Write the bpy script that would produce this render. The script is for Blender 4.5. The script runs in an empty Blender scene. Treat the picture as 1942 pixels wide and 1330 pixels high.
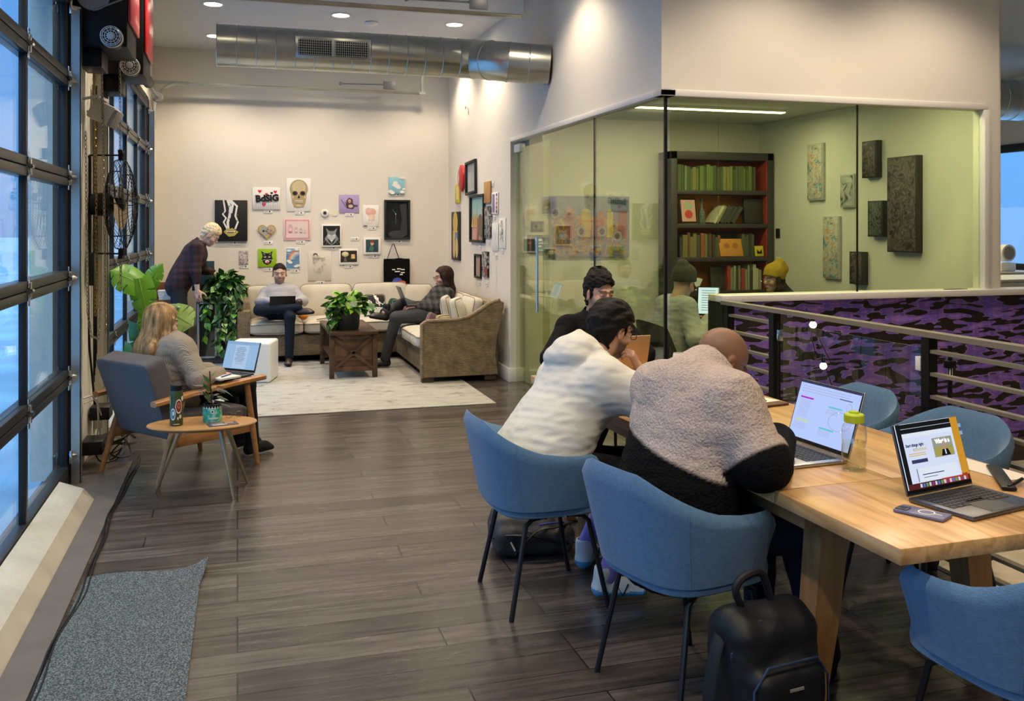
import bpy, bmesh, math, random
import numpy as np
from mathutils import Vector as Vec, Matrix
random.seed(7)
SC = bpy.context.scene
COL = SC.collection
R = math.radians
PI = math.pi
# ---------------------------------------------------------------- camera, world, exposure
cd = bpy.data.cameras.new('camera'); cam = bpy.data.objects.new('camera', cd); COL.objects.link(cam)
cam.location = (0, 0, 1.6); cam.rotation_euler = (R(90), 0, R(-16.5))
cd.sensor_width = 36; cd.lens = 36*1758/1942; cd.shift_y = -235/1942; cd.clip_end = 300; cd.clip_start = .05
SC.camera = cam
vs = SC.view_settings
SC.display_settings.display_device = 'sRGB'
vs.view_transform = 'Standard'; vs.look = 'None'; vs.gamma = 1; vs.use_curve_mapping = False; vs.exposure = 0.78
W = bpy.data.worlds.new('world'); SC.world = W; W.use_nodes = True
nt = W.node_tree; nt.nodes.clear()
wo = nt.nodes.new('ShaderNodeOutputWorld'); wb = nt.nodes.new('ShaderNodeBackground')
tc = nt.nodes.new('ShaderNodeTexCoord'); sx = nt.nodes.new('ShaderNodeSeparateXYZ'); cr = nt.nodes.new('ShaderNodeValToRGB')
nt.links.new(tc.outputs['Generated'], sx.inputs[0]); nt.links.new(sx.outputs['Z'], cr.inputs[0])
cr.color_ramp.elements[0].position = 0; cr.color_ramp.elements[0].color = (.035, .095, .20, 1)
cr.color_ramp.elements[1].position = .35; cr.color_ramp.elements[1].color = (.045, .125, .28, 1)
e_ = cr.color_ramp.elements.new(.75); e_.color = (.62, .85, 1, 1)
nt.links.new(cr.outputs[0], wb.inputs[0]); nt.links.new(wb.outputs[0], wo.inputs[0]); wb.inputs[1].default_value = 3.0
SC.cycles.max_bounces = 8; SC.cycles.transparent_max_bounces = 16
SC.cycles.diffuse_bounces = 4; SC.cycles.glossy_bounces = 4
SC.cycles.sample_clamp_indirect = 6; SC.cycles.caustics_reflective = False; SC.cycles.caustics_refractive = False
WARM = (1, .81, .59)
def lamp(kind, name, loc, energy, color, aim=None, **kw):
    l = bpy.data.lights.new(name, kind); o = bpy.data.objects.new(name, l); COL.objects.link(o)
    l.energy = energy; l.color = color; o.location = loc
    if aim is not None: o.rotation_euler = (Vec(aim)-Vec(loc)).to_track_quat('-Z', 'Y').to_euler()
    for k, v in kw.items(): setattr(l, k, v)
    return o
# daylight gates in the openings (sky portals: they add no light, only steer the sky's)
for (y0, y1) in ((-1.2, 2.4), (2.6, 6.25), (7.6, 11.5)):
    o = lamp('AREA', 'sky_portal', (-1.02, (y0+y1)/2, 1.55), 1, (1, 1, 1), (3, (y0+y1)/2, 1.55), shape='RECTANGLE', size=y1-y0, size_y=3.0)
    o.rotation_euler = (0, R(-90), 0); o.data.shape = 'RECTANGLE'; o.data.size = 3.0; o.data.size_y = y1-y0
    o.data.cycles.is_portal = True
# ---------------------------------------------------------------- materials
MATS = {}
def mat(name, col=(.5, .5, .5), rough=.6, metal=0, bump=0, scale=60, var=0, vscale=None, stretch=(1, 1, 1), em=0, emc=None,
        attr=None, spec=.5, coat=0, sss=0, sheen=0, alpha=1):
    if name in MATS: return MATS[name]
    m = bpy.data.materials.new(name); m.use_nodes = True; t = m.node_tree; b = t.nodes['Principled BSDF']
    b.inputs['Base Color'].default_value = (*col, 1); b.inputs['Roughness'].default_value = rough; b.inputs['Metallic'].default_value = metal
    b.inputs['Specular IOR Level'].default_value = spec; b.inputs['Coat Weight'].default_value = coat; b.inputs['Sheen Weight'].default_value = sheen
    if alpha < 1: b.inputs['Alpha'].default_value = alpha
    if em: b.inputs['Emission Color'].default_value = (*(emc or col), 1); b.inputs['Emission Strength'].default_value = em
    L = t.links.new; N = t.nodes.new
    src = None
    if attr:
        a = N('ShaderNodeAttribute'); a.attribute_name = attr; src = a.outputs['Color']; L(src, b.inputs['Base Color'])
    if bump or var:
        c = N('ShaderNodeTexCoord'); mp = N('ShaderNodeMapping'); L(c.outputs['Object'], mp.inputs[0]); mp.inputs['Scale'].default_value = stretch
    if var:
        n = N('ShaderNodeTexNoise'); n.inputs['Scale'].default_value = vscale or scale*.3; n.inputs['Detail'].default_value = 5; L(mp.outputs[0], n.inputs[0])
        mr = N('ShaderNodeMapRange'); mr.inputs[1].default_value = .3; mr.inputs[2].default_value = .7
        mr.inputs[3].default_value = 1-var; mr.inputs[4].default_value = 1+var; L(n.outputs[0], mr.inputs[0])
        mx = N('ShaderNodeMix'); mx.data_type = 'RGBA'; mx.blend_type = 'MULTIPLY'; mx.inputs[0].default_value = 1
        if src: L(src, mx.inputs[6])
        else: mx.inputs[6].default_value = (*col, 1)
        L(mr.outputs[0], mx.inputs[7]); L(mx.outputs[2], b.inputs['Base Color'])
    if bump:
        n = N('ShaderNodeTexNoise'); n.inputs['Scale'].default_value = scale; n.inputs['Detail'].default_value = 4; L(mp.outputs[0], n.inputs[0])
        bp = N('ShaderNodeBump'); bp.inputs['Strength'].default_value = min(1, bump); bp.inputs['Distance'].default_value = .01*max(1, bump)
        L(n.outputs[0], bp.inputs['Height']); L(bp.outputs[0], b.inputs['Normal'])
    MATS[name] = m
    return m
def emis(name, col, s):
    if name in MATS: return MATS[name]
    m = bpy.data.materials.new(name); m.use_nodes = True; t = m.node_tree; t.nodes.clear()
    e = t.nodes.new('ShaderNodeEmission'); o = t.nodes.new('ShaderNodeOutputMaterial'); t.links.new(e.outputs[0], o.inputs[0])
    e.inputs[0].default_value = (*col, 1); e.inputs[1].default_value = s*.52; MATS[name] = m
    return m
def glass(name, tint, rough=.0, ior=1.45, gain=1.0):
    m = bpy.data.materials.new(name); m.use_nodes = True; t = m.node_tree; t.nodes.clear(); N = t.nodes.new; L = t.links.new
    o = N('ShaderNodeOutputMaterial'); mx = N('ShaderNodeMixShader'); tr = N('ShaderNodeBsdfTransparent'); gl = N('ShaderNodeBsdfGlossy'); fr = N('ShaderNodeFresnel')
    tr.inputs[0].default_value = (*tint, 1); gl.inputs[0].default_value = (.95, .97, .97, 1); gl.inputs[1].default_value = rough; fr.inputs[0].default_value = ior
    # back faces see the inverse index; take the front index for both sides of the thin pane
    ge = N('ShaderNodeNewGeometry'); mp = N('ShaderNodeMath'); mp.operation = 'MULTIPLY_ADD'; mp.inputs[1].default_value = 1/ior-ior; mp.inputs[2].default_value = ior
    L(ge.outputs['Backfacing'], mp.inputs[0]); L(mp.outputs[0], fr.inputs['IOR'])
    ml = N('ShaderNodeMath'); ml.operation = 'MULTIPLY'; ml.inputs[1].default_value = gain; ml.use_clamp = True
    L(fr.outputs[0], ml.inputs[0]); L(ml.outputs[0], mx.inputs[0]); L(tr.outputs[0], mx.inputs[1]); L(gl.outputs[0], mx.inputs[2]); L(mx.outputs[0], o.inputs[0])
    MATS[name] = m
    return m
def nodemat(name, fn, rough=.6, **kw):
    m = mat(name, (.5, .5, .5), rough, **kw); t = m.node_tree; b = t.nodes['Principled BSDF']; fn(t, b, t.nodes.new, t.links.new)
    return m
def ramp(t, stops, const=False):
    r = t.nodes.new('ShaderNodeValToRGB'); e = r.color_ramp.elements
    if const: r.color_ramp.interpolation = 'CONSTANT'
    while len(e) < len(stops): e.new(.5)
    for i, (p, c) in enumerate(stops): e[i].position = p; e[i].color = (*c, 1)
    return r
# ---------------------------------------------------------------- mesh builder
class MB:
    def __init__(s): s.v = []; s.f = []; s.m = []; s.sm = []
    def add(s, vs, fs, mi=0, sm=False, mtx=None):
        o = len(s.v)
        for p in vs: s.v.append(tuple(mtx @ Vec(p)) if mtx is not None else tuple(p))
        for f in fs: s.f.append(tuple(i+o for i in f)); s.m.append(mi); s.sm.append(sm)
        return s
    def box(s, c, d, bev=0, mi=0, mtx=None, rz=0, seg=2):
        if bev:
            bm = bmesh.new(); bmesh.ops.create_cube(bm, size=1)
            for v in bm.verts: v.co = Vec((v.co.x*d[0], v.co.y*d[1], v.co.z*d[2]))
            bev = min(bev, .49*min(d)); bmesh.ops.bevel(bm, geom=bm.edges[:], offset=bev, segments=seg, profile=.5, affect='EDGES')
            bm.verts.index_update(); vs = [v.co.copy() for v in bm.verts]; fs = [[v.index for v in f.verts] for f in bm.faces]; bm.free()
        else:
            x, y, z = d[0]/2, d[1]/2, d[2]/2
            vs = [Vec(p) for p in ((-x,-y,-z),(x,-y,-z),(x,y,-z),(-x,y,-z),(-x,-y,z),(x,-y,z),(x,y,z),(-x,y,z))]
            fs = [(0,3,2,1),(4,5,6,7),(0,1,5,4),(1,2,6,5),(2,3,7,6),(3,0,4,7)]
        T = Matrix.Translation(Vec(c)) @ Matrix.Rotation(rz, 4, 'Z')
        if mtx is not None: T = mtx @ T
        return s.add([T @ v for v in vs], fs, mi, bev > 0)
    def b2(s, lo, hi, bev=0, mi=0, mtx=None):
        return s.box([(a+b)/2 for a, b in zip(lo, hi)], [abs(b-a) for a, b in zip(lo, hi)], bev, mi, mtx)
    def tube(s, pts, r, n=8, mi=0, closed=False, cap=True, mtx=None, flat=1.0):
        pts = [Vec(p) for p in pts]; k = len(pts); rs = r if hasattr(r, '__len__') else [r]*k
        vs = []; up = None
        for i, p in enumerate(pts):
            a = pts[i-1] if (i or closed) else p; b = pts[(i+1) % k] if (i < k-1 or closed) else p
            d = (b-a); d = d.normalized() if d.length > 1e-9 else Vec((0, 0, 1))
            if up is None:
                up = Vec((0, 0, 1)) if abs(d.z) < .9 else Vec((1, 0, 0))
            x = up.cross(d)
            x = x.normalized() if x.length > 1e-6 else d.orthogonal().normalized()
            y = d.cross(x).normalized(); up = y
            for j in range(n):
                t = 2*PI*j/n; vs.append(p+x*(math.cos(t)*rs[i])+y*(math.sin(t)*rs[i]*flat))
        fs = []
        for i in range(k if closed else k-1):
            for j in range(n):
                a = i*n+j; b = i*n+(j+1) % n; c = ((i+1) % k)*n+(j+1) % n; e = ((i+1) % k)*n+j; fs.append((a, b, c, e))
        if cap and not closed: fs += [tuple(range(n))[::-1], tuple((k-1)*n+j for j in range(n))]
        return s.add(vs, fs, mi, True, mtx)
    def cyl(s, a, b, r1, r2=None, n=16, mi=0, mtx=None): return s.tube([a, b], [r1, r1 if r2 is None else r2], n, mi, mtx=mtx)
    def lathe(s, prof, c=(0, 0, 0), n=24, mi=0, mtx=None):
        vs = []; k = len(prof)
        for (r, z) in prof:
            for j in range(n):
                t = 2*PI*j/n; vs.append(Vec(c)+Vec((r*math.cos(t), r*math.sin(t), z)))
        fs = [(i*n+j, i*n+(j+1) % n, (i+1)*n+(j+1) % n, (i+1)*n+j) for i in range(k-1) for j in range(n)]
        fs += [tuple(range(n))[::-1], tuple((k-1)*n+j for j in range(n))]
        return s.add(vs, fs, mi, True, mtx)
    def prism(s, poly, h, mi=0, mtx=None, smooth=False):
        n = len(poly); vs = [(x, y, 0) for x, y in poly]+[(x, y, h) for x, y in poly]
        fs = [tuple(range(n))[::-1], tuple(range(n, 2*n))]+[(i, (i+1) % n, n+(i+1) % n, n+i) for i in range(n)]
        return s.add(vs, fs, mi, smooth, mtx)
    def poly(s, pts, mi=0, mtx=None, z=0): return s.add([(*p, z) if len(p) == 2 else p for p in pts], [tuple(range(len(pts)))], mi, False, mtx)
    def ball(s, c, r, mi=0, n=12, m=8, sc=(1, 1, 1), mtx=None):
        vs = [(c[0], c[1], c[2]-r*sc[2])]
        for i in range(1, m):
            t = PI*i/m-PI/2
            for j in range(n):
                p = 2*PI*j/n; vs.append((c[0]+r*sc[0]*math.cos(t)*math.cos(p), c[1]+r*sc[1]*math.cos(t)*math.sin(p), c[2]+r*sc[2]*math.sin(t)))
        vs.append((c[0], c[1], c[2]+r*sc[2])); fs = []
        for j in range(n):
            fs.append((0, 1+(j+1) % n, 1+j)); fs.append((len(vs)-1, 1+(m-2)*n+j, 1+(m-2)*n+(j+1) % n))
        for i in range(m-2):
            for j in range(n): fs.append((1+i*n+j, 1+i*n+(j+1) % n, 1+(i+1)*n+(j+1) % n, 1+(i+1)*n+j))
        return s.add(vs, fs, mi, True, mtx)
    def grid(s, P, mi=0, closed_u=False, mtx=None, sm=True):   # P[i][j] points
        a = len(P); b = len(P[0]); vs = [p for row in P for p in row]; fs = []
        for i in range(a if closed_u else a-1):
            for j in range(b-1): fs.append((i*b+j, ((i+1) % a)*b+j, ((i+1) % a)*b+j+1, i*b+j+1))
        return s.add(vs, fs, mi, sm, mtx)
    def build(s, name, mats, parent=None, sharp=35):
        if not isinstance(mats, (list, tuple)): mats = [mats]
        me = bpy.data.meshes.new(name); me.from_pydata(s.v, [], s.f)
        for m in mats: me.materials.append(m)
        me.polygons.foreach_set('material_index', s.m); me.polygons.foreach_set('use_smooth', s.sm)
        me.update()
        if any(s.sm): me.set_sharp_from_angle(angle=R(sharp))
        o = bpy.data.objects.new(name, me); COL.objects.link(o)
        if parent: o.parent = parent
        return o
def smooth(P, n=6):
    P = [Vec(p) for p in P]; out = []
    for i in range(len(P)-1):
        a = P[max(0, i-1)]; b = P[i]; c = P[i+1]; d = P[min(len(P)-1, i+2)]
        for k in range(n):
            t = k/n; out.append(.5*((2*b)+(c-a)*t+(2*a-5*b+4*c-d)*t*t+(-a+3*b-3*c+d)*t*t*t))
    return out+[P[-1]]
def tag(o, label=None, cat=None, group=None, kind=None):
    if label: o['label'] = label
    if cat: o['category'] = cat
    if group: o['group'] = group
    if kind: o['kind'] = kind
    return o
def thing(name, label, cat, loc=(0, 0, 0), rz=0, group=None):
    o = bpy.data.objects.new(name, None); COL.objects.link(o); o.location = loc; o.rotation_euler = (0, 0, rz); o.empty_display_size = .1
    return tag(o, label, cat, group)
def struct(name, mb, m, parent=None):
    o = mb.build(name, m, parent)
    if not parent: o['kind'] = 'structure'
    return o
def dup(o, loc=None, rz=None, label=None, group=None, parent=None):
    c = o.copy(); COL.objects.link(c)
    if parent: c.parent = parent
    if loc is not None: c.location = loc
    if rz is not None: c.rotation_euler = (0, 0, rz)
    if label: c['label'] = label
    if group: c['group'] = group
    for ch in list(o.children):
        dup(ch, parent=c)
    return c
def text_polys(txt, size=1, bold=0, res=2):
    cu = bpy.data.curves.new('t', 'FONT'); cu.body = txt; cu.size = size; cu.offset = bold; cu.resolution_u = res; cu.align_x = 'CENTER'; cu.align_y = 'CENTER'
    o = bpy.data.objects.new('t', cu); COL.objects.link(o); dg = bpy.context.evaluated_depsgraph_get(); me = o.evaluated_get(dg).to_mesh()
    vs = [v.co.copy() for v in me.vertices]; fs = [tuple(p.vertices) for p in me.polygons]
    o.evaluated_get(dg).to_mesh_clear(); bpy.data.objects.remove(o); bpy.data.curves.remove(cu)
    return vs, fs
# ---------------------------------------------------------------- signed distance modelling (one continuous surface per body or garment)
def nv(v): v = np.asarray(v, float); return v/(np.linalg.norm(v)+1e-12)
class V:
    def __init__(s, lo, hi, h):
        s.h = h; s.lo = np.array(lo, float); n = np.ceil((np.array(hi)-s.lo)/h).astype(int)+1; s.n = n
        s.ax = [(s.lo[i]+h*np.arange(n[i])).astype(np.float32) for i in range(3)]; s.D = np.full(n, .3, np.float32)
    def sl(s, lo, hi):
        a = np.clip(np.floor((np.array(lo)-s.lo)/s.h).astype(int), 0, s.n); b = np.clip(np.ceil((np.array(hi)-s.lo)/s.h).astype(int)+1, 0, s.n)
        if np.any(b-a < 1): return None
        q = tuple(slice(x, y) for x, y in zip(a, b)); return q, np.meshgrid(*[s.ax[i][q[i]] for i in range(3)], indexing='ij')
    def mix(s, q, d, k, op):
        D = s.D[q]; d = d.astype(np.float32)
        if op == 'u':
            if k <= 0: s.D[q] = np.minimum(D, d); return
            h = np.clip(.5+.5*(D-d)/k, 0, 1); s.D[q] = D+(d-D)*h-k*h*(1-h)
        else:
            d = -d; k = max(k, 1e-4); h = np.clip(.5+.5*(d-D)/k, 0, 1); s.D[q] = D+(d-D)*h+k*h*(1-h)
    def rc(s, a, b, r1, r2, k=.02, op='u'):
        a = np.array(a, float); b = np.array(b, float); m = max(r1, r2)+k*1.5+s.h*3
        g = s.sl(np.minimum(a, b)-m, np.maximum(a, b)+m)
        if g is None: return
        q, (X, Y, Z) = g; d = b-a; L = max((d@d), 1e-9)
        t = np.clip(((X-a[0])*d[0]+(Y-a[1])*d[1]+(Z-a[2])*d[2])/L, 0, 1)
        s.mix(q, np.sqrt((X-a[0]-t*d[0])**2+(Y-a[1]-t*d[1])**2+(Z-a[2]-t*d[2])**2)-(r1+(r2-r1)*t), k, op)
    def fc(s, a, b, side, w1, w2, d1, d2, k=.03, op='u'):     # flattened cone: wide along side
        a = np.array(a, float); b = np.array(b, float); ax = nv(b-a); sd = np.array(side, float); sd = nv(sd-ax*(sd@ax)); dp = np.cross(ax, sd); L = np.linalg.norm(b-a)
        m = max(w1, w2, d1, d2)+k*1.5+s.h*3; g = s.sl(np.minimum(a, b)-m, np.maximum(a, b)+m)
        if g is None: return
        q, (X, Y, Z) = g; x = X-a[0]; y = Y-a[1]; z = Z-a[2]
        u = x*ax[0]+y*ax[1]+z*ax[2]; t = np.clip(u/L, 0, 1); e = u-t*L
        p = x*sd[0]+y*sd[1]+z*sd[2]; r = x*dp[0]+y*dp[1]+z*dp[2]; w = w1+(w2-w1)*t; dd = d1+(d2-d1)*t; mn = np.minimum(w, dd)
        s.mix(q, (np.sqrt((p/w)**2+(r/dd)**2+(e/mn)**2)-1)*mn, k, op)
    def el(s, c, r, k=.02, op='u', M=None):
        c = np.array(c, float); r = np.array(r, float); m = max(r)+k*1.5+s.h*3; g = s.sl(c-m, c+m)
        if g is None: return
        q, (X, Y, Z) = g; x = X-c[0]; y = Y-c[1]; z = Z-c[2]
        if M is not None: x, y, z = (x*M[0][i]+y*M[1][i]+z*M[2][i] for i in range(3))
        k0 = np.sqrt((x/r[0])**2+(y/r[1])**2+(z/r[2])**2); k1 = np.sqrt((x/r[0]**2)**2+(y/r[1]**2)**2+(z/r[2]**2)**2)+1e-6
        s.mix(q, k0*(k0-1)/k1, k, op)
    def box(s, c, hf, rad=.02, k=0, op='u', M=None):
        c = np.array(c, float); m = np.linalg.norm(hf)+k*1.5+s.h*3; g = s.sl(c-m, c+m)
        if g is None: return
        q, (X, Y, Z) = g; x = X-c[0]; y = Y-c[1]; z = Z-c[2]
        if M is not None: x, y, z = (x*M[0][i]+y*M[1][i]+z*M[2][i] for i in range(3))
        x = np.abs(x)-hf[0]+rad; y = np.abs(y)-hf[1]+rad; z = np.abs(z)-hf[2]+rad
        s.mix(q, np.sqrt(np.maximum(x, 0)**2+np.maximum(y, 0)**2+np.maximum(z, 0)**2)+np.minimum(np.maximum(x, np.maximum(y, z)), 0)-rad, k, op)
    def pln(s, p, n, k=.005):    # cut away the side n points to
        X, Y, Z = np.meshgrid(*s.ax, indexing='ij'); n = nv(n); d = -((X-p[0])*n[0]+(Y-p[1])*n[1]+(Z-p[2])*n[2])
        s.mix(tuple(slice(None) for _ in range(3)), d, k, 's')
    def wob(s, amp, freq, seed=0, st=(1, 1, 1)):
        X, Y, Z = np.meshgrid(*s.ax, indexing='ij'); rg = np.random.RandomState(seed); w = 0; px = X*st[0]; py = Y*st[1]; pz = Z*st[2]
        a0 = rg.normal(size=3); warp = np.sin(freq*.45*(px*a0[0]+py*a0[1]+pz*a0[2])+1)*1.3
        for i in range(5):
            a = nv(rg.normal(size=3))*freq*(1+.35*i); w = w+np.sin(px*a[0]+py*a[1]+pz*a[2]+rg.rand()*6+warp)/(1+.25*i)
        s.D += (amp*w/3).astype(np.float32)
    def mesh(s):
        D = s.D; S = D < 0; n = s.n; c = [x-1 for x in n]
        acc = np.zeros((*c, 3), np.float32); cnt = np.zeros(c, np.float32)
        def part(ax, o1, o2):
            sh = [slice(0, c[0]), slice(0, c[1]), slice(0, c[2])]; oth = [i for i in range(3) if i != ax]
            for i, o in zip(oth, (o1, o2)): sh[i] = slice(o, c[i]+o)
            a = list(sh); b = list(sh); a[ax] = slice(0, c[ax]); b[ax] = slice(1, c[ax]+1); a = tuple(a); b = tuple(b)
            m = S[a] != S[b]; da = D[a]; db = D[b]; t = np.where(m, da/np.where(m, da-db, 1), 0)
            nonlocal cnt; cnt += m; acc[..., ax] += t
            acc[..., oth[0]] += m*o1; acc[..., oth[1]] += m*o2
        for ax in range(3):
            for o1 in (0, 1):
                for o2 in (0, 1): part(ax, o1, o2)
        act = cnt > 0; idx = np.full(c, -1, np.int64); ii = np.argwhere(act); idx[act] = np.arange(len(ii))
        P = s.lo+(ii+acc[act]/cnt[act][:, None])*s.h; F = []
        for ax in range(3):
            o = [i for i in range(3) if i != ax]
            a = [slice(1, c[0]), slice(1, c[1]), slice(1, c[2])]; a[ax] = slice(0, c[ax]); b = list(a); b[ax] = slice(1, c[ax]+1)
            m = S[tuple(a)] != S[tuple(b)]; e = np.argwhere(m); off = np.array([1, 1, 1]); off[ax] = 0; e = e+off
            if not len(e): continue
            ins = S[e[:, 0], e[:, 1], e[:, 2]]; u = np.zeros(3, int); w = np.zeros(3, int); u[o[0]] = 1; w[o[1]] = 1
            g = lambda q: idx[q[:, 0], q[:, 1], q[:, 2]]
            Q = np.stack([g(e-u-w), g(e-w), g(e), g(e-u)], 1); flip = ins if ax != 1 else ~ins
            Q[~flip] = Q[~flip][:, ::-1]; F.append(Q)
        F = np.concatenate(F) if F else np.zeros((0, 4), int); F = F[(F >= 0).all(1)]
        return P, F
def sdfobj(name, parts, mats, parent=None, colfn=None, mifn=None):
    """parts: list of (P,F) joined into one mesh"""
    vs = []; fs = []; o = 0
    for P, F in parts: vs.append(P); fs.append(F+o); o += len(P)
    P = np.concatenate(vs); F = np.concatenate(fs)
    me = bpy.data.meshes.new(name); me.from_pydata(P.tolist(), [], F.tolist())
    for m in (mats if isinstance(mats, (list, tuple)) else [mats]): me.materials.append(m)
    me.polygons.foreach_set('use_smooth', np.ones(len(F), bool))
    if colfn is not None:
        a = me.color_attributes.new('Col', 'FLOAT_COLOR', 'POINT'); c = np.ones((len(P), 4), np.float32); c[:, :3] = colfn(P); a.data.foreach_set('color', c.ravel())
    if mifn is not None: me.polygons.foreach_set('material_index', mifn(P[F].mean(1)).astype(np.int32))
    me.update(); ob = bpy.data.objects.new(name, me); COL.objects.link(ob)
    if parent: ob.parent = parent
    return ob
# ================================================================ ROOM
def f_paint(c, nm, var=.03):
    return mat(nm, c, .75, bump=.06, scale=140, var=var, vscale=1.2)
WALL = f_paint((.70, .665, .60), 'wall paint')
CEIL = f_paint((.60, .61, .63), 'ceiling paint')
TRIM = mat('white trim paint', (.74, .72, .68), .45)
GREYM = mat('grey metal', (.30, .31, .33), .4, .6)
STEEL = mat('galvanised steel', (.52, .54, .50), .30, .97, bump=.05, scale=25, var=.12, vscale=4)
BLACK = mat('black metal', (.006, .006, .007), .45, .2, spec=.3)
BLK = mat('black plastic', (.006, .006, .0065), .45, spec=.3)
DARK = mat('charcoal aluminium', (.020, .021, .023), .4, .3)
WHITE = mat('white plastic', (.80, .80, .80), .4)
CHROME = mat('chrome', (.75, .75, .76), .15, 1)
def floorfn(t, b, N, L):
    c = N('ShaderNodeTexCoord'); mp = N('ShaderNodeMapping'); L(c.outputs['Object'], mp.inputs[0])
    br = N('ShaderNodeTexBrick'); L(mp.outputs[0], br.inputs[0]); br.offset = .37; br.offset_frequency = 3
    for k, v in (('Scale', 1), ('Mortar Size', .0030), ('Mortar Smooth', .1), ('Bias', 0), ('Brick Width', 1.22), ('Row Height', .165)): br.inputs[k].default_value = v
    br.inputs['Color1'].default_value = (.050, .041, .037, 1); br.inputs['Color2'].default_value = (.098, .081, .072, 1); br.inputs['Mortar'].default_value = (.012, .01, .009, 1)
    m2 = N('ShaderNodeMapping'); L(c.outputs['Object'], m2.inputs[0]); m2.inputs['Scale'].default_value = (1.1, 11, 1)
    n = N('ShaderNodeTexNoise'); n.inputs['Scale'].default_value = 2.4; n.inputs['Detail'].default_value = 8; n.inputs['Distortion'].default_value = .8; L(m2.outputs[0], n.inputs[0])
    r = ramp(t, [(.3, (.55, .52, .50)), (.52, (1, 1, 1)), (.75, (1.5, 1.45, 1.4))]); L(n.outputs[0], r.inputs[0])
    mx = N('ShaderNodeMix'); mx.data_type = 'RGBA'; mx.blend_type = 'MULTIPLY'; mx.inputs[0].default_value = 1; L(br.outputs[0], mx.inputs[6]); L(r.outputs[0], mx.inputs[7])
    L(mx.outputs[2], b.inputs['Base Color'])
    rr = N('ShaderNodeMapRange'); rr.inputs[3].default_value = .17; rr.inputs[4].default_value = .32; L(n.outputs[0], rr.inputs[0]); L(rr.outputs[0], b.inputs['Roughness'])
    ad = N('ShaderNodeMath'); ad.operation = 'MULTIPLY_ADD'; ad.inputs[1].default_value = .25; L(n.outputs[0], ad.inputs[0]); 
    iv = N('ShaderNodeMath'); iv.operation = 'SUBTRACT'; iv.inputs[0].default_value = 1; L(br.outputs['Fac'], iv.inputs[1]); L(iv.outputs[0], ad.inputs[2])
    bp = N('ShaderNodeBump'); bp.inputs['Strength'].default_value = .35; bp.inputs['Distance'].default_value = .004; L(ad.outputs[0], bp.inputs['Height']); L(bp.outputs[0], b.inputs['Normal'])
FLOOR = nodemat('dark plank floor', floorfn, .3, spec=.6)
struct('floor', MB().b2((-.88, -3.5, -.2), (3.16, 5.7, 0)).b2((-.88, 5.7, -.2), (5.6, 12.3, 0)).b2((5.6, 5.7, -.2), (11.2, 12.3, 0)), FLOOR)
TAN = mat('pale tan floor', (.50, .42, .33), .5, bump=.1, scale=30, var=.1)
struct('floor_landing', MB().b2((3.16, -3.5, -.35), (11.2, 5.6, -.15)), TAN)
struct('ceiling', MB().b2((-1.2, -3.5, 3.8), (11.2, 12.3, 3.95)), CEIL)
struct('wall_back', MB().b2((-1.2, 12.1, 0), (2.85, 12.3, 3.8)), WALL)
struct('wall_near', MB().b2((-1.2, -3.6, -.35), (11.2, -3.5, 3.8)), WALL)
# left wall: header above the doors, piers between
lw = MB().b2((-1.25, -3.5, 3.08), (-1.0, 12.1, 3.8)).b2((-1.25, 6.42, 0), (-.99, 7.52, 3.08)).b2((-1.25, 11.62, 0), (-1.0, 12.1, 3.08)).b2((-1.25, 2.44, 0), (-1.0, 2.62, 3.08)).b2((-1.25, -3.5, 0), (-1.0, -1.2, 3.08))
struct('wall_left', lw, WALL)
struct('wall_right', MB().b2((2.7, 9.17, 0), (2.85, 12.1, 3.8)), WALL)
struct('wall_soffit', MB().b2((2.7, 5.62, 2.5), (2.82, 9.17, 3.8)).b2((2.82, 5.62, 2.5), (5.34, 5.74, 3.8)).b2((5.34, 5.62, -.15), (5.47, 5.74, 3.8)), WALL)
struct('wall_office', MB().b2((2.85, 9.0, 0), (5.6, 9.17, 3.8)).b2((5.5, 5.74, 0), (5.6, 9.0, 3.8)), WALL)
struct('ceiling_office', MB().b2((2.82, 5.74, 2.72), (5.5, 9.0, 2.8)), CEIL)
struct('trim_1', MB().b2((2.685, 5.605, 2.47), (2.80, 9.15, 2.515), .006).b2((2.685, 5.605, 2.47), (5.36, 5.72, 2.515), .006).b2((5.32, 5.60, 1.12), (5.37, 5.72, 2.47), .006), TRIM)
struct('baseboard_right', MB().b2((2.675, 9.17, 0), (2.7, 12.1, .14), .004).b2((2.672, 9.15, 0), (2.86, 9.17, .14), .004), TRIM)
struct('baseboard_back', MB().b2((-1.0, 12.075, 0), (2.68, 12.1, .14), .004), TRIM)
struct('baseboard_office', MB().b2((2.85, 8.98, 0), (5.5, 9.0, .14), .004).b2((5.48, 5.76, 0), (5.5, 8.98, .14), .004), TRIM)
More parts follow.
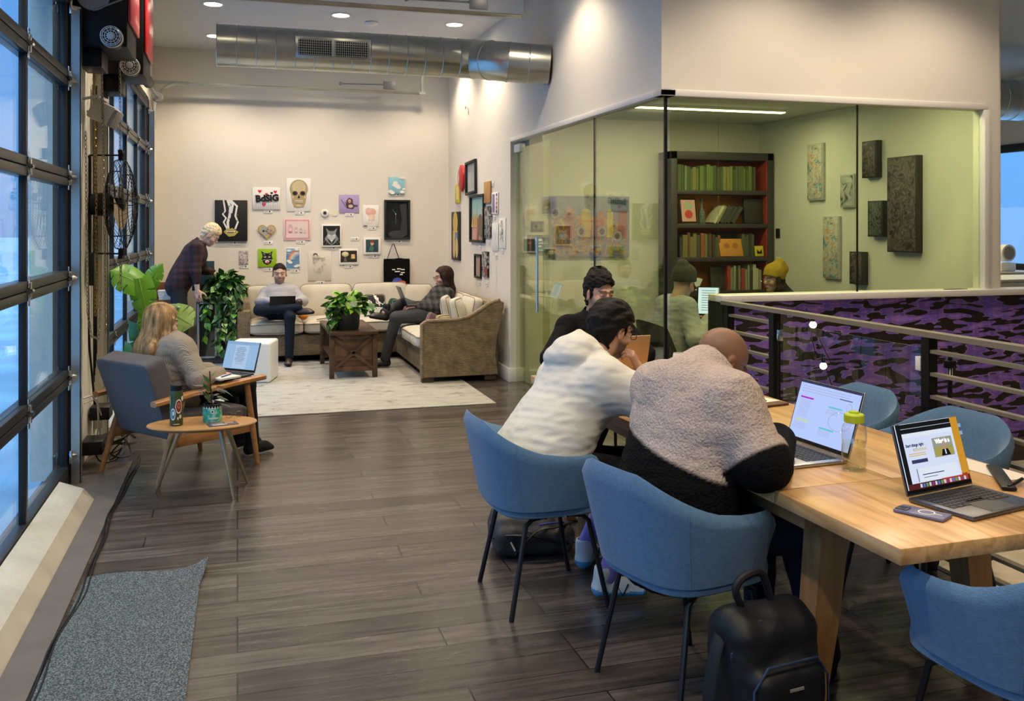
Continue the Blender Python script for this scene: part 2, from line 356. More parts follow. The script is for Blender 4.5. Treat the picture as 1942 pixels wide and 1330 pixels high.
# purple camouflage half wall
def camo(t, b, N, L):
    c = N('ShaderNodeTexCoord'); mp = N('ShaderNodeMapping'); L(c.outputs['Object'], mp.inputs[0]); mp.inputs['Scale'].default_value = (1, 1, 4.2)
    n0 = N('ShaderNodeTexNoise'); n0.inputs['Scale'].default_value = 1.5; n0.inputs['Detail'].default_value = 0; L(mp.outputs[0], n0.inputs[0])
    va = N('ShaderNodeVectorMath'); va.operation = 'MULTIPLY_ADD'; va.inputs[1].default_value = (.30, .30, .45); L(n0.outputs['Color'], va.inputs[0]); L(mp.outputs[0], va.inputs[2])
    n1 = N('ShaderNodeTexNoise'); n1.inputs['Scale'].default_value = 6.6; n1.inputs['Detail'].default_value = 1.2; n1.inputs['Roughness'].default_value = .4; L(va.outputs[0], n1.inputs[0])
    r = ramp(t, [(0, (.010, .006, .005)), (.485, (.010, .006, .005)), (.495, (.36, .26, .52)), (.51, (.19, .115, .44)), (.60, (.15, .085, .38)), (.72, (.27, .16, .50))]); L(n1.outputs[0], r.inputs[0])
    n2 = N('ShaderNodeTexNoise'); n2.inputs['Scale'].default_value = 2; n2.inputs['Detail'].default_value = 6; m3 = N('ShaderNodeMapping'); m3.inputs['Scale'].default_value = (12, 1, 1.2); L(c.outputs['Object'], m3.inputs[0]); L(m3.outputs[0], n2.inputs[0])
    r2 = ramp(t, [(.3, (.6, .7, 1.1)), (.7, (1.5, 1.15, 1.0))]); L(n2.outputs[0], r2.inputs[0])
    mx = N('ShaderNodeMix'); mx.data_type = 'RGBA'; mx.blend_type = 'MULTIPLY'; mx.inputs[0].default_value = .9; L(r.outputs[0], mx.inputs[6]); L(r2.outputs[0], mx.inputs[7]); L(mx.outputs[2], b.inputs['Base Color'])
CAMO = nodemat('purple camouflage mural', camo, .5)
DWOOD = mat('dark brown wood', (.05, .030, .018), .45, bump=.2, scale=8, stretch=(1, 1, 8), var=.3, vscale=3)
hw = struct('wall_stair', MB().b2((3.16, 5.60, 0.0), (6.6, 5.72, 1.09)), CAMO)
struct('trim_2', MB().b2((3.12, 5.56, 1.09), (6.62, 5.76, 1.135), .004), TRIM)
struct('trim_3', MB().b2((3.16, 5.57, -.15), (6.6, 5.60, 0.02), .004), DWOOD)
struct('trim_4', MB().b2((3.12, 5.56, 0), (3.165, 5.76, 1.09)).b2((3.13, -3.4, -.18), (3.165, 5.56, 0.004)), BLACK)
# far room at right
struct('wall_far', MB().b2((11, 5.7, 0), (11.2, 12.3, 1.0)).b2((11, 5.7, 2.78), (11.2, 12.3, 3.8)).b2((11, 11.6, 1.0), (11.2, 12.3, 2.78)).b2((11, 5.7, 1.0), (11.2, 8.6, 2.78)).b2((11.0, -3.5, -.3), (11.2, 5.7, 3.8)).b2((5.6, 12.1, 0), (11.0, 12.3, 3.8)), WALL)
w1 = MB().b2((10.96, 8.6, 2.70), (11.05, 11.6, 2.82), .004).b2((10.96, 8.6, .98), (11.05, 11.6, 1.06), .004).b2((10.96, 11.5, 1), (11.05, 11.6, 2.78), .004).b2((10.97, 8.6, .93), (11.0, 11.6, .97), .004)
wo1 = struct('window_1', w1, DARK)
GL = glass('window glass', (.93, .96, .98), gain=.6)
MB().b2((11.02, 8.6, 1.06), (11.03, 11.5, 2.7)).build('pane', GL, wo1)
# ---- sectional glass garage doors
ZR = [.06, .67, 1.28, 1.90, 2.51, 3.04]
def garage(name, y0, y1, stiles, hinges=True):
    root = MB(); root.b2((-1.09, y0-.06, 0), (-.99, y0, 3.08)).b2((-1.09, y1, 0), (-.99, y1+.06, 3.08))
    r = struct(name, root, TRIM if False else DARK)
    tr = MB()
    for y in (y0-.02, y1+.02):
        tr.b2((-.985, y-.03, 0), (-.93, y-.025, 2.95)).b2((-.935, y-.03, 0), (-.93, y+.03, 2.95)).b2((-.985, y+.025, 0), (-.93, y+.03, 2.95))
    tr.build('track', STEEL, r)
    for i, z in enumerate(ZR):
        h = .07 if i in (0, 5) else .05
        MB().b2((-1.07, y0, z-h), (-.995, y1, z-.003), .003).b2((-1.07, y0, z+.003), (-.995, y1, z+h), .003).build('rail', DARK, r)
    for y in stiles:
        MB().b2((-1.035, y-.022, ZR[0]), (-1.0, y+.022, ZR[-1]), .003).build('stile', DARK, r)
    for i in range(5):
        for a, b in zip(stiles[:-1], stiles[1:]):
            MB().b2((-1.03, a+.02, ZR[i]+.05), (-1.022, b-.02, ZR[i+1]-.05)).build('pane', GL, r)
    if hinges:
        for i in range(1, 5):
            for y in stiles:
                m = MB().box((-.992, y, ZR[i]+.045), (.006, .035, .06), .002).box((-.992, y, ZR[i]-.045), (.006, .035, .06), .002)
                m.cyl((-.98, y-.022, ZR[i]), (-.98, y+.022, ZR[i]), .012, n=8).box((-.985, y, ZR[i]), (.012, .022, .09), .003, mtx=None)
                m.build('hinge', CHROME, r)
    if True:
        m = MB()
        for z in (.18, .67, 1.28, 1.9, 2.5, 2.95): m.b2((-.99, y1-.04, z-.04), (-.975, y1+.03, z+.04), .002).cyl((-1.0, y1-.03, z), (-.94, y1+.02, z), .018, n=10)
        m.build('roller_bracket', CHROME, r)
    return r
garage('door_1', 2.68, 6.27, [2.715, 3.90, 5.09, 6.235])
garage('door_2', 7.58, 11.55, [7.615, 8.46, 9.42, 10.38, 11.28, 11.515])
garage('door_3', -1.14, 2.38, [-1.1, .05, 1.2, 2.345], False)
# bottom curb and floor channel by the doors
CONC = mat('painted curb', (.42, .385, .325), .65, bump=.3, scale=25, var=.12, vscale=5)
struct('trim_5', MB().prism([(-.99, 0), (-.80, 0), (-.86, .07), (-.99, .12)], 8.4, mtx=Matrix(((1, 0, 0, 0), (0, 0, 1, -2.5), (0, 1, 0, 0), (0, 0, 0, 1))).normalized() if False else Matrix(((1, 0, 0, 0), (0, 0, 1, -2.5), (0, 1, 0, .0), (0, 0, 0, 1)))), CONC)
GRUB = mat('grey threshold strip', (.105, .085, .072), .6, bump=.15, scale=20, var=.12)
struct('trim_6', MB().b2((-.80, -2.5, .0), (-.68, 6.75, .012)).b2((-.995, 5.9, 0), (-.80, 7.6, .01)), GRUB)
struct('trim_7', MB().b2((-1.1, 7.55, 0), (-.80, 12.1, .09), .004), CONC)
# ---- outdoors
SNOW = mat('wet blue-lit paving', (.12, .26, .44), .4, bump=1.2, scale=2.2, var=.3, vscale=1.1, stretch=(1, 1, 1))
struct('ground', MB().b2((-160, -80, -.3), (-1.25, 160, -.1)).b2((11.3, -60, -6), (160, 160, -5)), SNOW)
def block(name, label, lo, hi, m, rows, cols, side):
    t = thing(name, label, 'building', ((lo[0]+hi[0])/2, (lo[1]+hi[1])/2, -.1))
    c = Vec(t.location); q = MB().b2([a-b for a, b in zip(lo, c)], [a-b for a, b in zip(hi, c)]); q.build('wall', m, t)
    for i in range(rows):
        for j in range(cols):
            z = lo[2]+(hi[2]-lo[2])*(i+.5)/rows-c.z
            if side == 'x': y = lo[1]+(hi[1]-lo[1])*(j+.5)/cols-c.y; MB().box((hi[0]-c.x+.02, y, z), (.1, (hi[1]-lo[1])/cols*.5, (hi[2]-lo[2])/rows*.5)).build('window', mat('dark outdoor glass', (.05, .07, .10), .2), t)
            else: x = lo[0]+(hi[0]-lo[0])*(j+.5)/cols-c.x; MB().box((x, lo[1]-c.y-.02, z), ((hi[0]-lo[0])/cols*.5, .1, (hi[2]-lo[2])/rows*.5)).build('window', mat('dark outdoor glass', (.05, .07, .10), .2), t)
    return t
block('warehouse', 'pale low warehouse across the yard seen through the nearer glass door', (-26, 16, -.1), (-14, 40, 3.4), mat('pale cladding', (.42, .44, .48), .8), 1, 5, 'x')
block('brick_building', 'brown brick building beyond the farther glass door', (-40, 46, -.1), (-16, 66, 7), mat('brown brick', (.22, .13, .09), .8), 2, 6, 'y')
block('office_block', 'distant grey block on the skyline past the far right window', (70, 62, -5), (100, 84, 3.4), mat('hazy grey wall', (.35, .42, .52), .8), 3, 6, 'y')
cr_ = MB().cyl((-30, 34, -.1), (-30, 34, 11), .25, n=6).box((-30, 30, 9), (.5, 22, .6)).tube([(-30, 34, 11), (-30, 22, 9.3)], .06, 4)
tag(cr_.build('tower_crane', GREYM), 'thin construction crane against the sky beyond the glass door', 'crane')
# ---- office glass
OG = glass('green tinted glass', (.900, .925, .76), gain=1.0)
g = struct('window_2', MB().b2((2.735, 6.93, 0.01), (2.747, 8.22, 2.47)).b2((2.735, 5.64, 0.01), (2.747, 6.92, 2.47)), OG)
MB().b2((2.733, 6.921, 0), (2.749, 6.927, 2.47)).b2((2.732, 5.635, 0), (2.75, 5.655, 2.47)).build('seam', BLACK, g)
g2 = struct('window_3', MB().b2((2.78, 5.65, 0.01), (3.14, 5.662, 2.47)).b2((3.14, 5.65, 1.13), (4.245, 5.662, 2.47)).b2((4.255, 5.65, 1.13), (5.32, 5.662, 2.47)), OG)
MB().b2((4.247, 5.648, 1.13), (4.253, 5.664, 2.47)).b2((5.0, 5.64, 1.13), (5.2, 5.66, 1.14)).build('seam', BLACK, g2)
d4 = struct('door_4', MB().b2((2.752, 8.10, .02), (2.764, 9.14, 2.40)), OG)
MB().b2((2.73, 8.95, 2.36), (2.79, 9.15, 2.44), .004).build('hinge', TRIM, d4)
MB().cyl((2.70, 8.28, .8), (2.70, 8.28, 1.5), .012).build('door_handle', CHROME, d4)
# ================================================================ LIGHTS OF THE PLACE
SPOTE = emis('warm lamp disc', (1, .86, .62), 40)
def downlight(x, y, label, z=3.8, e=95, sz=2.2, col=WARM, r=.085):
    t = thing('recessed_downlight', label, 'ceiling light', (x, y, z), 0, 'recessed ceiling downlights')
    MB().lathe([(r*1.25, 0), (r*1.25, -.006), (r*1.02, -.010), (r, -.004), (r, 0)]).build('trim_ring', TRIM, t)
    MB().lathe([(r*.98, -.003), (r*.6, -.007), (.001, -.008)]).build('lens', SPOTE, t)
    l = lamp('SPOT', 'downlight_beam', (x, y, z-.03), e, col, (x, y, 0), spot_size=sz, spot_blend=.6, shadow_soft_size=.06)
    return t
DL = [(-.23, 9.6, 'leftmost round recessed downlight in the ceiling, above the metal duct'), (1.03, 9.73, 'middle round recessed downlight in the ceiling above the metal duct'),
      (2.26, 9.83, 'rightmost round recessed downlight above the metal duct, near the right wall'), (-.25, 11.2, 'round recessed downlight just peeking out at the left end of the duct'),
      ]
for x, y, l in DL: downlight(x, y, l, e=70)
def bare(x, y, z=3.8, e=70, c=WARM, s=2.2): downlight(x, y, 'unseen round recessed ceiling downlight outside the picture', z, e, s, c)
def bare0(x, y, z=3.77, e=70, c=WARM, s=2.2): lamp('SPOT', 'downlight_beam', (x, y, z), e, c, (x, y, 0), spot_size=s, spot_blend=.6, shadow_soft_size=.06)
for x in (.9, 2.3): bare(x, 11.2, e=55)
for y in (-1.0, 1.6, 4.4, 7.0):
    for x in (-.1, 1.15, 2.2): bare(x, y, e=62 if x < 2 else 48)
for x, y in ((4.4, 1.5), (3.5, 4.75), (4.7, 4.75)): bare(x, y, e=62)  # last two are added lamps, put near the front soffit to brighten it
for (x, y) in ((7, 8), (9, 10.5), (7.3, 11)): bare(x, y, e=110, c=(1, .86, .45))
LY = (1, .97, .68)
YE = emis('yellow lamp strip', (1, .98, .45), 12)
for i, (y, nm) in enumerate(((6.0, 'front'), (7.8, 'rear'))):
    t = thing('linear_ceiling_light', 'long yellow glowing strip light on the glass office ceiling, toward the '+nm, 'ceiling light', (4.1, y, 2.72), 0, 'strip lights in the glass office')
    MB().box((0, 0, -.01), (1.9, .09, .03), .005).build('housing', TRIM, t); MB().box((0, 0, -.028), (1.86, .07, .008)).build('diffuser', YE, t)
    lamp('AREA', 'strip_light', (4.1, y, 2.67), 12, LY, (4.1, y, 0), shape='RECTANGLE', size=1.9, size_y=.25)
# ================================================================ FIXTURES
def c_(n, c, r=.7, **k): return mat(n, c, r, **k)
# ---- spiral duct
def duct(name, label, P, r, ring=.16, group=None):
    t = MB(); P = [Vec(p) for p in P]
    pts = []; rs = []
    for a, b in zip(P[:-1], P[1:]):
        n = max(2, int((b-a).length/ring))
        for i in range(n):
            q = a.lerp(b, i/n); dr = (b-a).normalized()
            pts += [q-dr*.004, q, q+dr*.004]; rs += [r, r+.005, r]
    pts.append(P[-1]); rs.append(r)
    t.tube(pts, rs, 36)
    return t, tag(t.build(name, STEEL), label, 'duct', group)
t, dct = duct('ventilation_duct', 'big galvanised spiral duct crossing below the ceiling into the right wall', [(-.17, 8.4, 3.17), (2.12, 8.4, 3.165), (2.35, 8.05, 3.09), (2.71, 7.95, 3.06)], .18)
vg = MB(); y = 8.4-.178
vg.b2((.48, y-.03, 3.06), (1.13, y-.012, 3.25), .003)
vg.build('vent_frame', STEEL, dct)
vd = MB(); vd.b2((.505, y-.034, 3.085), (1.105, y-.029, 3.225)); vd.build('vent_opening', BLACK, dct)
vl = MB()
for i in range(33): x = .512+.0182*i; vl.b2((x, y-.043, 3.085), (x+.005, y-.033, 3.225))
for i in range(7): z = 3.09+.021*i; vl.b2((.505, y-.040, z), (1.105, y-.034, z+.004))
vl.b2((.79, y-.046, 3.08), (.815, y-.034, 3.23)); vl.build('louvre', STEEL, dct)
duct('ventilation_duct', 'galvanised spiral duct at the right edge, above the far window', [(5.65, 9.2, 3.16), (10.9, 9.2, 3.16)], .25, .2)
# ---- garage door tracks
def track(name, label, x1, y, z, hang, plate):
    t = thing(name, label, 'door track', (-.96, y, z-.35))
    m = MB(); pts = [(0, 0, -.2), (0, 0, .05)]+[(.3-.3*math.cos(a), 0, .05+.3*math.sin(a)) for a in [i*PI/16 for i in range(1, 9)]]+[(x1+.96, 0, .35)]
    for s in (-.022, .022): m.tube([(p[0], s, p[2]) for p in pts], .012, 6)
    m.tube([(p[0]+.01, 0, p[2]-.006) for p in pts], .017, 6)
    m.build('rail', STEEL, t)
    MB().b2((0, -.03, .33), (.4, -.02, .37)).build('brace', STEEL, t)
    h = MB(); hx = x1+.94; h.b2((hx-.02, -.02, .33), (hx+.01, .02, hang-(z-.35))); h.b2((hx-.05, -.04, .33), (hx+.03, -.02, .36))
    h.build('hanger', STEEL, t)
    if plate:
        p = MB(); px = x1-.45+.96; p.box((px, -.01, .43), (.16, .03, .10), .004); p.cyl((px-.62, 0, .43), (px, 0, .44), .008); p.ball((px-.62, 0, .43), .022); p.build('stop_bracket', GREYM, t)
    return t
track('door_track', 'long thin garage door track before the back wall with a grey stop plate', 2.32, 11.85, 3.33, 3.8, True)
track('door_track', 'garage door track cut by the top edge of the photo, nearest the camera', 2.42, 7.66, 3.42, 3.8, True)
# torsion shafts
sh = MB(); sh.cyl((-.90, 2.4, 3.18), (-.90, 7.6, 3.18), .013).cyl((-.90, 8.3, 3.12), (-.90, 11.75, 3.12), .013)
tag(sh.build('torsion_shaft', GREYM), 'thin steel shaft along the header above both garage doors', 'shaft')
for y, l in ((8.75, 'dark spring tube on the shaft just past the red door openers'), (10.1, 'dark spring tube on the shaft halfway along the farther garage door')):
    tag(MB().lathe([(.02, -.4), (.055, -.4), (.055, .4), (.02, .4)], mtx=Matrix.Translation((-.90, y, 3.12)) @ Matrix.Rotation(R(90), 4, 'X')).build('torsion_spring', BLACK), l, 'spring')
tag(MB().lathe([(.02, -.03), (.055, -.03), (.06, -.02), (.05, 0), (.06, .02), (.055, .03), (.02, .03)], mtx=Matrix.Translation((-.90, 11.6, 3.12)) @ Matrix.Rotation(R(90), 4, 'X')).build('cable_drum', GREYM), 'round cable drum at the far end of the door shaft', 'drum')
RED = mat('red enamel', (.45, .012, .02), .3)
LOGO = mat('opener fan grille', (.62, .60, .58), .4, .3)
def opener(x, y, z, label, sc=1):
    t = thing('door_opener', label, 'door opener', (x, y, z), 0)
    MB().b2((-.19, -.28*sc, -.04), (.13, .26*sc, .58), .01).build('housing', BLACK, t)
    MB().b2((.13, -.27*sc, .12), (.150, .27*sc, .62), .012).build('cover', RED, t)
    m = MB(); m.lathe([(.02, -.05), (.058, -.05), (.062, 0), (.062, .10), (.05, .12), (.02, .12)], mtx=Matrix.Translation((.05, -.30*sc, .0)) @ Matrix.Rotation(R(90), 4, 'X')); m.build('motor', BLACK, t)
    g = MB(); yy = -.30*sc-.125
    for r in (.022, .036, .050, .060): g.tube([(.05+r*math.cos(a*PI/12), yy, r*math.sin(a*PI/12)) for a in range(24)], .003, 5, closed=True)
    for a in range(12): g.cyl((.05+.015*math.cos(a*PI/6), yy, .015*math.sin(a*PI/6)), (.05+.061*math.cos(a*PI/6), yy, .061*math.sin(a*PI/6)), .0025, n=5)
    g.lathe([(.001, 0), (.020, 0), (.020, .01), (.001, .012)], mtx=Matrix.Translation((.05, yy, 0)) @ Matrix.Rotation(R(90), 4, 'X')); g.lathe([(.061, -.03), (.066, -.03), (.066, .0), (.061, .0)], mtx=Matrix.Translation((.05, yy+.03, 0)) @ Matrix.Rotation(R(90), 4, 'X')); g.build('fan_grille', LOGO, t)
    MB().b2((-.16, -.20, -.16), (-.03, .1, -.04), .006).build('chain_guard', BLACK, t)
    w = MB(); w.lathe([(.01, -.01), (.10, -.01), (.10, .01), (.01, .01)], mtx=Matrix.Translation((-.07, -.275*sc, .28)) @ Matrix.Rotation(R(90), 4, 'X')).ball((-.07, -.29*sc, .28), .016); w.build('sprocket', GREYM, t)
    d = MB(); d.tube([(-.07, -.285*sc, .38), (.10, -.285*sc, .30), (.10, -.285*sc, .26), (-.07, -.285*sc, .18)], .006, 5); d.build('drive_chain', GREYM, t)
    return t
opener(-.80, 6.62, 2.78, 'black door opener with red cover, nearer and larger of the two')
opener(-.78, 7.46, 2.74, 'black door opener with red cover, farther of the two')
# ---- hoist chains
def chain(label, pts, mi, pitch=.028):
    m = MB(); P = [Vec(p) for p in pts]; L = [(b-a).length for a, b in zip(P[:-1], P[1:])]; T = sum(L); n = int(T/pitch); d = 0
    for i in range(n):
        s = i*pitch; k = 0
        while k < len(L)-1 and s > L[k]: s -= L[k]; k += 1
        c = P[k].lerp(P[k+1], s/L[k]); dr = (P[k+1]-P[k]).normalized(); a = dr.orthogonal().normalized(); b = dr.cross(a)
        x = a if i % 2 else b
        m.tube([c+dr*(.019*math.cos(q))+x*(.008*math.sin(q)) for q in [j*PI/4 for j in range(8)]], .0028, 4, closed=True)
    return tag(m.build('hoist_chain', mi), label, 'chain')
CHN = mat('dull steel chain', (.30, .27, .22), .4, .8); CHB = mat('brassy chain', (.36, .25, .10), .4, .8)
chain('outermost slack chain looping beside the nearer door frame', [(-.94, 6.52, 2.2), (-.93, 6.54, 1.05), (-.92, 6.62, .88), (-.90, 6.80, .84), (-.89, 6.86, 1.2)], CHN)
chain('steel chain dropping from the nearer opener past the speaker', [(-.85, 6.55, 2.85), (-.86, 6.72, 2.1), (-.86, 6.86, .85)], CHN)
chain('brassy chain hanging tight against the pier behind the steel chain', [(-.93, 6.80, 2.8), (-.93, 6.90, 2.1), (-.93, 6.98, 1.0)], CHB)
chain('second brassy chain on the pier, dropping to the power strip', [(-.95, 6.95, 2.7), (-.95, 7.0, 1.5), (-.95, 7.02, .95)], CHB)
chain('chain dropping from the farther opener before the fan', [(-.80, 7.1, 2.75), (-.80, 7.15, 1.1)], CHN)
# ---- pier fittings
co = MB().b2((-.985, 7.22, .15), (-.955, 7.34, 3.0)).b2((-.96, 7.22, .15), (-.93, 7.235, 3.0))
tag(co.build('steel_strut', mat('cream steel', (.50, .46, .38), .5, .3)), 'cream steel strut running up the pier between the doors', 'strut')
sp = thing('wall_speaker', 'white wedge speaker tilted on the pier below the openers', 'speaker', (-.86, 6.75, 2.36))
M_ = Matrix.Rotation(R(26), 4, 'Y') @ Matrix.Rotation(R(-12), 4, 'Z')
MB().box((0, 0, 0), (.15, .14, .13), .012, mtx=M_).build('cabinet', mat('cream plastic', (.66, .62, .54), .4), sp)
MB().box((.085, 0, -.005), (.03, .13, .12), .008, mtx=M_).build('grille', mat('grey speaker grille', (.35, .32, .30), .6), sp)
MB().tube([(-.12, -.10, .08), (-.02, -.12, .10), (.02, 0, .09), (-.02, .12, .04), (-.12, .10, .02)], .01).build('bracket', WHITE, sp)
cb = MB()
for i in range(5): cb.tube([(-.975+.004*i, 7.10+.01*i, 2.6), (-.972+.003*i, 7.11+.01*i, 1.5), (-.972+.004*i, 7.12, .5+.05*i)], .006, 6)
tag(cb.build('cable_bundle', BLK), 'bundle of dark cables running down the pier behind the chains', 'cable')
ou = thing('wall_outlet', 'pair of white power outlets low on the pier with a cord', 'outlet', (-.985, 6.62, .46))
MB().b2((-.01, -.09, -.10), (.012, .03, .10), .004).b2((-.01, -.03, -.30), (.012, .03, -.20), .004).build('plate', WHITE, ou)
MB().tube([(.02, -.03, .02), (.07, 0, .03), (.09, .12, -.05), (.08, .22, -.2), (.06, .3, -.32)], .006).tube([(.02, .0, -.02), (.09, .05, .0), (.10, .2, -.14)], .004).build('cord', WHITE, ou)
tag(MB().b2((-.97, 6.82, 1.20), (-.93, 6.90, 1.42), .005).build('control_box', BLK), 'small black control box on the pier below the fan arm', 'control box')
for i, (z, l) in enumerate(((.14, 'lower'), (.30, 'upper'))):
    tag(MB().b2((-.98, 6.60+.35*i, z-.04), (-.85, 6.82+.32*i, z+.05), .008).build('power_strip', BLK), l+' black power box at the foot of the pier among the cables', 'power box')
random.seed(3); tg = MB()
for k in range(9):
    c = Vec((-.80+random.uniform(-.05, .05), 7.0+random.uniform(-.25, .35), .02)); r = random.uniform(.08, .20); tl = random.uniform(.2, 1.0)
    tg.tube([c+Vec((r*.5*math.cos(a), r*math.sin(a)*(1+.3*math.sin(2*a+k)), .01+.004*k+r*tl*.6*(1+math.sin(a+k)))) for a in [i*PI/10 for i in range(0, 20+k % 4)]], .0055, 6)
tag(tg.build('tangled_cables', BLK), 'heap of tangled black cables on the floor at the foot of the pier', 'cables')
fc_ = MB(); P = []
for i in range(90):
    y = -2+8.9*i/89; P.append((-.665+.012*math.sin(y*3.1)+.008*math.sin(y*7.7), y, .008))
fc_.tube(P, .006, 6).tube([(p[0]+.014+.006*math.sin(i*.7), p[1], p[2]) for i, p in enumerate(P)], .005, 6)
tag(fc_.build('floor_cable', BLK), 'pair of thin black cables along the floor beside the threshold strip', 'cable')
# ---- wall fan
fn_ = thing('wall_fan', 'black caged wall fan on long arms before the farther glass door', 'fan', (-.78, 7.0, 1.755), R(-2))
cg = MB(); RR = .31
def cage(off, bul, sp):
    for q in range(sp):
        a = 2*PI*q/sp; pts = []
        for k in range(7):
            u = k/6; r = RR*(.18+.82*u); pts.append((off+bul*(1-u*u), r*math.cos(a), r*math.sin(a)))
        cg.tube(pts, .0018, 4)
    for u in (.18, .45, .7, .9, 1.0): cg.tube([(off+bul*(1-((u-.18)/.82)**2), RR*u*math.cos(j*PI/16), RR*u*math.sin(j*PI/16)) for j in range(32)], .0028, 4, closed=True)
cage(.03, .07, 44); cage(-.03, -.07, 44)
for q in range(8): a = 2*PI*q/8; cg.cyl((-.03, RR*math.cos(a), RR*math.sin(a)), (.03, RR*math.cos(a), RR*math.sin(a)), .004, n=5)
cg.build('cage', BLACK, fn_)
for k in range(3):
    a = R(90+120*k); bl = []
    for i in range(7):
        r = .05+.20*i/6; w = .05+.07*math.sin(PI*min(1, i/5)); bl.append([(.03*s*(1-i/9), r*math.cos(a)-s*w*math.sin(a), r*math.sin(a)+s*w*math.cos(a)) for s in (-1, -.3, .4, 1)])
    MB().grid(bl).build('blade', mat('tan fan blade', (.30, .23, .14), .4), fn_)
MB().lathe([(.02, -.2), (.075, -.19), (.085, -.08), (.05, -.05), (.045, .02), (.02, .03)], mtx=Matrix.Rotation(R(90), 4, 'Y')).build('motor', BLACK, fn_)
ar = MB()
for s in (1, -1):
    ar.cyl((0, 0, s*.31), (0, 0, s*.38), .02).box((0, 0, s*.37), (.03, .10, .02)).cyl((0, 0, s*.345), (-.20, -.02, s*.34), .006).cyl((-.20, -.02, s*.34), (-.28, -.16, s*.22), .006)
ar.cyl((-.20, -.02, .34), (-.20, -.02, -.34), .008); ar.cyl((-.15, 0, 0), (-.24, 0, 0), .02).box((-.235, -.0, 0), (.02, .1, .16), .004); ar.build('bracket', BLACK, fn_)
MB().tube([(-.2, -.03, -.05), (-.21, -.04, -.5), (-.2, -.03, -1.0), (-.18, .1, -1.5)], .008).build('power_cord', BLK, fn_)
# ---- ceiling bits
sd = thing('smoke_detector', 'small white smoke detector on the ceiling between two downlights', 'smoke detector', (1.38, 9.99, 3.8))
MB().lathe([(.07, 0), (.075, -.012), (.06, -.03), (.03, -.042), (.001, -.044)]).build('body', WHITE, sd)
tag(MB().cyl((2.705, 11.0, 3.05), (2.66, 11.0, 3.05), .012).cyl((2.67, 11.0, 3.05), (2.665, 11.0, 3.05), .022).build('wall_sprinkler', CHROME), 'tiny metal sprinkler head high on the right wall', 'sprinkler')
# ================================================================ ART
class Art:
    def __init__(s): s.mb = MB(); s.ms = []; s.z = 0
    def mi(s, m):
        if not hasattr(m, 'name'): m = paint(m)
        if m not in s.ms: s.ms.append(m)
        return s.ms.index(m)
    def board(s, w, h, d, m): s.mb.b2((-w/2, -h/2, 0), (w/2, h/2, d), min(.003, d*.3), s.mi(m)); s.z = d+.0006; return s
    def poly(s, pts, m): s.mb.poly(pts, s.mi(m), z=s.z); s.z += .0004; return s
    def rect(s, x, y, w, h, m): return s.poly([(x-w/2, y-h/2), (x+w/2, y-h/2), (x+w/2, y+h/2), (x-w/2, y+h/2)], m)
    def ell(s, x, y, a, b, m, n=24, t0=0, t1=2*PI): return s.poly([(x+a*math.cos(t0+(t1-t0)*i/n), y+b*math.sin(t0+(t1-t0)*i/n)) for i in range(n if t1-t0 > 6.28 else n+1)], m)
    def line(s, pts, w, m):
        i = s.mi(m)
        for a, b in zip(pts[:-1], pts[1:]):
            dx = b[0]-a[0]; dy = b[1]-a[1]; L = math.hypot(dx, dy) or 1e-6; nx = -dy/L*w/2; ny = dx/L*w/2; ex = dx/L*w/4; ey = dy/L*w/4
            s.mb.poly([(a[0]-nx-ex, a[1]-ny-ey), (b[0]-nx+ex, b[1]-ny+ey), (b[0]+nx+ex, b[1]+ny+ey), (a[0]+nx-ex, a[1]+ny-ey)], i, z=s.z); s.z += .00004
        s.z += .0004; return s
    def arc(s, x, y, r, w, t0, t1, m, n=16): return s.line([(x+r*math.cos(t0+(t1-t0)*i/n), y+r*math.sin(t0+(t1-t0)*i/n)) for i in range(n+1)], w, m)
    def frame(s, w, h, b, d, m):
        i = s.mi(m)
        for x, y, a, c in ((0, h/2-b/2, w, b), (0, -h/2+b/2, w, b), (-w/2+b/2, 0, b, h-2*b), (w/2-b/2, 0, b, h-2*b)): s.mb.box((x, y, d/2), (a, c, d), .002, i)
        return s
    def text(s, x, y, txt, size, m, bold=0, rot=0):
        vs, fs = text_polys(txt, size, bold); s.mb.add([(v.x, v.y, s.z) for v in vs], fs, s.mi(m), False, Matrix.Translation((x, y, 0)) @ Matrix.Rotation(rot, 4, 'Z')); s.z += .0004; return s
    def place(s, name, wall, a, b, label, cat='artwork', group=None, parent=None, mtx=None):
        o = s.mb.build(name, s.ms, parent)
        if wall == 'back': M = Matrix(((1, 0, 0, a), (0, 0, -1, 12.098), (0, 1, 0, b), (0, 0, 0, 1)))
        elif wall == 'right': M = Matrix(((0, 0, -1, 2.698), (-1, 0, 0, a), (0, 1, 0, b), (0, 0, 0, 1)))
        elif wall == 'office': M = Matrix(((0, 0, -1, 5.498), (-1, 0, 0, a), (0, 1, 0, b), (0, 0, 0, 1)))
        elif wall == 'officeback': M = Matrix(((1, 0, 0, a), (0, 0, -1, 8.998), (0, 1, 0, b), (0, 0, 0, 1)))
        else: M = wall
        if mtx is not None: M = M @ mtx
        o.matrix_world = M
        return tag(o, label, cat, group) if not parent else o
def paint(c, r=.55): return mat('print %d %d %d' % tuple(int(x*255) for x in c), c, r)
K = (.004, .004, .0045); Wt = (.78, .77, .74); G = (.35, .36, .37)
def card(wall, x, z, of, w=.11, h=.045):
    a = Art().board(w, h, .003, Wt).ell(w*.18, 0, .009, .009, K, 10).line([(-w*.4, .004), (0, .004)], .004, G).line([(-w*.4, -.006), (-.01, -.006)], .003, G)
    a.place('caption_card', wall, x, z, 'small white caption card '+of, 'caption card', 'caption cards under the artworks')
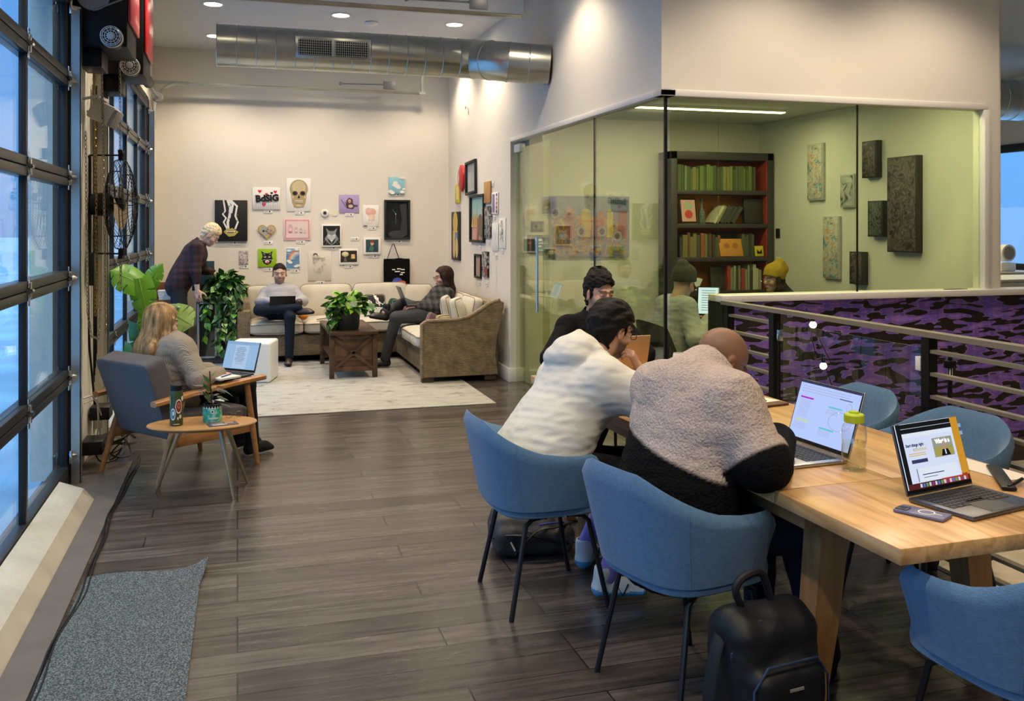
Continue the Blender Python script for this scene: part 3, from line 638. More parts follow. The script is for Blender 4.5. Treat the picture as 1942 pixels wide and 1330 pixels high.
# lips
a = Art().board(.39, .51, .03, K)
dr = [[(-.09, .25), (-.07, .12), (-.10, .08), (-.06, .03), (-.09, -.02), (-.05, -.10)], [(-.04, .25), (-.01, .16), (-.02, .05), (-.04, -.02), (-.035, -.1)], [(0, .25), (.07, .18), (.05, .06), (.08, -.02), (.05, -.10)], [(-.02, .25), (.02, .2), (0, .1)]]
for d, w in zip(dr, (.018, .030, .022, .028)): a.line(d, w, Wt)
for x, y in ((-.02, .18), (-.03, .1), (-.02, .02), (.07, 0), (.075, .07), (-.09, .1)): a.ell(x, y, .009, .009, K, 10).ell(x, y, .004, .004, Wt, 8)
GO = (.45, .36, .10)
a.poly([(-.09, -.14), (-.04, -.09), (-.015, -.105), (.01, -.09), (.09, -.14), (.04, -.19), (-.03, -.2)], GO).poly([(-.07, -.143), (-.02, -.125), (.06, -.14), (.02, -.155), (-.03, -.155)], K)
for i in range(6): a.ell(-.05+.018*i, -.137, .007, .010, Wt, 8)
a.place('canvas_painting', 'back', -.075, 1.675, 'black canvas with gold lips and white smoke, behind the standing person')
a = Art().board(.34, .28, .012, Wt)
def heart(a, x, y, s, m): a.poly([(x, y-s)]+[(x+s*.9*math.sin(t)**3*1.0, y+s*(.81*math.cos(t)-.31*math.cos(2*t)-.12*math.cos(3*t))) for t in [PI*2*i/20+.001 for i in range(-10, 10)] if abs(t) < 3.0], m)
for x, y, s in ((-.08, .09, .026), (.0, .055, .02), (.11, .085, .024), (-.03, -.075, .03), (-.12, .03, .018)): heart(a, x, y, s, (.60, .03, .08))
heart(a, .065, .07, .018, K)
for i in range(16): x = -.16+.021*i; a.line([(x, -.135), (x+.002, -.135+.05+.05*((i*7) % 5)/5)], .003, (.25, .22, .40))
a.text(.01, .0, 'BdSiG', .115, K, .006, .06)
a.place('graffiti_print', 'back', .35, 1.955, 'white print with black BdSiG lettering and red hearts')
# skull
a = Art().board(.30, .42, .006, Wt); BN = (.42, .33, .18); B2 = (.58, .48, .30)
a.ell(0, .075, .115, .12, BN).poly([(-.10, .03), (.10, .03), (.085, -.10), (.06, -.16), (-.06, -.16), (-.085, -.10)], BN).ell(0, .095, .085, .085, B2)
for s in (-1, 1): a.ell(s*.047, .02, .034, .030, (.10, .06, .03)).ell(s*.05, .018, .022, .02, K).ell(s*.08, -.03, .02, .014, B2)
a.poly([(0, .0), (-.016, -.04), (.016, -.04)], K).rect(0, -.085, .10, .035, (.70, .60, .42))
for i in range(7): a.line([(-.043+.0145*i, -.103), (-.043+.0145*i, -.068)], .002, (.2, .12, .06))
a.line([(-.05, -.086), (.05, -.086)], .003, (.15, .1, .05)).ell(0, -.14, .04, .014, B2)
a.place('skull_poster', 'back', .75, 2.005, 'white poster of a tan human skull, top of the back wall')
# heart
a = Art(); a.mb.prism([(.11*math.sin(t)**3, .105*(.81*math.cos(t)-.31*math.cos(2*t)-.12*math.cos(3*t)-.06*math.cos(4*t))) for t in [2*PI*i/32 for i in range(32)]][::-1], .02, a.mi(mat('tan wood plaque', (.40, .28, .15), .6))); a.z = .021
a.poly([(.095*math.sin(t)**3, .092*(.81*math.cos(t)-.31*math.cos(2*t)-.12*math.cos(3*t)-.06*math.cos(4*t))) for t in [2*PI*i/32 for i in range(32)]], (.50, .38, .2)).ell(-.02, .01, .05, .045, G).rect(-.02, -.035, .05, .03, G)
for s in (-1, 1): a.ell(-.02+s*.02, .0, .014, .012, K)
for i in range(9): a.ell(.03+.025*math.cos(i*2.4), -.01+.03*math.sin(i*1.7), .013, .010, (.30, .10, .10) if i % 2 else (.35, .33, .3), 8)
a.place('heart_plaque', 'back', .355, 1.545, 'heart shaped wooden plaque with a grey skull')
# dolls
a = Art().board(.34, .28, .006, (.70, .52, .52)).rect(0, 0, .30, .24, (.62, .24, .28)).rect(0, 0, .275, .215, (.74, .56, .56)).rect(0, 0, .255, .195, (.74, .60, .59))
for x, s, c in ((-.085, 1.0, (.55, .2, .28)), (-.015, .72, (.6, .3, .38)), (.045, .55, (.25, .22, .42)), (.095, .42, (.65, .42, .42))):
    a.ell(x, -.045+.05*s, .03*s, .058*s, c).ell(x, -.045+.05*s, .024*s, .05*s, (.72, .58, .58)).ell(x, -.045+.075*s, .017*s, .017*s, (.6, .4, .42)).rect(x, -.045+.012*s, .05*s, .02*s, c)
a.place('nesting_doll_print', 'back', .73, 1.565, 'pink bordered print of four nesting dolls')
for x, l, in_ in ((1.075, 'round white thermostat with dark centre, beside the lavender print', 1),):
    a = Art(); a.mb.lathe([(.001, 0), (.05, 0), (.05, .015), (.04, .02), (.001, .02)], mi=a.mi(Wt)); a.z = .0206; a.ell(0, 0, .028, .028, G).ell(0, 0, .018, .018, K); a.place('thermostat', 'back', x, 1.775, l, 'thermostat')
a = Art(); a.mb.lathe([(.001, 0), (.042, 0), (.042, .004), (.001, .004)], mi=a.mi((.72, .68, .58))); a.place('wall_disc', 'back', 1.2, 1.775, 'plain cream disc on the wall right of the thermostat', 'wall plate')
a = Art().board(.255, .235, .006, (.38, .30, .56)).poly([(-.03, -.06), (.05, -.07), (.08, -.02), (.05, 0), (.045, .06), (.0, .08), (-.03, .05), (-.045, 0)], (.07, .03, .04)).ell(.005, .035, .02, .025, (.55, .36, .28)).ell(.02, -.03, .03, .022, (.55, .45, .4)).line([(-.10, .05), (-.04, -.045)], .008, (.10, .05, .08)).ell(.09, -.025, .022, .014, (.1, .06, .1)).line([(-.06, .02), (.06, .03)], .006, (.2, .1, .1))
a.place('lavender_print', 'back', 1.385, 1.895, 'lavender print of a dark haired figure')
a = Art().board(.25, .29, .02, Wt).rect(0, 0, .215, .25, K)
for c, pts in (((.20, .23, .25), [(-.075, .10), (-.05, .02), (-.09, -.04), (-.04, -.10), (0, -.12), (.04, -.10), (.09, -.04), (.05, .02), (.075, .10), (.03, .06), (-.03, .06)]), ((.45, .50, .52), [(-.05, .03), (0, .0), (.05, .03), (.055, -.02), (.02, -.07), (-.02, -.07), (-.055, -.02)]), (K, [(-.055, -.03), (-.02, -.06), (0, -.1), (.02, -.06), (.055, -.03), (.03, -.085), (0, -.11), (-.03, -.085)]), (Wt, [(-.012, -.06), (.012, -.06), (0, -.08)])): a.poly(pts, c)
for s in (-1, 1): a.ell(s*.03, .0, .012, .006, Wt).line([(s*.03, .04), (s*.06, .085)], .006, G).line([(s*.06, -.03), (s*.10, -.09)], .003, G).line([(s*.05, -.05), (s*.07, -.11)], .003, G)
a.place('wolf_print', 'back', 1.16, 1.485, 'black print of a grey wolf head in a white frame')
a = Art().board(.21, .28, .006, Wt).ell(0, .05, .07, .05, (.72, .42, .36)).ell(-.03, .075, .04, .03, (.74, .50, .44)).rect(.01, -.02, .08, .08, (.74, .50, .42)).ell(0, -.02, .03, .035, (.76, .62, .55)).rect(-.03, -.09, .08, .02, (.7, .6, .54)).rect(-.07, -.13, .045, .01, K)
a.place('pink_print', 'back', 1.665, 1.74, 'pale paper with a soft pink figure drawing')
SB = (.25, .52, .62)
a = Art().board(.21, .21, .02, SB)
for x, y, r in ((-.02, .03, .03), (-.03, .0, .03), (.0, -.01, .035), (.02, -.03, .03), (-.085, -.085, .03), (-.06, -.1, .03), (.07, -.09, .03), (.09, -.05, .02), (.05, .1, .028), (.085, .095, .024)): a.ell(x, min(y, .1-r*.0), r*1.1, r*.7, Wt if r != .028 else (.66, .66, .55), 14)
a.place('cloud_print', 'back', 2.005, 2.145, 'small sky-blue print with white cloud shapes, highest on the right')
a = Art().frame(.34, .52, .025, .03, K).rect(0, 0, .30, .48, mat('glossy black poster', (.012, .014, .018), .12, var=.6, vscale=9, coat=.5)); a.z = .012
a.poly([(.02, -.22), (.06, .0), (.03, .2), (.12, .22), (.13, -.2)], (.022, .024, .03)).line([(-.06, .13), (-.02, .08), (-.02, -.05)], .012, (.04, .06, .08)).ell(-.02, .075, .008, .006, Wt).ell(0, -.19, .12, .05, (.03, .032, .036), 16)
a.place('framed_black_poster', 'back', 2.01, 1.69, 'tall nearly black framed poster above the tote bag')
NS = nodemat('muted collage print', lambda t, b, N, L: _coll(t, b, N, L, [(.3, (.10, .08, .20)), (.45, (.40, .36, .38)), (.55, (.62, .58, .55)), (.7, (.2, .16, .3))], 22), .6) if False else None
def _coll(t, b, N, L, st, sc, stretch=(1, 1, 1)):
    c = N('ShaderNodeTexCoord'); mp = N('ShaderNodeMapping'); mp.inputs['Scale'].default_value = stretch; L(c.outputs['Object'], mp.inputs[0])
    n = N('ShaderNodeTexNoise'); n.inputs['Scale'].default_value = sc; n.inputs['Detail'].default_value = 3; n.inputs['Distortion'].default_value = 1.4; L(mp.outputs[0], n.inputs[0]); r = ramp(t, st); L(n.outputs[0], r.inputs[0]); L(r.outputs[0], b.inputs['Base Color'])
def coll(name, st, sc, stretch=(1, 1, 1), rough=.6): return nodemat(name, lambda t, b, N, L: _coll(t, b, N, L, st, sc, stretch), rough)
NS = coll('muted collage print', [(.3, (.06, .05, .14)), (.45, (.35, .3, .34)), (.55, (.6, .56, .52)), (.7, (.2, .14, .3))], 26)
Art().board(.11, .18, .008, NS).place('collage_print', 'back', .075, 1.21, 'small purple and grey collage, lowest at the left of the wall')
a = Art().board(.225, .23, .012, (.28, .48, .01)).poly([(-.075, .09), (-.055, .02), (-.07, -.02), (-.04, -.07), (0, -.09), (.045, -.065), (.065, -.01), (.055, .03), (.065, .09), (.03, .06), (-.03, .06)], K)
for s in (-1, 1): a.ell(s*.026, .012, .014, .009, (.7, .7, .6)).ell(s*.026, .012, .004, .008, K, 8).line([(s*.02, -.02), (s*.07, -.03)], .004, Wt).line([(s*.03, .04), (s*.045, .055)], .004, Wt)
a.ell(0, -.045, .026, .02, Wt).ell(.005, -.055, .016, .015, (.65, .12, .10)).poly([(0, -.025), (-.008, -.015), (.008, -.015)], (.6, .3, .3))
a.place('cat_print', 'back', .36, 1.205, 'lime green print of a black and white cat face')
a = Art().board(.19, .28, .006, Wt).rect(0, .0, .165, .255, (.12, .25, .45)).rect(0, .09, .165, .07, (.25, .42, .60))
for i, c in enumerate(((.62, .2, .15), (.65, .42, .3), (.6, .6, .55), (.3, .5, .6), (.3, .3, .55))): a.arc(.075, -.02, .125-.017*i, .016, PI*.52, PI*.97, c, 12)
for x, y in ((-.05, -.03), (-.03, -.05), (.06, -.09), (.04, -.1), (-.05, .1), (.05, .115)): a.ell(x, y, .028, .016, Wt, 12)
a.place('rainbow_print', 'back', .675, 1.195, 'blue print with a rainbow and clouds, behind the seated man')
a = Art().board(.29, .38, .005, (.66, .62, .55)); random.seed(5)
def scrib(a, cx, cy, w, h, n, m, lw=.0025):
    for i in range(n):
        x = cx+random.uniform(-w, w); y = cy+random.uniform(-h, h); pts = [(x, y)]
        for k in range(5): x += random.uniform(-.02, .02); y += random.uniform(-.03, .02); pts.append((x, y))
        a.line(pts, lw, m)
PG = (.16, .15, .14)
scrib(a, -.05, .08, .03, .06, 8, (.35, .32, .3)); scrib(a, .04, .04, .06, .08, 12, PG); scrib(a, -.02, -.05, .05, .05, 7, (.3, .28, .26)); a.ell(-.055, .145, .028, .022, (.12, .1, .1)).ell(-.052, .125, .02, .022, (.6, .55, .48))
a.place('pencil_sketch', 'back', 1.01, 1.095, 'cream paper with a scratchy pencil sketch of figures')
a = Art().board(.245, .205, .012, Wt).rect(0, .005, .21, .15, (.015, .012, .01)).ell(-.045, .035, .045, .032, (.55, .50, .22)).ell(-.045, .045, .035, .018, (.72, .70, .50)).poly([(-.05, .0), (-.04, .0), (-.02, -.06), (-.07, -.06)], (.12, .12, .1)).rect(.055, .0, .05, .05, (.65, .42, .12)).ell(.055, .025, .025, .008, (.7, .55, .3)).ell(.06, -.01, .012, .01, (.72, .6, .4))
a.place('cocktail_photo', 'back', 1.38, 1.21, 'white bordered photo of two cocktails on black')
a = Art().board(.22, .22, .02, Wt).rect(0, 0, .165, .165, (.02, .07, .08)).poly([(-.07, -.07), (-.03, .03), (.0, .06), (.04, .0), (.07, -.07)], (.02, .03, .06)).ell(0, .03, .022, .026, (.6, .35, .25)).ell(.0, .055, .025, .015, (.28, .04, .02)).poly([(-.02, .01), (.03, -.02), (.01, -.07), (-.05, -.06)], (.05, .16, .14))
a.place('teal_print', 'back', 1.68, 1.35, 'dark teal print of a red haired figure in a white frame')
for x, z, o in ((-.05, 1.395, 'below the black canvas with gold lips'), (.37, 1.79, 'below the BdSiG graffiti print'), (.76, 1.775, 'below the skull poster'), (.37, 1.40, 'below the heart plaque'), (.77, 1.405, 'below the nesting doll print'), (1.39, 1.755, 'below the lavender print'), (1.17, 1.325, 'below the wolf print'), (1.68, 1.58, 'below the pale pink drawing'), (2.0, 2.02, 'below the cloud print'), (2.02, 1.405, 'below the tall black poster'), (.08, 1.10, 'below the small purple collage'), (.37, 1.06, 'below the lime green cat print'), (.70, 1.035, 'below the rainbow print'), (1.02, .88, 'below the pencil sketch'), (1.38, 1.085, 'below the cocktail photo'), (1.70, 1.215, 'below the teal print'), (1.46, 1.44, 'alone on bare wall right of the wolf print')):
    card('back', x, z, o)
# tote bag
tb = thing('tote_bag', 'black tote bag hanging on the back wall above the sofa', 'tote bag', (2.0, 12.06, 1.12))
BLC = mat('black canvas cloth', (.004, .004, .0045), .9, bump=.3, scale=90, spec=.1)
MB().grid([[(-.17+.34*i/8+(.0 if j else .01), -.03*math.sin(PI*i/8)*math.sin(PI*j/6)-.012, -.34+.40*j/6-.01*math.sin(i)) for j in range(7)] for i in range(9)]).grid([[(-.17+.34*i/8, .02, -.34+.40*j/6) for j in range(7)] for i in range(9)][::-1]).build('bag_body', BLC, tb)
MB().tube([(-.13, -.015, .05), (-.09, -.015, .17), (-.055, -.0, .255), (-.04, .0, .26), (-.01, -.01, .17), (.03, -.015, .05)], .011, flat=.4).build('handle', BLC, tb)
a = Art(); a.z = 0
for x, y, w in ((-.05, -.06, .04), (.02, -.05, .05), (.07, -.06, .05), (0, -.085, .07), (.07, -.10, .05), (.05, -.125, .04)): a.rect(x, y, w, .014, Wt)
a.ell(0, -.2, .06, .035, (.06, .08, .45)).ell(.06, -.23, .05, .025, (.6, .12, .03)).ell(.0, -.255, .08, .025, (.5, .13, .03)).ell(-.03, -.22, .04, .02, (.12, .12, .5))
a.place('printed_motif', Matrix(((1, 0, 0, 0), (0, 0, -1, -.048), (0, 1, 0, -.02), (0, 0, 0, 1))), 0, 0, '', parent=tb)
# right wall
def RA(y0, y1, z0, z1): return y1-y0 if y1 > y0 else y0-y1, z1-z0, (y0+y1)/2, (z0+z1)/2
w, h, y, z = RA(11.13, 11.41, 2.02, 2.35)
a = Art(); a.mb.lathe([(.001, 0), (.17, 0), (.165, .03), (.10, .05), (.001, .055)], mi=a.mi(RED), mtx=Matrix.Diagonal((.82, 1, 1, 1))); a.z = .056; a.poly([(-.01, -.09), (.03, -.02), (.01, .08), (-.02, .0)], Wt); a.place('red_oval_relief', 'right', y, z+.02, 'glossy red oval relief high on the right wall')
a = Art().frame(.50, .40, .03, .03, K).rect(0, 0, .45, .35, (.42, .42, .42)).rect(.02, -.02, .14, .2, (.36, .36, .36)); a.place('framed_drawing', 'right', 10.8, 2.19, 'grey drawing in a black frame, top of the right wall', mtx=Matrix.Rotation(R(2), 4, 'Z'))
Art().board(.24, .24, .02, (.62, .48, .06)).rect(.02, 0, .1, .16, (.7, .6, .25)).place('yellow_print', 'right', 11.5, 2.02, 'yellow panel below the red oval relief')
a = Art().frame(.66, .56, .03, .03, K).rect(0, .13, .60, .25, (.28, .48, .48)).rect(0, -.12, .60, .26, (.55, .34, .26)); a.z = .012
for i in range(6): x = -.24+.09*i; a.poly([(x-.035, -.1), (x+.035, -.1), (x+.01, .08+.04*(i % 3))], (.62, .42, .16))
a.ell(.15, -.08, .13, .13, (.14, .10, .07)).line([(-.02, -.25), (.03, -.05)], .05, (.42, .16, .10)); a.place('framed_painting', 'right', 10.5, 1.695, 'black framed teal and orange painting of raised hands')
Art().board(.27, .24, .02, mat('amber wood panel', (.42, .22, .07), .5, var=.3, vscale=5, stretch=(6, 1, 1))).place('amber_relief', 'right', 10.03, 1.985, 'small amber wooden panel above the painting cluster')
a = Art().board(.26, .235, .008, Wt).rect(-.05, 0, .10, .2, (.18, .18, .34))
for i, c in enumerate(((.05, .03, .3), (.55, .2, .06), (.5, .05, .04), (.45, .02, .05), (.35, .0, .05))): a.ell(.08, .09-.045*i, .026, .018, c, 12)
a.place('colour_chart_print', 'right', 9.745, 1.855, 'white print with a column of blue orange and red dots')
a = Art().board(.46, .62, .02, K).ell(0, .17, .13, .14, (.62, .48, .03)).ell(.0, .17, .07, .12, (.55, .36, .16)).rect(0, .02, .26, .10, (.62, .46, .05)).rect(.06, -.03, .14, .16, (.12, .22, .42)).ell(-.06, -.15, .07, .13, (.6, .45, .2)).ell(.09, -.15, .07, .13, (.6, .45, .2)).rect(-.08, -.03, .08, .12, (.62, .46, .1)); a.place('yellow_figure_painting', 'right', 11.6, 1.48, 'tall black painting with a yellow and blue figure')
BW = coll('black and white swirl', [(.44, (.012, .012, .012)), (.5, (.5, .5, .48)), (.56, (.03, .03, .03)), (.66, (.45, .45, .43))], 9, (1, 1, .6))
Art().board(.29, .36, .015, BW).place('monochrome_print', 'right', 10.02, 1.65, 'black and white swirled print beside the raised hands painting')
a = Art().board(.26, .30, .006, (.70, .70, .70)); scrib(a, 0, .05, .06, .08, 5, (.5, .5, .5), .003); a.place('pale_sketch', 'right', 9.745, 1.485, 'very pale sketch on white paper')
a = Art().board(.24, .32, .006, Wt); random.seed(9); scrib(a, 0, .05, .05, .09, 14, (.04, .10, .07), .006); a.place('green_ink_print', 'right', 9.45, 1.53, 'white paper with a dark green ink drawing, nearest the office')
Art().frame(.30, .28, .022, .02, K).rect(0, 0, .26, .24, (.36, .26, .22)).place('brown_framed_print', 'right', 10.48, 1.14, 'small dark framed brown print, lower left of the pair')
a = Art().board(.25, .29, .02, BW).rect(.06, -.08, .10, .10, (.25, .04, .03)); a.place('mixed_media_print', 'right', 10.13, 1.175, 'small black white and red panel, lower right of the pair')
for y, z, o in ((11.45, 1.86, 'below the yellow panel'), (10.4, 1.36, 'below the raised hands painting'), (10.0, 1.42, 'below the black and white swirled print'), (9.78, 1.70, 'below the dotted colour chart'), (9.47, 1.34, 'below the green ink drawing'), (10.7, 1.12, 'left of the small brown framed print'), (10.42, .94, 'below the small brown framed print'), (10.1, .95, 'below the black white and red panel'), (9.84, 2.07, 'right of the amber wooden panel'), (9.7, 1.28, 'below the very pale sketch')):
    card('right', y, z, o+' on the right wall', .09, .05)
for i, (y, z, l) in enumerate(((9.95, 1.2, 'upper'), (9.72, 1.13, 'middle'), (9.72, .98, 'lower'))):
    a = Art(); 
    for k in range(5): a.ell(.02*math.sin(k*2), .05-.03*k, .035, .012, (.72, .72, .74), 10)
    a.place('white_paper_cutout', 'right', y, z, l+' white paper cutout near the office end of the right wall')
# office art
CARV = coll('carved dark relief', [(.40, (.015, .012, .013)), (.5, (.16, .12, .12)), (.60, (.02, .016, .016)), (.7, (.2, .15, .15))], 12)
CARG = coll('carved green relief', [(.40, (.01, .014, .012)), (.5, (.12, .14, .12)), (.60, (.02, .022, .018)), (.7, (.14, .16, .13))], 18)
FLOW = coll('painted flower collage', [(.34, (.45, .45, .45)), (.42, (.60, .6, .58)), (.48, (.5, .25, .06)), (.52, (.62, .6, .56)), (.60, (.06, .18, .22)), (.68, (.6, .6, .6))], 9)
MARB = coll('grey marbled canvas', [(.38, (.05, .06, .05)), (.47, (.35, .36, .34)), (.6, (.5, .5, .47))], 9)
for (u0, v0, u1, v1), m, l, dp in (((7.80, 1.86, 8.06, 2.42), FLOW, 'tall narrow flower collage, upper left on the office wall', .03), ((7.55, 1.10, 7.80, 1.70), FLOW, 'tall narrow flower collage, lower one on the office wall', .03), ((7.33, 1.78, 7.53, 2.09), MARB, 'small grey marbled canvas on the office wall', .03),
        ((6.97, 2.04, 7.17, 2.37), CARV, 'small carved brown panel, topmost on the office wall', .06), ((6.89, 1.51, 7.09, 1.83), CARG, 'small carved greenish panel left of the big carved one', .06), ((7.16, 1.07, 7.35, 1.37), CARV, 'small carved brown panel, lowest on the office wall', .06), ((6.46, 1.38, 6.83, 2.20), CARV, 'large carved dark floral panel on the office wall', .06)):
    a = Art().board(u1-u0, v1-v0, dp, paint((.03, .024, .022)) if dp > .04 else paint((.5, .5, .46))); a.mb.b2((-(u1-u0)/2+.012, -(v1-v0)/2+.012, dp), ((u1-u0)/2-.012, (v1-v0)/2-.012, dp+.006), .003, a.mi(m)); a.place('carved_relief' if dp > .04 else 'painted_canvas', 'office', (u0+u1)/2, (v0+v1)/2, l)
Art().board(.07, .10, .012, K).place('light_switch', 'office', 8.62, 1.53, 'black switch plate on the office wall beside the bookshelf', 'switch')
Art().board(.07, .11, .008, Wt).place('wall_outlet', 'office', 8.62, 1.22, 'white outlet above the woman in the yellow beanie', 'outlet')
PNT = coll('mural painting colours', [(.30, (.03, .05, .12)), (.40, (.16, .17, .28)), (.46, (.35, .10, .05)), (.52, (.50, .35, .05)), (.56, (.30, .07, .05)), (.62, (.22, .20, .30)), (.72, (.05, .05, .08))], 5, (1.6, 1, .8))
a = Art().board(.88, .63, .03, (.20, .22, .34)).rect(0, -.09, .84, .40, PNT)
for x, w, h, c in ((-.22, .10, .28, (.40, .12, .08)), (-.05, .10, .26, (.55, .38, .05)), (.12, .08, .22, (.42, .14, .08)), (.22, .07, .26, (.55, .40, .06)), (.36, .10, .30, (.30, .05, .03))): a.rect(x, .02, w, h, c).ell(x, .02+h/2, w/2, .04, c, 12)
for x, y in ((-.38, .14), (-.1, -.05), (.13, -.05), (.3, -.1)): a.ell(x, y, .05, .055, (.3, .3, .34)).ell(x, y, .03, .035, (.08, .05, .05))
a.rect(.33, .22, .2, .12, (.06, .09, .16)); a.place('canvas_painting', 'officeback', 3.5, 1.6, 'wide blue and red abstract canvas inside the glass office')
a = Art().board(.23, .19, .02, K).rect(-.085, 0, .015, .15, (.45, .06, .05)).rect(.03, 0, .14, .14, emis('panel screen', (.03, .08, .13), .8)).rect(.0, .045, .07, .018, emis('panel text', (.8, .85, .9), 1)).rect(.03, .01, .14, .006, MATS['panel text']).rect(-.0, -.02, .06, .012, MATS['panel text']).rect(.02, -.06, .1, .008, emis('panel green', (.2, .8, .4), 1)); a.place('touch_screen', 'officeback', 2.94, 1.42, 'black touch panel with a lit screen behind the glass door', 'touch panel')
Art().board(.15, .11, .006, K).rect(-.04, 0, .03, .04, (.25, .25, .2)).rect(.01, 0, .03, .05, (.2, .2, .18)).rect(.05, 0, .02, .04, (.2, .2, .18)).place('notice_card', 'officeback', 2.94, 1.60, 'small black notice card above the touch panel', 'notice')
# ================================================================ FURNITURE
def wickfn(c1, c2, c3):
    def f(t, b, N, L):
        c = N('ShaderNodeTexCoord'); s = N('ShaderNodeSeparateXYZ'); L(c.outputs['Object'], s.inputs[0])
        ad = N('ShaderNodeMath'); ad.operation = 'ADD'; L(s.outputs[0], ad.inputs[0]); L(s.outputs[1], ad.inputs[1])
        cb = N('ShaderNodeCombineXYZ'); L(ad.outputs[0], cb.inputs[0]); L(s.outputs[2], cb.inputs[1])
        br = N('ShaderNodeTexBrick'); L(cb.outputs[0], br.inputs[0])
        for k, v in (('Scale', 1), ('Mortar Size', .0019), ('Mortar Smooth', .6), ('Bias', 0), ('Brick Width', .034), ('Row Height', .0120)): br.inputs[k].default_value = v
        br.inputs['Color1'].default_value = (*c1, 1); br.inputs['Color2'].default_value = (*c2, 1); br.inputs['Mortar'].default_value = (*c3, 1)
        n = N('ShaderNodeTexNoise'); n.inputs['Scale'].default_value = 9; n.inputs['Detail'].default_value = 6; L(c.outputs['Object'], n.inputs[0])
        r = ramp(t, [(.3, (.7, .68, .66)), (.7, (1.3, 1.28, 1.25))]); L(n.outputs[0], r.inputs[0])
        mx = N('ShaderNodeMix'); mx.data_type = 'RGBA'; mx.blend_type = 'MULTIPLY'; mx.inputs[0].default_value = 1; L(br.outputs[0], mx.inputs[6]); L(r.outputs[0], mx.inputs[7]); L(mx.outputs[2], b.inputs['Base Color'])
        iv = N('ShaderNodeMath'); iv.operation = 'SUBTRACT'; iv.inputs[0].default_value = 1; L(br.outputs['Fac'], iv.inputs[1])
        bp = N('ShaderNodeBump'); bp.inputs['Strength'].default_value = .8; bp.inputs['Distance'].default_value = .006; L(iv.outputs[0], bp.inputs['Height']); L(bp.outputs[0], b.inputs['Normal'])
    return f
WICK = nodemat('woven wicker', wickfn((.33, .25, .15), (.22, .165, .10), (.085, .06, .035)), .55)
LINEN = mat('oatmeal linen', (.56, .52, .44), .85, bump=.35, scale=160, var=.08, vscale=6, sheen=.2)
PIPE = mat('taupe piping', (.26, .22, .16), .8)
def se(c, d, e=.45, e2=.25, rz=0, ry=0, rx=0, nu=28, nvv=14, sag=0):
    M = Matrix.Translation(Vec(c)) @ Matrix.Rotation(rz, 4, 'Z') @ Matrix.Rotation(ry, 4, 'Y') @ Matrix.Rotation(rx, 4, 'X'); f = lambda v, p: math.copysign(abs(v)**p, v); P = []
    for i in range(nu):
        u = 2*PI*i/nu; row = []
        for j in range(nvv+1):
            v = -PI/2+PI*j/nvv; x = f(math.cos(v), e)*f(math.cos(u), e2); y = f(math.cos(v), e)*f(math.sin(u), e2); z = f(math.sin(v), e)
            z *= 1-.25*sag*(x*x+y*y); row.append(M @ Vec((d[0]/2*x, d[1]/2*y, d[2]/2*z)))
        P.append(row)
    return P, M, f
def cushion(name, c, d, parent, m=LINEN, e=.45, e2=.22, rz=0, ry=0, rx=0, piping=True, sag=.6, label=None):
    P, M, f = se(c, d, e, e2, rz, ry, rx, sag=sag); mb = MB(); mb.grid(P, closed_u=True)
    if piping:
        for h in (.62, -.62):
            q = math.asin(min(1, abs(h))**(1/e))*(1 if h > 0 else -1); k = f(math.cos(q), e)
            mb.tube([M @ Vec((d[0]/2*k*f(math.cos(u), e2)*1.005, d[1]/2*k*f(math.sin(u), e2)*1.005, d[2]/2*h*(1-.25*sag*(k*k)*(f(math.cos(u), e2)**2+f(math.sin(u), e2)**2))*1.0)) for u in [2*PI*i/40 for i in range(40)]], .005, 5, mi=1, closed=True)
    return mb.build(name, [m, PIPE], parent)
sf = thing('sectional_sofa', 'L shaped wicker sectional sofa with oatmeal cushions along back and right walls', 'sofa', (1.3, 11.5, 0.0105))
def off(o, t): return Matrix.Translation(-Vec(t.location))
O = Matrix.Translation(Vec((-1.3, -11.5, 0)))
MB().b2((.10, 11.16, .07), (1.86, 12.0, .32), .02, mtx=O).b2((1.84, 9.40, .07), (2.60, 12.0, .32), .02, mtx=O).b2((.10, 11.92, .07), (2.6, 12.04, .80), .03, mtx=O).b2((2.52, 9.4, .07), (2.64, 12.0, .80), .03, mtx=O).build('base', WICK, sf)
prof = [(1.80, .05), (2.60, .05), (2.57, .25), (2.59, .45), (2.66, .74), (2.665, .80), (2.62, .825), (2.52, .80), (2.40, .72), (2.28, .655), (2.15, .63), (1.85, .625), (1.80, .59)]
mb = MB(); n = len(prof)
for y in (9.29, 9.42): pass
ins = [(2.2+(x-2.2)*.985, .42+(z-.42)*.98) for x, z in prof]
rows = [[(p[0], 9.275, p[1]) for p in ins], [(p[0], 9.29, p[1]) for p in prof], [(p[0], 9.41, p[1]) for p in prof], [(p[0], 9.425, p[1]) for p in ins]]
mb.grid([[r[i] for r in rows] for i in range(n)][::-1], closed_u=True, mtx=O).poly([r for r in rows[0]], mtx=O).poly(rows[3][::-1], mtx=O)
mb.tube([(p[0], 9.285, p[1]) for p in prof[6:]+prof[:1]], .020, 8, mtx=O); mb.build('arm', WICK, sf)
prof2 = [(11.14, .05), (12.0, .05), (12.0, .80), (11.85, .78), (11.65, .66), (11.45, .61), (11.14, .60)]
MB().prism([(y, z) for y, z in prof2], .14, mtx=O @ Matrix(((0, 0, 1, 0.0), (1, 0, 0, 0), (0, 1, 0, 0), (0, 0, 0, 1)))).build('arm', WICK, sf)
for x, y in ((1.86, 9.33), (2.52, 9.33), (.08, 11.2), (.08, 11.9), (2.5, 11.9)): MB().box((x, y, .025), (.12, .08, .05), mtx=O).build('foot', DWOOD, sf)
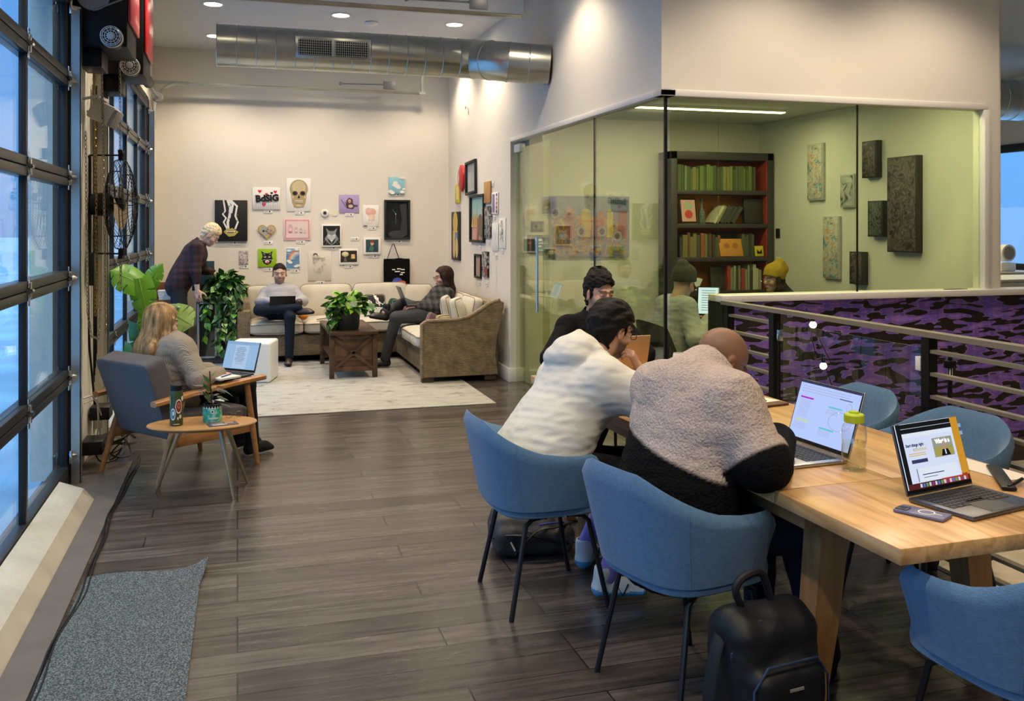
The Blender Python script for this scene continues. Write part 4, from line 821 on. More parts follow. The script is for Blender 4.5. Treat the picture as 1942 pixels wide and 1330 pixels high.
for c, d in (((.44, 11.5, .40), (.62, .80, .19)), ((1.05, 11.5, .40), (.60, .80, .19)), ((1.64, 11.5, .40), (.60, .80, .19)), ((2.2, 11.5, .40), (.56, .80, .19)), ((2.13, 10.75, .40), (.72, .66, .19)), ((2.13, 10.10, .40), (.72, .64, .19)), ((2.13, 9.63, .40), (.72, .42, .19))):
    cushion('seat_cushion', O @ Vec(c), d, sf, e=.35, e2=.18)
for c, w in (((.42, 11.80, .65), .64), ((1.06, 11.80, .655), .66), ((1.74, 11.79, .66), .72), ((2.2, 11.80, .63), .44)):
    cushion('back_cushion', O @ Vec(c), (w, .44, .22), sf, e=.50, e2=.24, rx=R(80), sag=.5)
for c, w in (((2.45, 11.05, .63), .60), ((2.46, 10.45, .63), .58), ((2.44, 9.85, .63), .56)):
    cushion('back_cushion', O @ Vec(c), (w, .40, .18), sf, e=.5, e2=.24, rx=R(80), rz=R(-90), sag=.5)
def toss(name, label, c, d, m, rz, ry, rx): 
    o = cushion(name, (0, 0, 0), (d[0], d[2], d[1]), None, m, .75, .26, 0, ry, R(90)-rx, True, 1.0); o.location = c; o.rotation_euler = (0, 0, rz); tag(o, label, 'cushion'); return o
toss('throw_pillow', 'cream pillow with a scalloped top leaning beside the seated woman', (2.22, 9.98, .665), (.40, .14, .36), LINEN, R(70), 0, R(12))
toss('throw_pillow', 'second cream pillow nearest the sofa arm', (2.26, 9.66, .665), (.40, .15, .36), mat('pale cream cotton', (.66, .63, .56), .85, bump=.3, scale=120), R(65), 0, R(12))
toss('throw_pillow', 'small tan pillow in front of the cream pillows', (2.14, 9.58, .575), (.30, .12, .20), mat('tan cotton', (.42, .34, .20), .85, bump=.3, scale=120), R(20), 0, R(10))
toss('throw_pillow', 'small plum purple pillow by the sofa arm', (1.98, 9.62, .58), (.18, .09, .20), mat('plum velvet', (.13, .035, .07), .7, sheen=.5), R(20), R(25), R(10))
COW = coll('black and white hide print', [(.0, (.01, .01, .01)), (.49, (.01, .01, .01)), (.50, (.75, .74, .70)), (1, (.75, .74, .70))], 6, rough=.8)
toss('throw_pillow', 'black and white patterned pillow behind the woman\'s laptop', (1.62, 11.42, .62), (.28, .12, .30), COW, R(5), 0, R(15))
toss('throw_blanket', 'dark green folded garment on the sofa behind the laptop', (1.92, 11.2, .56), (.40, .26, .26), mat('dark green cloth', (.006, .045, .030), .85, bump=1, scale=9), R(10), R(20), 0)
# rugs
def rugfn(t, b, N, L):
    c = N('ShaderNodeTexCoord'); mp = N('ShaderNodeMapping'); mp.inputs['Scale'].default_value = (1.6, 3.6, 1); L(c.outputs['Object'], mp.inputs[0])
    n = N('ShaderNodeTexNoise'); n.inputs['Scale'].default_value = 2.6; n.inputs['Detail'].default_value = 9; n.inputs['Roughness'].default_value = .72; n.inputs['Distortion'].default_value = .8; L(mp.outputs[0], n.inputs[0])
    r = ramp(t, [(.28, (.09, .085, .08)), (.37, (.22, .20, .18)), (.43, (.36, .345, .32)), (.60, (.43, .415, .39)), (.75, (.28, .255, .21))]); L(n.outputs[0], r.inputs[0]); L(r.outputs[0], b.inputs['Base Color'])
rg = MB().b2((-.38, 8.06, .0), (2.24, 11.3, .010), .003); rg = rg.build('area_rug', nodemat('distressed ivory rug', rugfn, .95)); tag(rg, 'large ivory rug with faded dark distress marks under the coffee table', 'rug')
def matfn(t, b, N, L):
    c = N('ShaderNodeTexCoord'); v = N('ShaderNodeTexNoise'); v.inputs['Scale'].default_value = 170; v.inputs['Detail'].default_value = 1; L(c.outputs['Object'], v.inputs[0])
    r = ramp(t, [(.36, (.020, .026, .030)), (.5, (.060, .070, .078)), (.64, (.16, .185, .20))]); L(v.outputs[0], r.inputs[0]); L(r.outputs[0], b.inputs['Base Color'])
    bp = N('ShaderNodeBump'); bp.inputs['Strength'].default_value = .8; bp.inputs['Distance'].default_value = .004; L(v.outputs[0], bp.inputs['Height']); L(bp.outputs[0], b.inputs['Normal'])
P = []
for i in range(25):
    row = []
    for j in range(13):
        x = -.66+.50*j/12-.012*i/24; y = 4.58-1.9*i/24+.02*math.sin(j*.5); k = max(0, 1-math.hypot(j-12, i*1.0)/2.6); row.append((x+.03*k, y+.03*k,   .010+.035*k*k))
    P.append(row)
mm = MB().grid(P).grid([[(x, y, z-.008) for x, y, z in r] for r in P][::-1]); mm = mm.build('floor_mat', nodemat('grey speckled pile', matfn, .95)); tag(mm, 'grey speckled runner mat with a curled corner near the glass door', 'mat')
# coffee table
RW = mat('rustic brown wood', (.075, .036, .018), .42, bump=.25, scale=7, var=.45, vscale=4, stretch=(1, 5, 5))
RW2 = mat('rustic brown panel', (.115, .056, .026), .45, bump=.25, scale=7, var=.5, vscale=3, stretch=(5, 5, 1))
ct = thing('coffee_table', 'rustic brown wooden coffee table with X shaped end panels', 'coffee table', (1.17, 10.38, 0.010))
MB().box((0, 0, .475), (.50, 1.26, .035), .004).build('table_top', RW, ct); MB().box((0, 0, .20), (.44, 1.14, .03), .003).build('shelf', RW, ct)
for x in (-.225, .225):
    for y in (-.56, .56): MB().box((x, y, .23), (.05, .05, .46), .004).build('leg', RW, ct)
for y in (-.56, .56):
    e = MB().box((0, y+(.012 if y < 0 else -.012), .27), (.42, .012, .40)).box((0, y, .095), (.42, .03, .05), .003).box((0, y, .435), (.42, .03, .04), .003)
    e.build('end_panel', RW2, ct); L_ = math.hypot(.40, .33); m = MB()
    for s in (1, -1):
        m.add([v for v in MB().box((0, 0, 0), (L_, .022, .035), .003).v], MB().box((0, 0, 0), (L_, .022, .035), .003).f, 0, True, Matrix.Translation((0, y-(.010 if y < 0 else -.010), .265)) @ Matrix.Rotation(s*math.atan2(.33, .40), 4, 'Y'))
    m.build('cross_brace', RW, ct)
# white cube
WC = mat('glossy white plastic', (.80, .82, .84), .35, sss=0)
cu = MB().box((0, 0, .205), (.42, .42, .41), .025, seg=4); o = cu.build('cube_stool', WC); o.location = (.165, 9.98, .010); o.rotation_euler = (0, 0, R(-14)); tag(o, 'plain white cube stool on the rug before the seated man', 'stool')
# ---- foliage
def leaf_pts(L, w, n=6, droop=.25, heart=True):
    P = []
    for i in range(n+1):
        u = i/n; ww = w*(math.sin(PI*min(1, (u*.86+.14)))**.8)*(1 if u < .55 else 1-(u-.55)*.9); ww = max(ww, .0008) if i < n else .0008
        z = -droop*L*u*u
        P.append([(L*u-(.10*L if (heart and i == 0) else 0)*s*s, ww*s, z-abs(s)*-.25*ww*.6) for s in (-1, -.5, 0, .5, 1)])
    return P
GREENS = [mat('leaf green', (.055, .19, .025), .35, var=.35, vscale=30), mat('leaf deep green', (.022, .085, .020), .35, var=.3, vscale=30), mat('leaf variegated', (.32, .42, .17), .4, var=.35, vscale=40), mat('leaf bright', (.17, .38, .030), .35, var=.25, vscale=20)]
STEM = mat('plant stem', (.10, .20, .05), .5)
def orient(p, d, roll=0):
    d = Vec(d).normalized(); z = Vec((0, 0, 1)); y = z.cross(d); y = y.normalized() if y.length > 1e-4 else Vec((0, 1, 0)); z = d.cross(y)
    return Matrix.Translation(Vec(p)) @ Matrix(((d.x, y.x, z.x, 0), (d.y, y.y, z.y, 0), (d.z, y.z, z.z, 0), (0, 0, 0, 1))) @ Matrix.Rotation(roll, 4, 'X')
def pothos(parent, c, rad, hgt, n, trails, seed, wts=(5, 5, 1, 2), Ls=(.07, .12)):
    rn = random.Random(seed); mb = MB(); st = MB()
    for i in range(n):
        a = rn.uniform(0, 2*PI); e = rn.uniform(-.35, 1.35); r = rn.uniform(.55, 1)
        d = Vec((math.cos(a)*math.cos(e), math.sin(a)*math.cos(e), math.sin(e))); p = Vec(c)+Vec((d.x*rad*r, d.y*rad*r, d.z*hgt*r if e > 0 else d.z*hgt*.7)); q = Vec((d.x, d.y, rn.uniform(-.9, .5)))
        mb.grid(leaf_pts(rn.uniform(*Ls), rn.uniform(*Ls)*.42, droop=rn.uniform(.1, .5)), rn.choices(range(4), wts)[0], mtx=orient(p, q, rn.uniform(-.7, .7)))
        if i % 4 == 0: st.tube([Vec(c), Vec(c).lerp(p, .5)+Vec((0, 0, .04)), p], .0025, 4)
    for (dx, dy, ln) in trails:
        P = [Vec(c)+Vec((dx, dy, 0))]; k = int(ln/.05)
        for j in range(k): P.append(P[-1]+Vec((rn.uniform(-.016, .016)+dx*.04, rn.uniform(-.01, .01)+dy*.04, -.05)))
        st.tube(P, .003, 4)
        for p in P[1:]:
            for s in range(2):
                a = rn.uniform(0, 2*PI); mb.grid(leaf_pts(rn.uniform(*Ls)*.85, rn.uniform(*Ls)*.36, droop=.4), rn.choices(range(4), wts)[0], mtx=orient(p, (math.cos(a), math.sin(a), rn.uniform(-1.2, .1)), rn.uniform(-.6, .6)))
    mb.build('foliage', GREENS, parent); st.build('stems', STEM, parent)
pt = thing('potted_pothos', 'leafy green pothos in a dark pot on the coffee table', 'plant', (1.12, 10.02, .5025))
MB().lathe([(.12, 0), (.135, .02), (.15, .26), (.155, .27), (.145, .27), (.13, .22), (.001, .22)]).build('pot', mat('black matte pot', (.018, .022, .022), .5), pt)
pothos(pt, (0, 0, .25), .22, .13, 150, [(-.16, -.06, .22), (-.10, -.13, .20), (-.12, .0, .15)], 4, (5, 1, 2, 4), (.08, .13))
# media cabinet with pothos
cbn = thing('media_cabinet', 'grey metal cabinet with dark glass doors under the trailing pothos', 'cabinet', (-.20, 11.62, 0))
MB().b2((-.26, -.20, .0), (.26, .24, .74), .006).build('body', mat('grey cabinet', (.20, .19, .18), .5), cbn)
SV = mat('brushed aluminium', (.55, .55, .54), .35, .9)
for x0, x1 in ((-.25, -.03), (-.01, .14)):
    d_ = MB(); 
    for x in (x0+.012, x1-.012): d_.b2((x-.012, -.225, .06), (x+.012, -.203, .72), .002)
    for z in (.07, .71): d_.b2((x0, -.225, z-.012), (x1, -.203, z+.012), .002)
    dd = d_.build('door', SV, cbn); MB().b2((x0+.024, -.215, .08), (x1-.024, -.21, .70)).build('door_glass', mat('smoked glass', (.010, .014, .014), .08, coat=.5), dd)
MB().b2((.16, -.21, .05), (.25, -.203, .72)).build('side_panel', mat('grey stone panel', (.30, .29, .28), .6), cbn)
hp = thing('trailing_pothos', 'bushy variegated pothos spilling down the grey cabinet', 'plant', (-.10, 11.52, .742))
MB().lathe([(.09, 0), (.12, .15), (.125, .16), (.11, .15), (.001, .14)]).build('pot', BLK, hp)
pothos(hp, (-.03, -.06, .10), .23, .22, 260, [(-.05, -.22, .62), (.04, -.24, .55), (.10, -.2, .45), (-.16, -.2, .5), (.0, -.26, .68), (.16, -.2, .35), (-.2, -.16, .3), (.07, -.24, .6)], 8, (3, 6, 2, 1), (.07, .115))
mo = thing('desk_monitor', 'dark flat screen peeking out behind the standing person', 'monitor', (-.40, 11.9, .74))
MB().b2((-.13, 0, .08), (.13, .02, .44), .004).build('screen', mat('dark blue screen', (.02, .05, .07), .2), mo); MB().b2((-.02, .0, 0), (.02, .03, .15)).b2((-.1, -.05, 0), (.1, .1, .01)).build('stand', BLK, mo)
sb = thing('wooden_crate_shelf', 'brown wooden shelf unit in the corner behind the monstera', 'shelf', (-.78, 11.75, 0))
MB().b2((-.19, -.2, 0), (.2, .2, .74), .006).b2((-.19, .17, .74), (.2, .2, .93), .03).build('body', mat('walnut board', (.16, .07, .03), .45, var=.3, vscale=5), sb)
pb = MB(); 
for i in range(5): pb.b2((-.12-.004*i, -.1, .0+.022*i), (.12+.006*(i % 2), .1, .02+.022*i), .002)
o = pb.build('paper_stack', Wt if False else paint(Wt)); o.location = (-.76, 11.66, .742); tag(o, 'stack of white papers and boxes on the corner shelf', 'papers')
# monstera
ms = thing('monstera_plant', 'tall monstera with big split leaves behind the blonde woman', 'plant', (-.73, 7.95, .0))
MB().lathe([(.13, 0), (.17, .30), (.175, .32), (.16, .32), (.15, .28), (.001, .28)]).build('pot', mat('grey clay pot', (.25, .25, .25), .7), ms)
def monstera(parent, base, tip, nrm, L, W_, m, cuts=4):
    d = (Vec(tip)-Vec(base)); 
    d.normalize(); n = Vec(nrm).normalized(); s = d.cross(n).normalized(); n = s.cross(d)
    M = Matrix.Translation(Vec(base)) @ Matrix(((d.x, s.x, n.x, 0), (d.y, s.y, n.y, 0), (d.z, s.z, n.z, 0), (0, 0, 0, 1)))
    mb = MB(); N = 40
    def w(u): return W_*(.30+.9*math.sin(PI*min(1, u*.80+.22))**.75)*(1 if u < .6 else max(0, 1-((u-.6)/.4)**2.2))*.8
    for sd in (1, -1):
        P = []
        for i in range(N+1):
            u = i/N; ph = (u*cuts+.2*sd) % 1; cut = .50 if (.0 <= ph < .09 and .2 < u < .88) else 1.0
            ww = w(u); P.append([(L*u-(.16*L*(1-u)**6)*k*k*1.0+.12*ww*k, sd*ww*k*(cut if k > .45 else 1), -.35*L*u*u*.5-.18*ww*k*k) for k in (0, .3, .42, .7, 1)])
        mb.grid(P if sd > 0 else P[::-1], mtx=M)
    mb.tube([M @ Vec((L*u, 0, -.175*L*u*u+.002)) for u in (0, .3, .6, .95)], [.004, .003, .002, .001], 5, mi=1)
    return mb.build('leaf', [m, mat('leaf midrib', (.30, .48, .12), .4)], parent)
B_ = mat('monstera bright', (.15, .42, .030), .3, var=.15, vscale=14, sheen=.1); B2_ = mat('monstera pale', (.28, .45, .12), .35, var=.15, vscale=14); B3_ = mat('monstera deep', (.045, .16, .03), .35, var=.2, vscale=14)
L0 = Vec(ms.location)+Vec((.07, 0, 0))
def mw(p): return Vec(p)-L0
lv = [((-.66, 7.72, 1.155), (-.86, 7.66, 1.28), (.15, -.9, .5), .235, .125, B_), ((-.62, 7.74, 1.12), (-.50, 7.68, 1.33), (-.35, -.85, .3), .235, .085, B_), ((-.66, 7.70, 1.20), (-.60, 7.62, .90), (-.2, -1, .1), .33, .105, B_), ((-.60, 7.74, .98), (-.58, 7.7, .76), (.4, -1, .2), .26, .08, B_), ((-.42, 7.62, .93), (-.25, 7.52, .84), (.1, -1, .25), .20, .125, B2_), ((-.50, 7.7, .98), (-.36, 7.6, 1.0), (0, -.4, 1), .17, .08, B3_), ((-.68, 7.8, .85), (-.64, 7.7, .52), (-.4, -1, 0), .28, .10, B3_), ((-.72, 7.9, .68), (-.70, 7.75, .38), (-.3, -1, 0), .28, .10, B3_)]
for b, t_, n_, L_, W_, m_ in lv:
    monstera(ms, mw(b), mw(t_), n_, L_, W_, m_)
    MB().tube([(0, 0, .28), (mw(b).x*.4, mw(b).y*.4, .28+(mw(b).z-.28)*.55), mw(b)], [.009, .007, .005], 6).build('stem', STEM, ms)
# ---- armchair
OAK = mat('oiled teak', (.36, .165, .058), .38, bump=.1, scale=10, var=.25, vscale=5, stretch=(1, 6, 6))
UPH = mat('slate upholstery', (.090, .083, .092), .85, bump=.3, scale=220, var=.1, vscale=40, sheen=.1)
ac = thing('armchair', 'grey upholstered armchair with wooden frame seating the blonde woman', 'armchair', (-.36, 6.50, 0), R(38))
# local frame: +x = forward, y = left
for s in (-1, 1):
    MB().tube([(.38, s*.31, .0), (.33, s*.31, .30), (.29, s*.31, .555)], [.016, .023, .020], 10).build('leg', OAK, ac)
    MB().tube([(-.38, s*.31, .0), (-.28, s*.31, .30), (-.20, s*.31, .52)], [.015, .023, .020], 10).build('leg', OAK, ac)
    ar_ = MB(); P = []
    for i in range(13):
        u = i/12; x = -.41+.84*u; z = .52+.06*u+.01*math.sin(PI*u); w = .030+.012*math.sin(PI*u*1.1); 
        P.append([(x, s*.315+a*w, z+b*.016) for a, b in ((-1, -.6), (-1, .6), (-.7, 1), (.7, 1), (1, .6), (1, -.6), (.7, -1), (-.7, -1), (-1, -.6))])
    ar_.grid(P); ar_.poly([p for p in P[0][:-1]]); ar_.poly([p for p in P[-1][:-1]][::-1]); ar_.build('armrest', OAK, ac)
    MB().box((.02, s*.30, .26), (.62, .025, .07), .006).build('side_rail', OAK, ac)
MB().box((.30, 0, .27), (.03, .58, .06), .006).build('front_rail', OAK, ac)
cs = MB(); P, _, _ = se((0.04, 0, .35), (.60, .56, .15), .3, .15, ry=R(4)); cs.grid(P, closed_u=True); cs.build('seat_cushion', UPH, ac)
bk = MB()
for sgn, w in ((0, .56),):
    P, _, _ = se((-.29, 0, .535), (.14, .56, .52), .14, .10, ry=R(-20), nu=36, nvv=16); bk.grid(P, closed_u=True)
bk.build('backrest', UPH, ac)
# ---- small side table
st_ = thing('side_table', 'small oval wooden side table with tapered brass legs', 'side table', (-.20, 5.83, 0))
TT = mat('honey veneer', (.46, .24, .09), .32, bump=.05, scale=12, var=.18, vscale=3, stretch=(1, 7, 1))
MB().lathe([(.001, -.012), (.92, -.012), (1, .004), (.99, .010), (.001, .010)], n=48, mtx=Matrix.Translation((0, 0, .42)) @ Matrix.Rotation(R(-3), 4, 'Z') @ Matrix.Diagonal((.315, .20, 1, 1))).build('table_top', TT, st_)
BR = mat('brushed brass', (.42, .34, .22), .32, .9)
for x, y, x2, y2 in ((-.12, -.02, -.27, .12), (.10, -.06, .18, -.16), (.13, .06, .26, .18)): MB().cyl((x, y, .41), (x2, y2, 0), .016, .008, 10).build('leg', BR, st_)
OL = mat('olive bottle', (.045, .065, .022), .35)
wbt = thing('water_bottle', 'olive water bottle covered in stickers on the oval side table', 'bottle', (-.345, 5.80, .4305))
MB().lathe([(.001, 0), (.036, 0), (.038, .01), (.038, .19), (.033, .205), (.001, .205)]).build('body', OL, wbt)
MB().lathe([(.031, .203), (.034, .206), (.034, .235), (.030, .24), (.001, .24)]).tube([(.028+.0, 0, .232), (.05, 0, .236), (.062, 0, .225), (.05, 0, .21), (.030, 0, .215)], .005, 6).build('cap', BLK, wbt)
def wrap_patch(parent, name, r, pts, m, z=0.0005):
    mb = MB(); mb.poly([((r+z)*math.cos(a), (r+z)*math.sin(a), h) for a, h in pts], 0); return mb.build(name, paint(m) if not hasattr(m, 'name') else m, parent)
def blob(a0, z0, ra, rz, n=8): return [(a0+ra*math.cos(2*PI*i/n), z0+rz*math.sin(2*PI*i/n)) for i in range(n)]
def wraps(parent, name, r, lst):
    mb = MB(); ms_ = []
    for k, (a0, z0, ra, rz, c) in enumerate(lst):
        m = paint(c); 
        if m not in ms_: ms_.append(m)
        # small strips follow the curve
        n = 6
        for i in range(n):
            u0 = -1+2*i/n; u1 = -1+2*(i+1)/n; h0 = rz*math.sqrt(max(0, 1-u0*u0)); h1 = rz*math.sqrt(max(0, 1-u1*u1)); rr = r+.0006+.0003*k
            mb.poly([(rr*math.cos(a0+ra*u), rr*math.sin(a0+ra*u), z) for u, z in ((u0, z0-h0), (u1, z0-h1), (u1, z0+h1), (u0, z0+h0))], ms_.index(m))
    return mb.build(name, ms_, parent)
F0 = R(-86)
wraps(wbt, 'stickers', .038, [(F0+.35, .115, .55, .042, Wt), (F0+.35, .115, .45, .035, (.22, .03, .02)), (F0+.35, .12, .25, .018, (.5, .2, .06)), (F0+.35, .12, .12, .008, (.1, .05, .02)), (F0-.5, .07, .40, .035, Wt), (F0-.5, .07, .33, .028, (.05, .20, .26)), (F0-.45, .075, .15, .012, Wt), (F0+.55, .055, .2, .012, (.65, .6, .45)), (F0+.2, .045, .1, .008, Wt), (F0+.9, .16, .2, .015, Wt), (F0-.95, .15, .2, .03, (.2, .25, .1)), (F0, .012, .5, .003, (.6, .5, .3))])
pl = thing('monster_planter', 'turquoise planter with painted white teeth on the side table', 'planter', (-.145, 5.86, .4305))
TQ = coll('turquoise marbled glaze', [(.35, (.01, .30, .24)), (.5, (.05, .50, .38)), (.62, (.35, .70, .60)), (.75, (.02, .35, .38))], 18, rough=.3)
MB().lathe([(.001, 0), (.052, 0), (.056, .01), (.056, .085), (.050, .085), (.001, .082)]).build('body', TQ, pl)
MB().lathe([(.001, .07), (.050, .07), (.052, .104), (.046, .104), (.044, .095), (.001, .095)]).build('pot', BLK, pl)
tt = MB()
for i in range(7): a_ = R(-140+17*i); tt.add([(.0575*math.cos(a_-.09), .0575*math.sin(a_-.09), .083), (.0575*math.cos(a_+.09), .0575*math.sin(a_+.09), .083), (.057*math.cos(a_), .057*math.sin(a_), .098)], [(0, 1, 2)])
tt.build('teeth', paint(Wt), pl)
wraps(pl, 'painted_eyes', .056, [(R(-88), .065, .2, .011, Wt), (R(-88), .065, .1, .006, K), (R(-30), .07, .18, .010, Wt), (R(-30), .07, .08, .005, K), (R(-80), .025, .6, .006, (.5, .7, .6))])
lf = MB(); rn = random.Random(2)
for i in range(20):
    a_ = rn.uniform(0, 6.28); h = rn.uniform(.10, .21); p = Vec((.03*math.cos(a_), .03*math.sin(a_), h)); lf.grid(leaf_pts(rn.uniform(.05, .10), .018, droop=.3), rn.choice([0, 1, 1, 2]), mtx=orient(p, (math.cos(a_), math.sin(a_), rn.uniform(-.3, .7)), rn.uniform(-.5, .5)))
for i in range(6): lf.grid(leaf_pts(.07, .02, droop=.1), 2, mtx=orient((-.02+.012*(i % 2), 0, .13+.025*i), (.5 if i % 2 else -.5, -.2, .9), .3))
lf.tube([(0, 0, .08), (-.01, 0, .2), (-.015, 0, .3)], .004, 5, mi=1); lf.build('foliage', [mat('prayer leaf dark', (.02, .05, .025), .4), mat('prayer leaf plum', (.08, .02, .03), .4), mat('prayer leaf light', (.16, .30, .05), .4)], pl)
gs = MB()
for s in (-1, 1): gs.tube([(s*.030+.022*math.cos(a_), 0, .018+.016*math.sin(a_)) for a_ in [i*PI/8 for i in range(16)]], .0018, 5, closed=True).tube([(s*.052, 0, .024), (s*.056, .06, .02), (s*.05, .09, .004)], .0016, 5)
gs.tube([(-.01, 0, .022), (0, 0, .026), (.01, 0, .022)], .0018, 5)
o = gs.build('eyeglasses', mat('brown acetate', (.16, .07, .03), .3)); o.location = (-.02, 5.93, .4305); o.rotation_euler = (0, 0, R(20)); tag(o, 'brown eyeglasses standing at the far side of the side table', 'glasses')
a = Art().board(.17, .10, .003, (.07, .06, .08)).rect(-.03, .0, .07, .06, (.22, .20, .26)).rect(.04, .01, .05, .05, (.35, .18, .12)).rect(-.02, -.03, .08, .012, Wt); a.place('leaflet', Matrix.Translation((-.085, 5.75, .4305)) @ Matrix.Rotation(R(12), 4, 'Z'), 0, 0, 'dark printed leaflet lying before the turquoise planter', 'leaflet')
# ---- shell chairs
BLUE = mat('blue wool shell', (.085, .185, .315), .85, bump=.3, scale=260, var=.10, vscale=60, sheen=.2)
BLUE2 = mat('grey blue wool', (.20, .27, .31), .85, bump=.3, scale=260, var=.10, vscale=60, sheen=.2)
LEGM = mat('matte black steel', (.012, .014, .018), .45, .4)
def shell_chair(label, x, y, rz, m):
    t = thing('shell_chair', label, 'chair', (x, y, 0), rz, 'blue shell chairs around the long table')
    def rim(a):   # a: angle from the back centre, local +x forward
        c = math.cos(a); k = abs(a)/R(128)
        top = .80-.135*min(1, max(0, (k-.12)/.6))**1.1*1.0
        return top
    n = 34; m_ = 10; outer = []; inner = []
    for i in range(n+1):
        a = R(-128)+R(256)*i/n; ca = -math.cos(a); sa = math.sin(a); e = .62
        sx = math.copysign(abs(ca)**e, ca); sy = math.copysign(abs(sa)**e, sa); zt = rim(a); ro = []; ri = []
        for j in range(m_+1):
            v = j/m_; z = .44+(zt-.44)*v; wx = .215+.075*v; wy = .235+.055*v
            if ca > 0: wx = .225+.02*v+0*.1
            # round the arm ends at the top
            pull = (max(0, (abs(a)-R(112))/R(16)))**2*.05*v*v
            th = .022*math.sqrt(max(0, 1-(max(0, v-.86)/.14)**2))+.001
            bx = sx*wx-.02; by = sy*wy; ln = math.hypot(sx, sy); nx = sx/ln; ny = sy/ln
            ro.append((bx+nx*th, by+ny*th, z-pull)); ri.append((bx-nx*th, by-ny*th, z-pull))
        outer.append(ro); inner.append(ri)
    mb = MB(); mb.grid(outer).grid(inner[::-1])
    for g in (0, n): 
        q = [[o_, i_] for o_, i_ in zip(outer[g], inner[g])]; mb.grid(q if g == 0 else q[::-1])
    mb.grid([[o_[0], i_[0]] for o_, i_ in zip(outer, inner)]); mb.grid([[i_[-1], o_[-1]] for o_, i_ in zip(outer, inner)])
    for a in (R(-58), R(58)):   # seams
        i = int((a+R(128))/R(256)*n); mb.tube([Vec(p)+Vec((-.0005, 0, 0)) for p in outer[i]], .0025, 4)
    mb.build('shell', m, t, 60)
    P, _, _ = se((.0, 0, .435), (.48, .49, .075), .35, .55, nu=36); MB().grid(P, closed_u=True).build('seat', m, t)
    for s in (-1, 1):
        for fx in (-1, 1):
            tx = .13*fx; MB().tube([(tx*.35, s*.17, .395), (tx*.85, s*.182, .39), (tx*1.08, s*.187, .365), (.215*fx+.0, s*.225, .0)], .0105, 8).build('leg', LEGM, t)
    MB().tube([(.05, -.18, .392), (.05, .18, .392)], .009, 8).tube([(-.05, -.18, .392), (-.05, .18, .392)], .009, 8).build('under_frame', LEGM, t)
    return t
chA = shell_chair('blue shell chair holding the man in the white hoodie', 1.27, 3.83, R(2), BLUE)
cB = dup(chA, (1.50, 2.94, 0), R(13), 'blue shell chair holding the bald man in the fleece jacket')
cC = dup(chA, (2.07, 2.05, 0), R(94), 'empty blue shell chair at the near table end, cut by the right edge')
cD = dup(chA, (2.76, 3.95, 0), R(180), 'empty grey-blue shell chair across the table, behind the taller laptop')
cE = dup(chA, (2.76, 3.27, 0), R(184), 'empty grey-blue shell chair across the table, behind the small laptop with orange screen')
cF = dup(chA, (2.18, 5.50, 0), R(-92), 'blue shell chair hidden behind the long table, holding the man in black')
# ---- long oak table
def tabfn(t, b, N, L):
    c = N('ShaderNodeTexCoord'); mp = N('ShaderNodeMapping'); mp.inputs['Scale'].default_value = (7, .8, 7); L(c.outputs['Object'], mp.inputs[0])
    n = N('ShaderNodeTexNoise'); n.inputs['Scale'].default_value = 2.6; n.inputs['Detail'].default_value = 8; n.inputs['Distortion'].default_value = 1.1; L(mp.outputs[0], n.inputs[0])
    r = ramp(t, [(.3, (.38, .205, .075)), (.5, (.54, .32, .13)), (.7, (.64, .41, .19))]); L(n.outputs[0], r.inputs[0])
    br = N('ShaderNodeTexBrick'); m2 = N('ShaderNodeMapping'); m2.inputs['Rotation'].default_value = (0, 0, R(90)); L(c.outputs['Object'], m2.inputs[0]); L(m2.outputs[0], br.inputs[0])
    for k, v in (('Scale', 1), ('Mortar Size', 0), ('Brick Width', .9), ('Row Height', .11)): br.inputs[k].default_value = v
    br.inputs['Color1'].default_value = (.88, .88, .88, 1); br.inputs['Color2'].default_value = (1.12, 1.1, 1.08, 1)
    mx = N('ShaderNodeMix'); mx.data_type = 'RGBA'; mx.blend_type = 'MULTIPLY'; mx.inputs[0].default_value = 1; L(r.outputs[0], mx.inputs[6]); L(br.outputs[0], mx.inputs[7]); L(mx.outputs[2], b.inputs['Base Color'])
    b.inputs['Roughness'].default_value = .30
OAKT = nodemat('honey oak boards', tabfn, .3)
tbl = thing('long_table', 'long honey oak work table shared by the three seated men', 'table', (2.10, 3.56, 0), R(1.3))
MB().b2((-.46, -.92, .705), (.0-.001, 1.50, .75), .003).b2((.001, -.92, .705), (.46, 1.50, .75), .003).b2((-.46, -1.50, .705), (.46, -.923, .75), .003).build('table_top', OAKT, tbl)
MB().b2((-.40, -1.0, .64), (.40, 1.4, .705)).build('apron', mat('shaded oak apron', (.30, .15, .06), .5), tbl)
OAKL = mat('oak leg wood', (.46, .25, .10), .42, bump=.08, scale=8, var=.2, vscale=5, stretch=(7, 7, 1))
for x, y, s in ((-.24, -.88, -1), (.36, -.88, 1), (-.30, 1.2, -1), (.36, 1.2, 1)):
    P = [[(x+a*.055-(.0 if z else 0)+s*(.02 if z < .35 else 0)*0, y+b*.045, z) if False else (x+a*w+s*sh_, y+b*w2, z) for a, b in ((-1, -1), (1, -1), (1, 1), (-1, 1), (-1, -1))] for z, w, w2, sh_ in ((0, .026, .030, .045), (.30, .048, .045, .02), (.70, .055, .05, -.02))]
    mb = MB().grid(P, sm=False); mb.poly([p for p in P[0][:-1]][::-1]); mb.build('leg', OAKL, tbl)
    MB().box((x+s*.045, y, .004), (.08, .08, .008)).build('foot_pad', BLK, tbl)
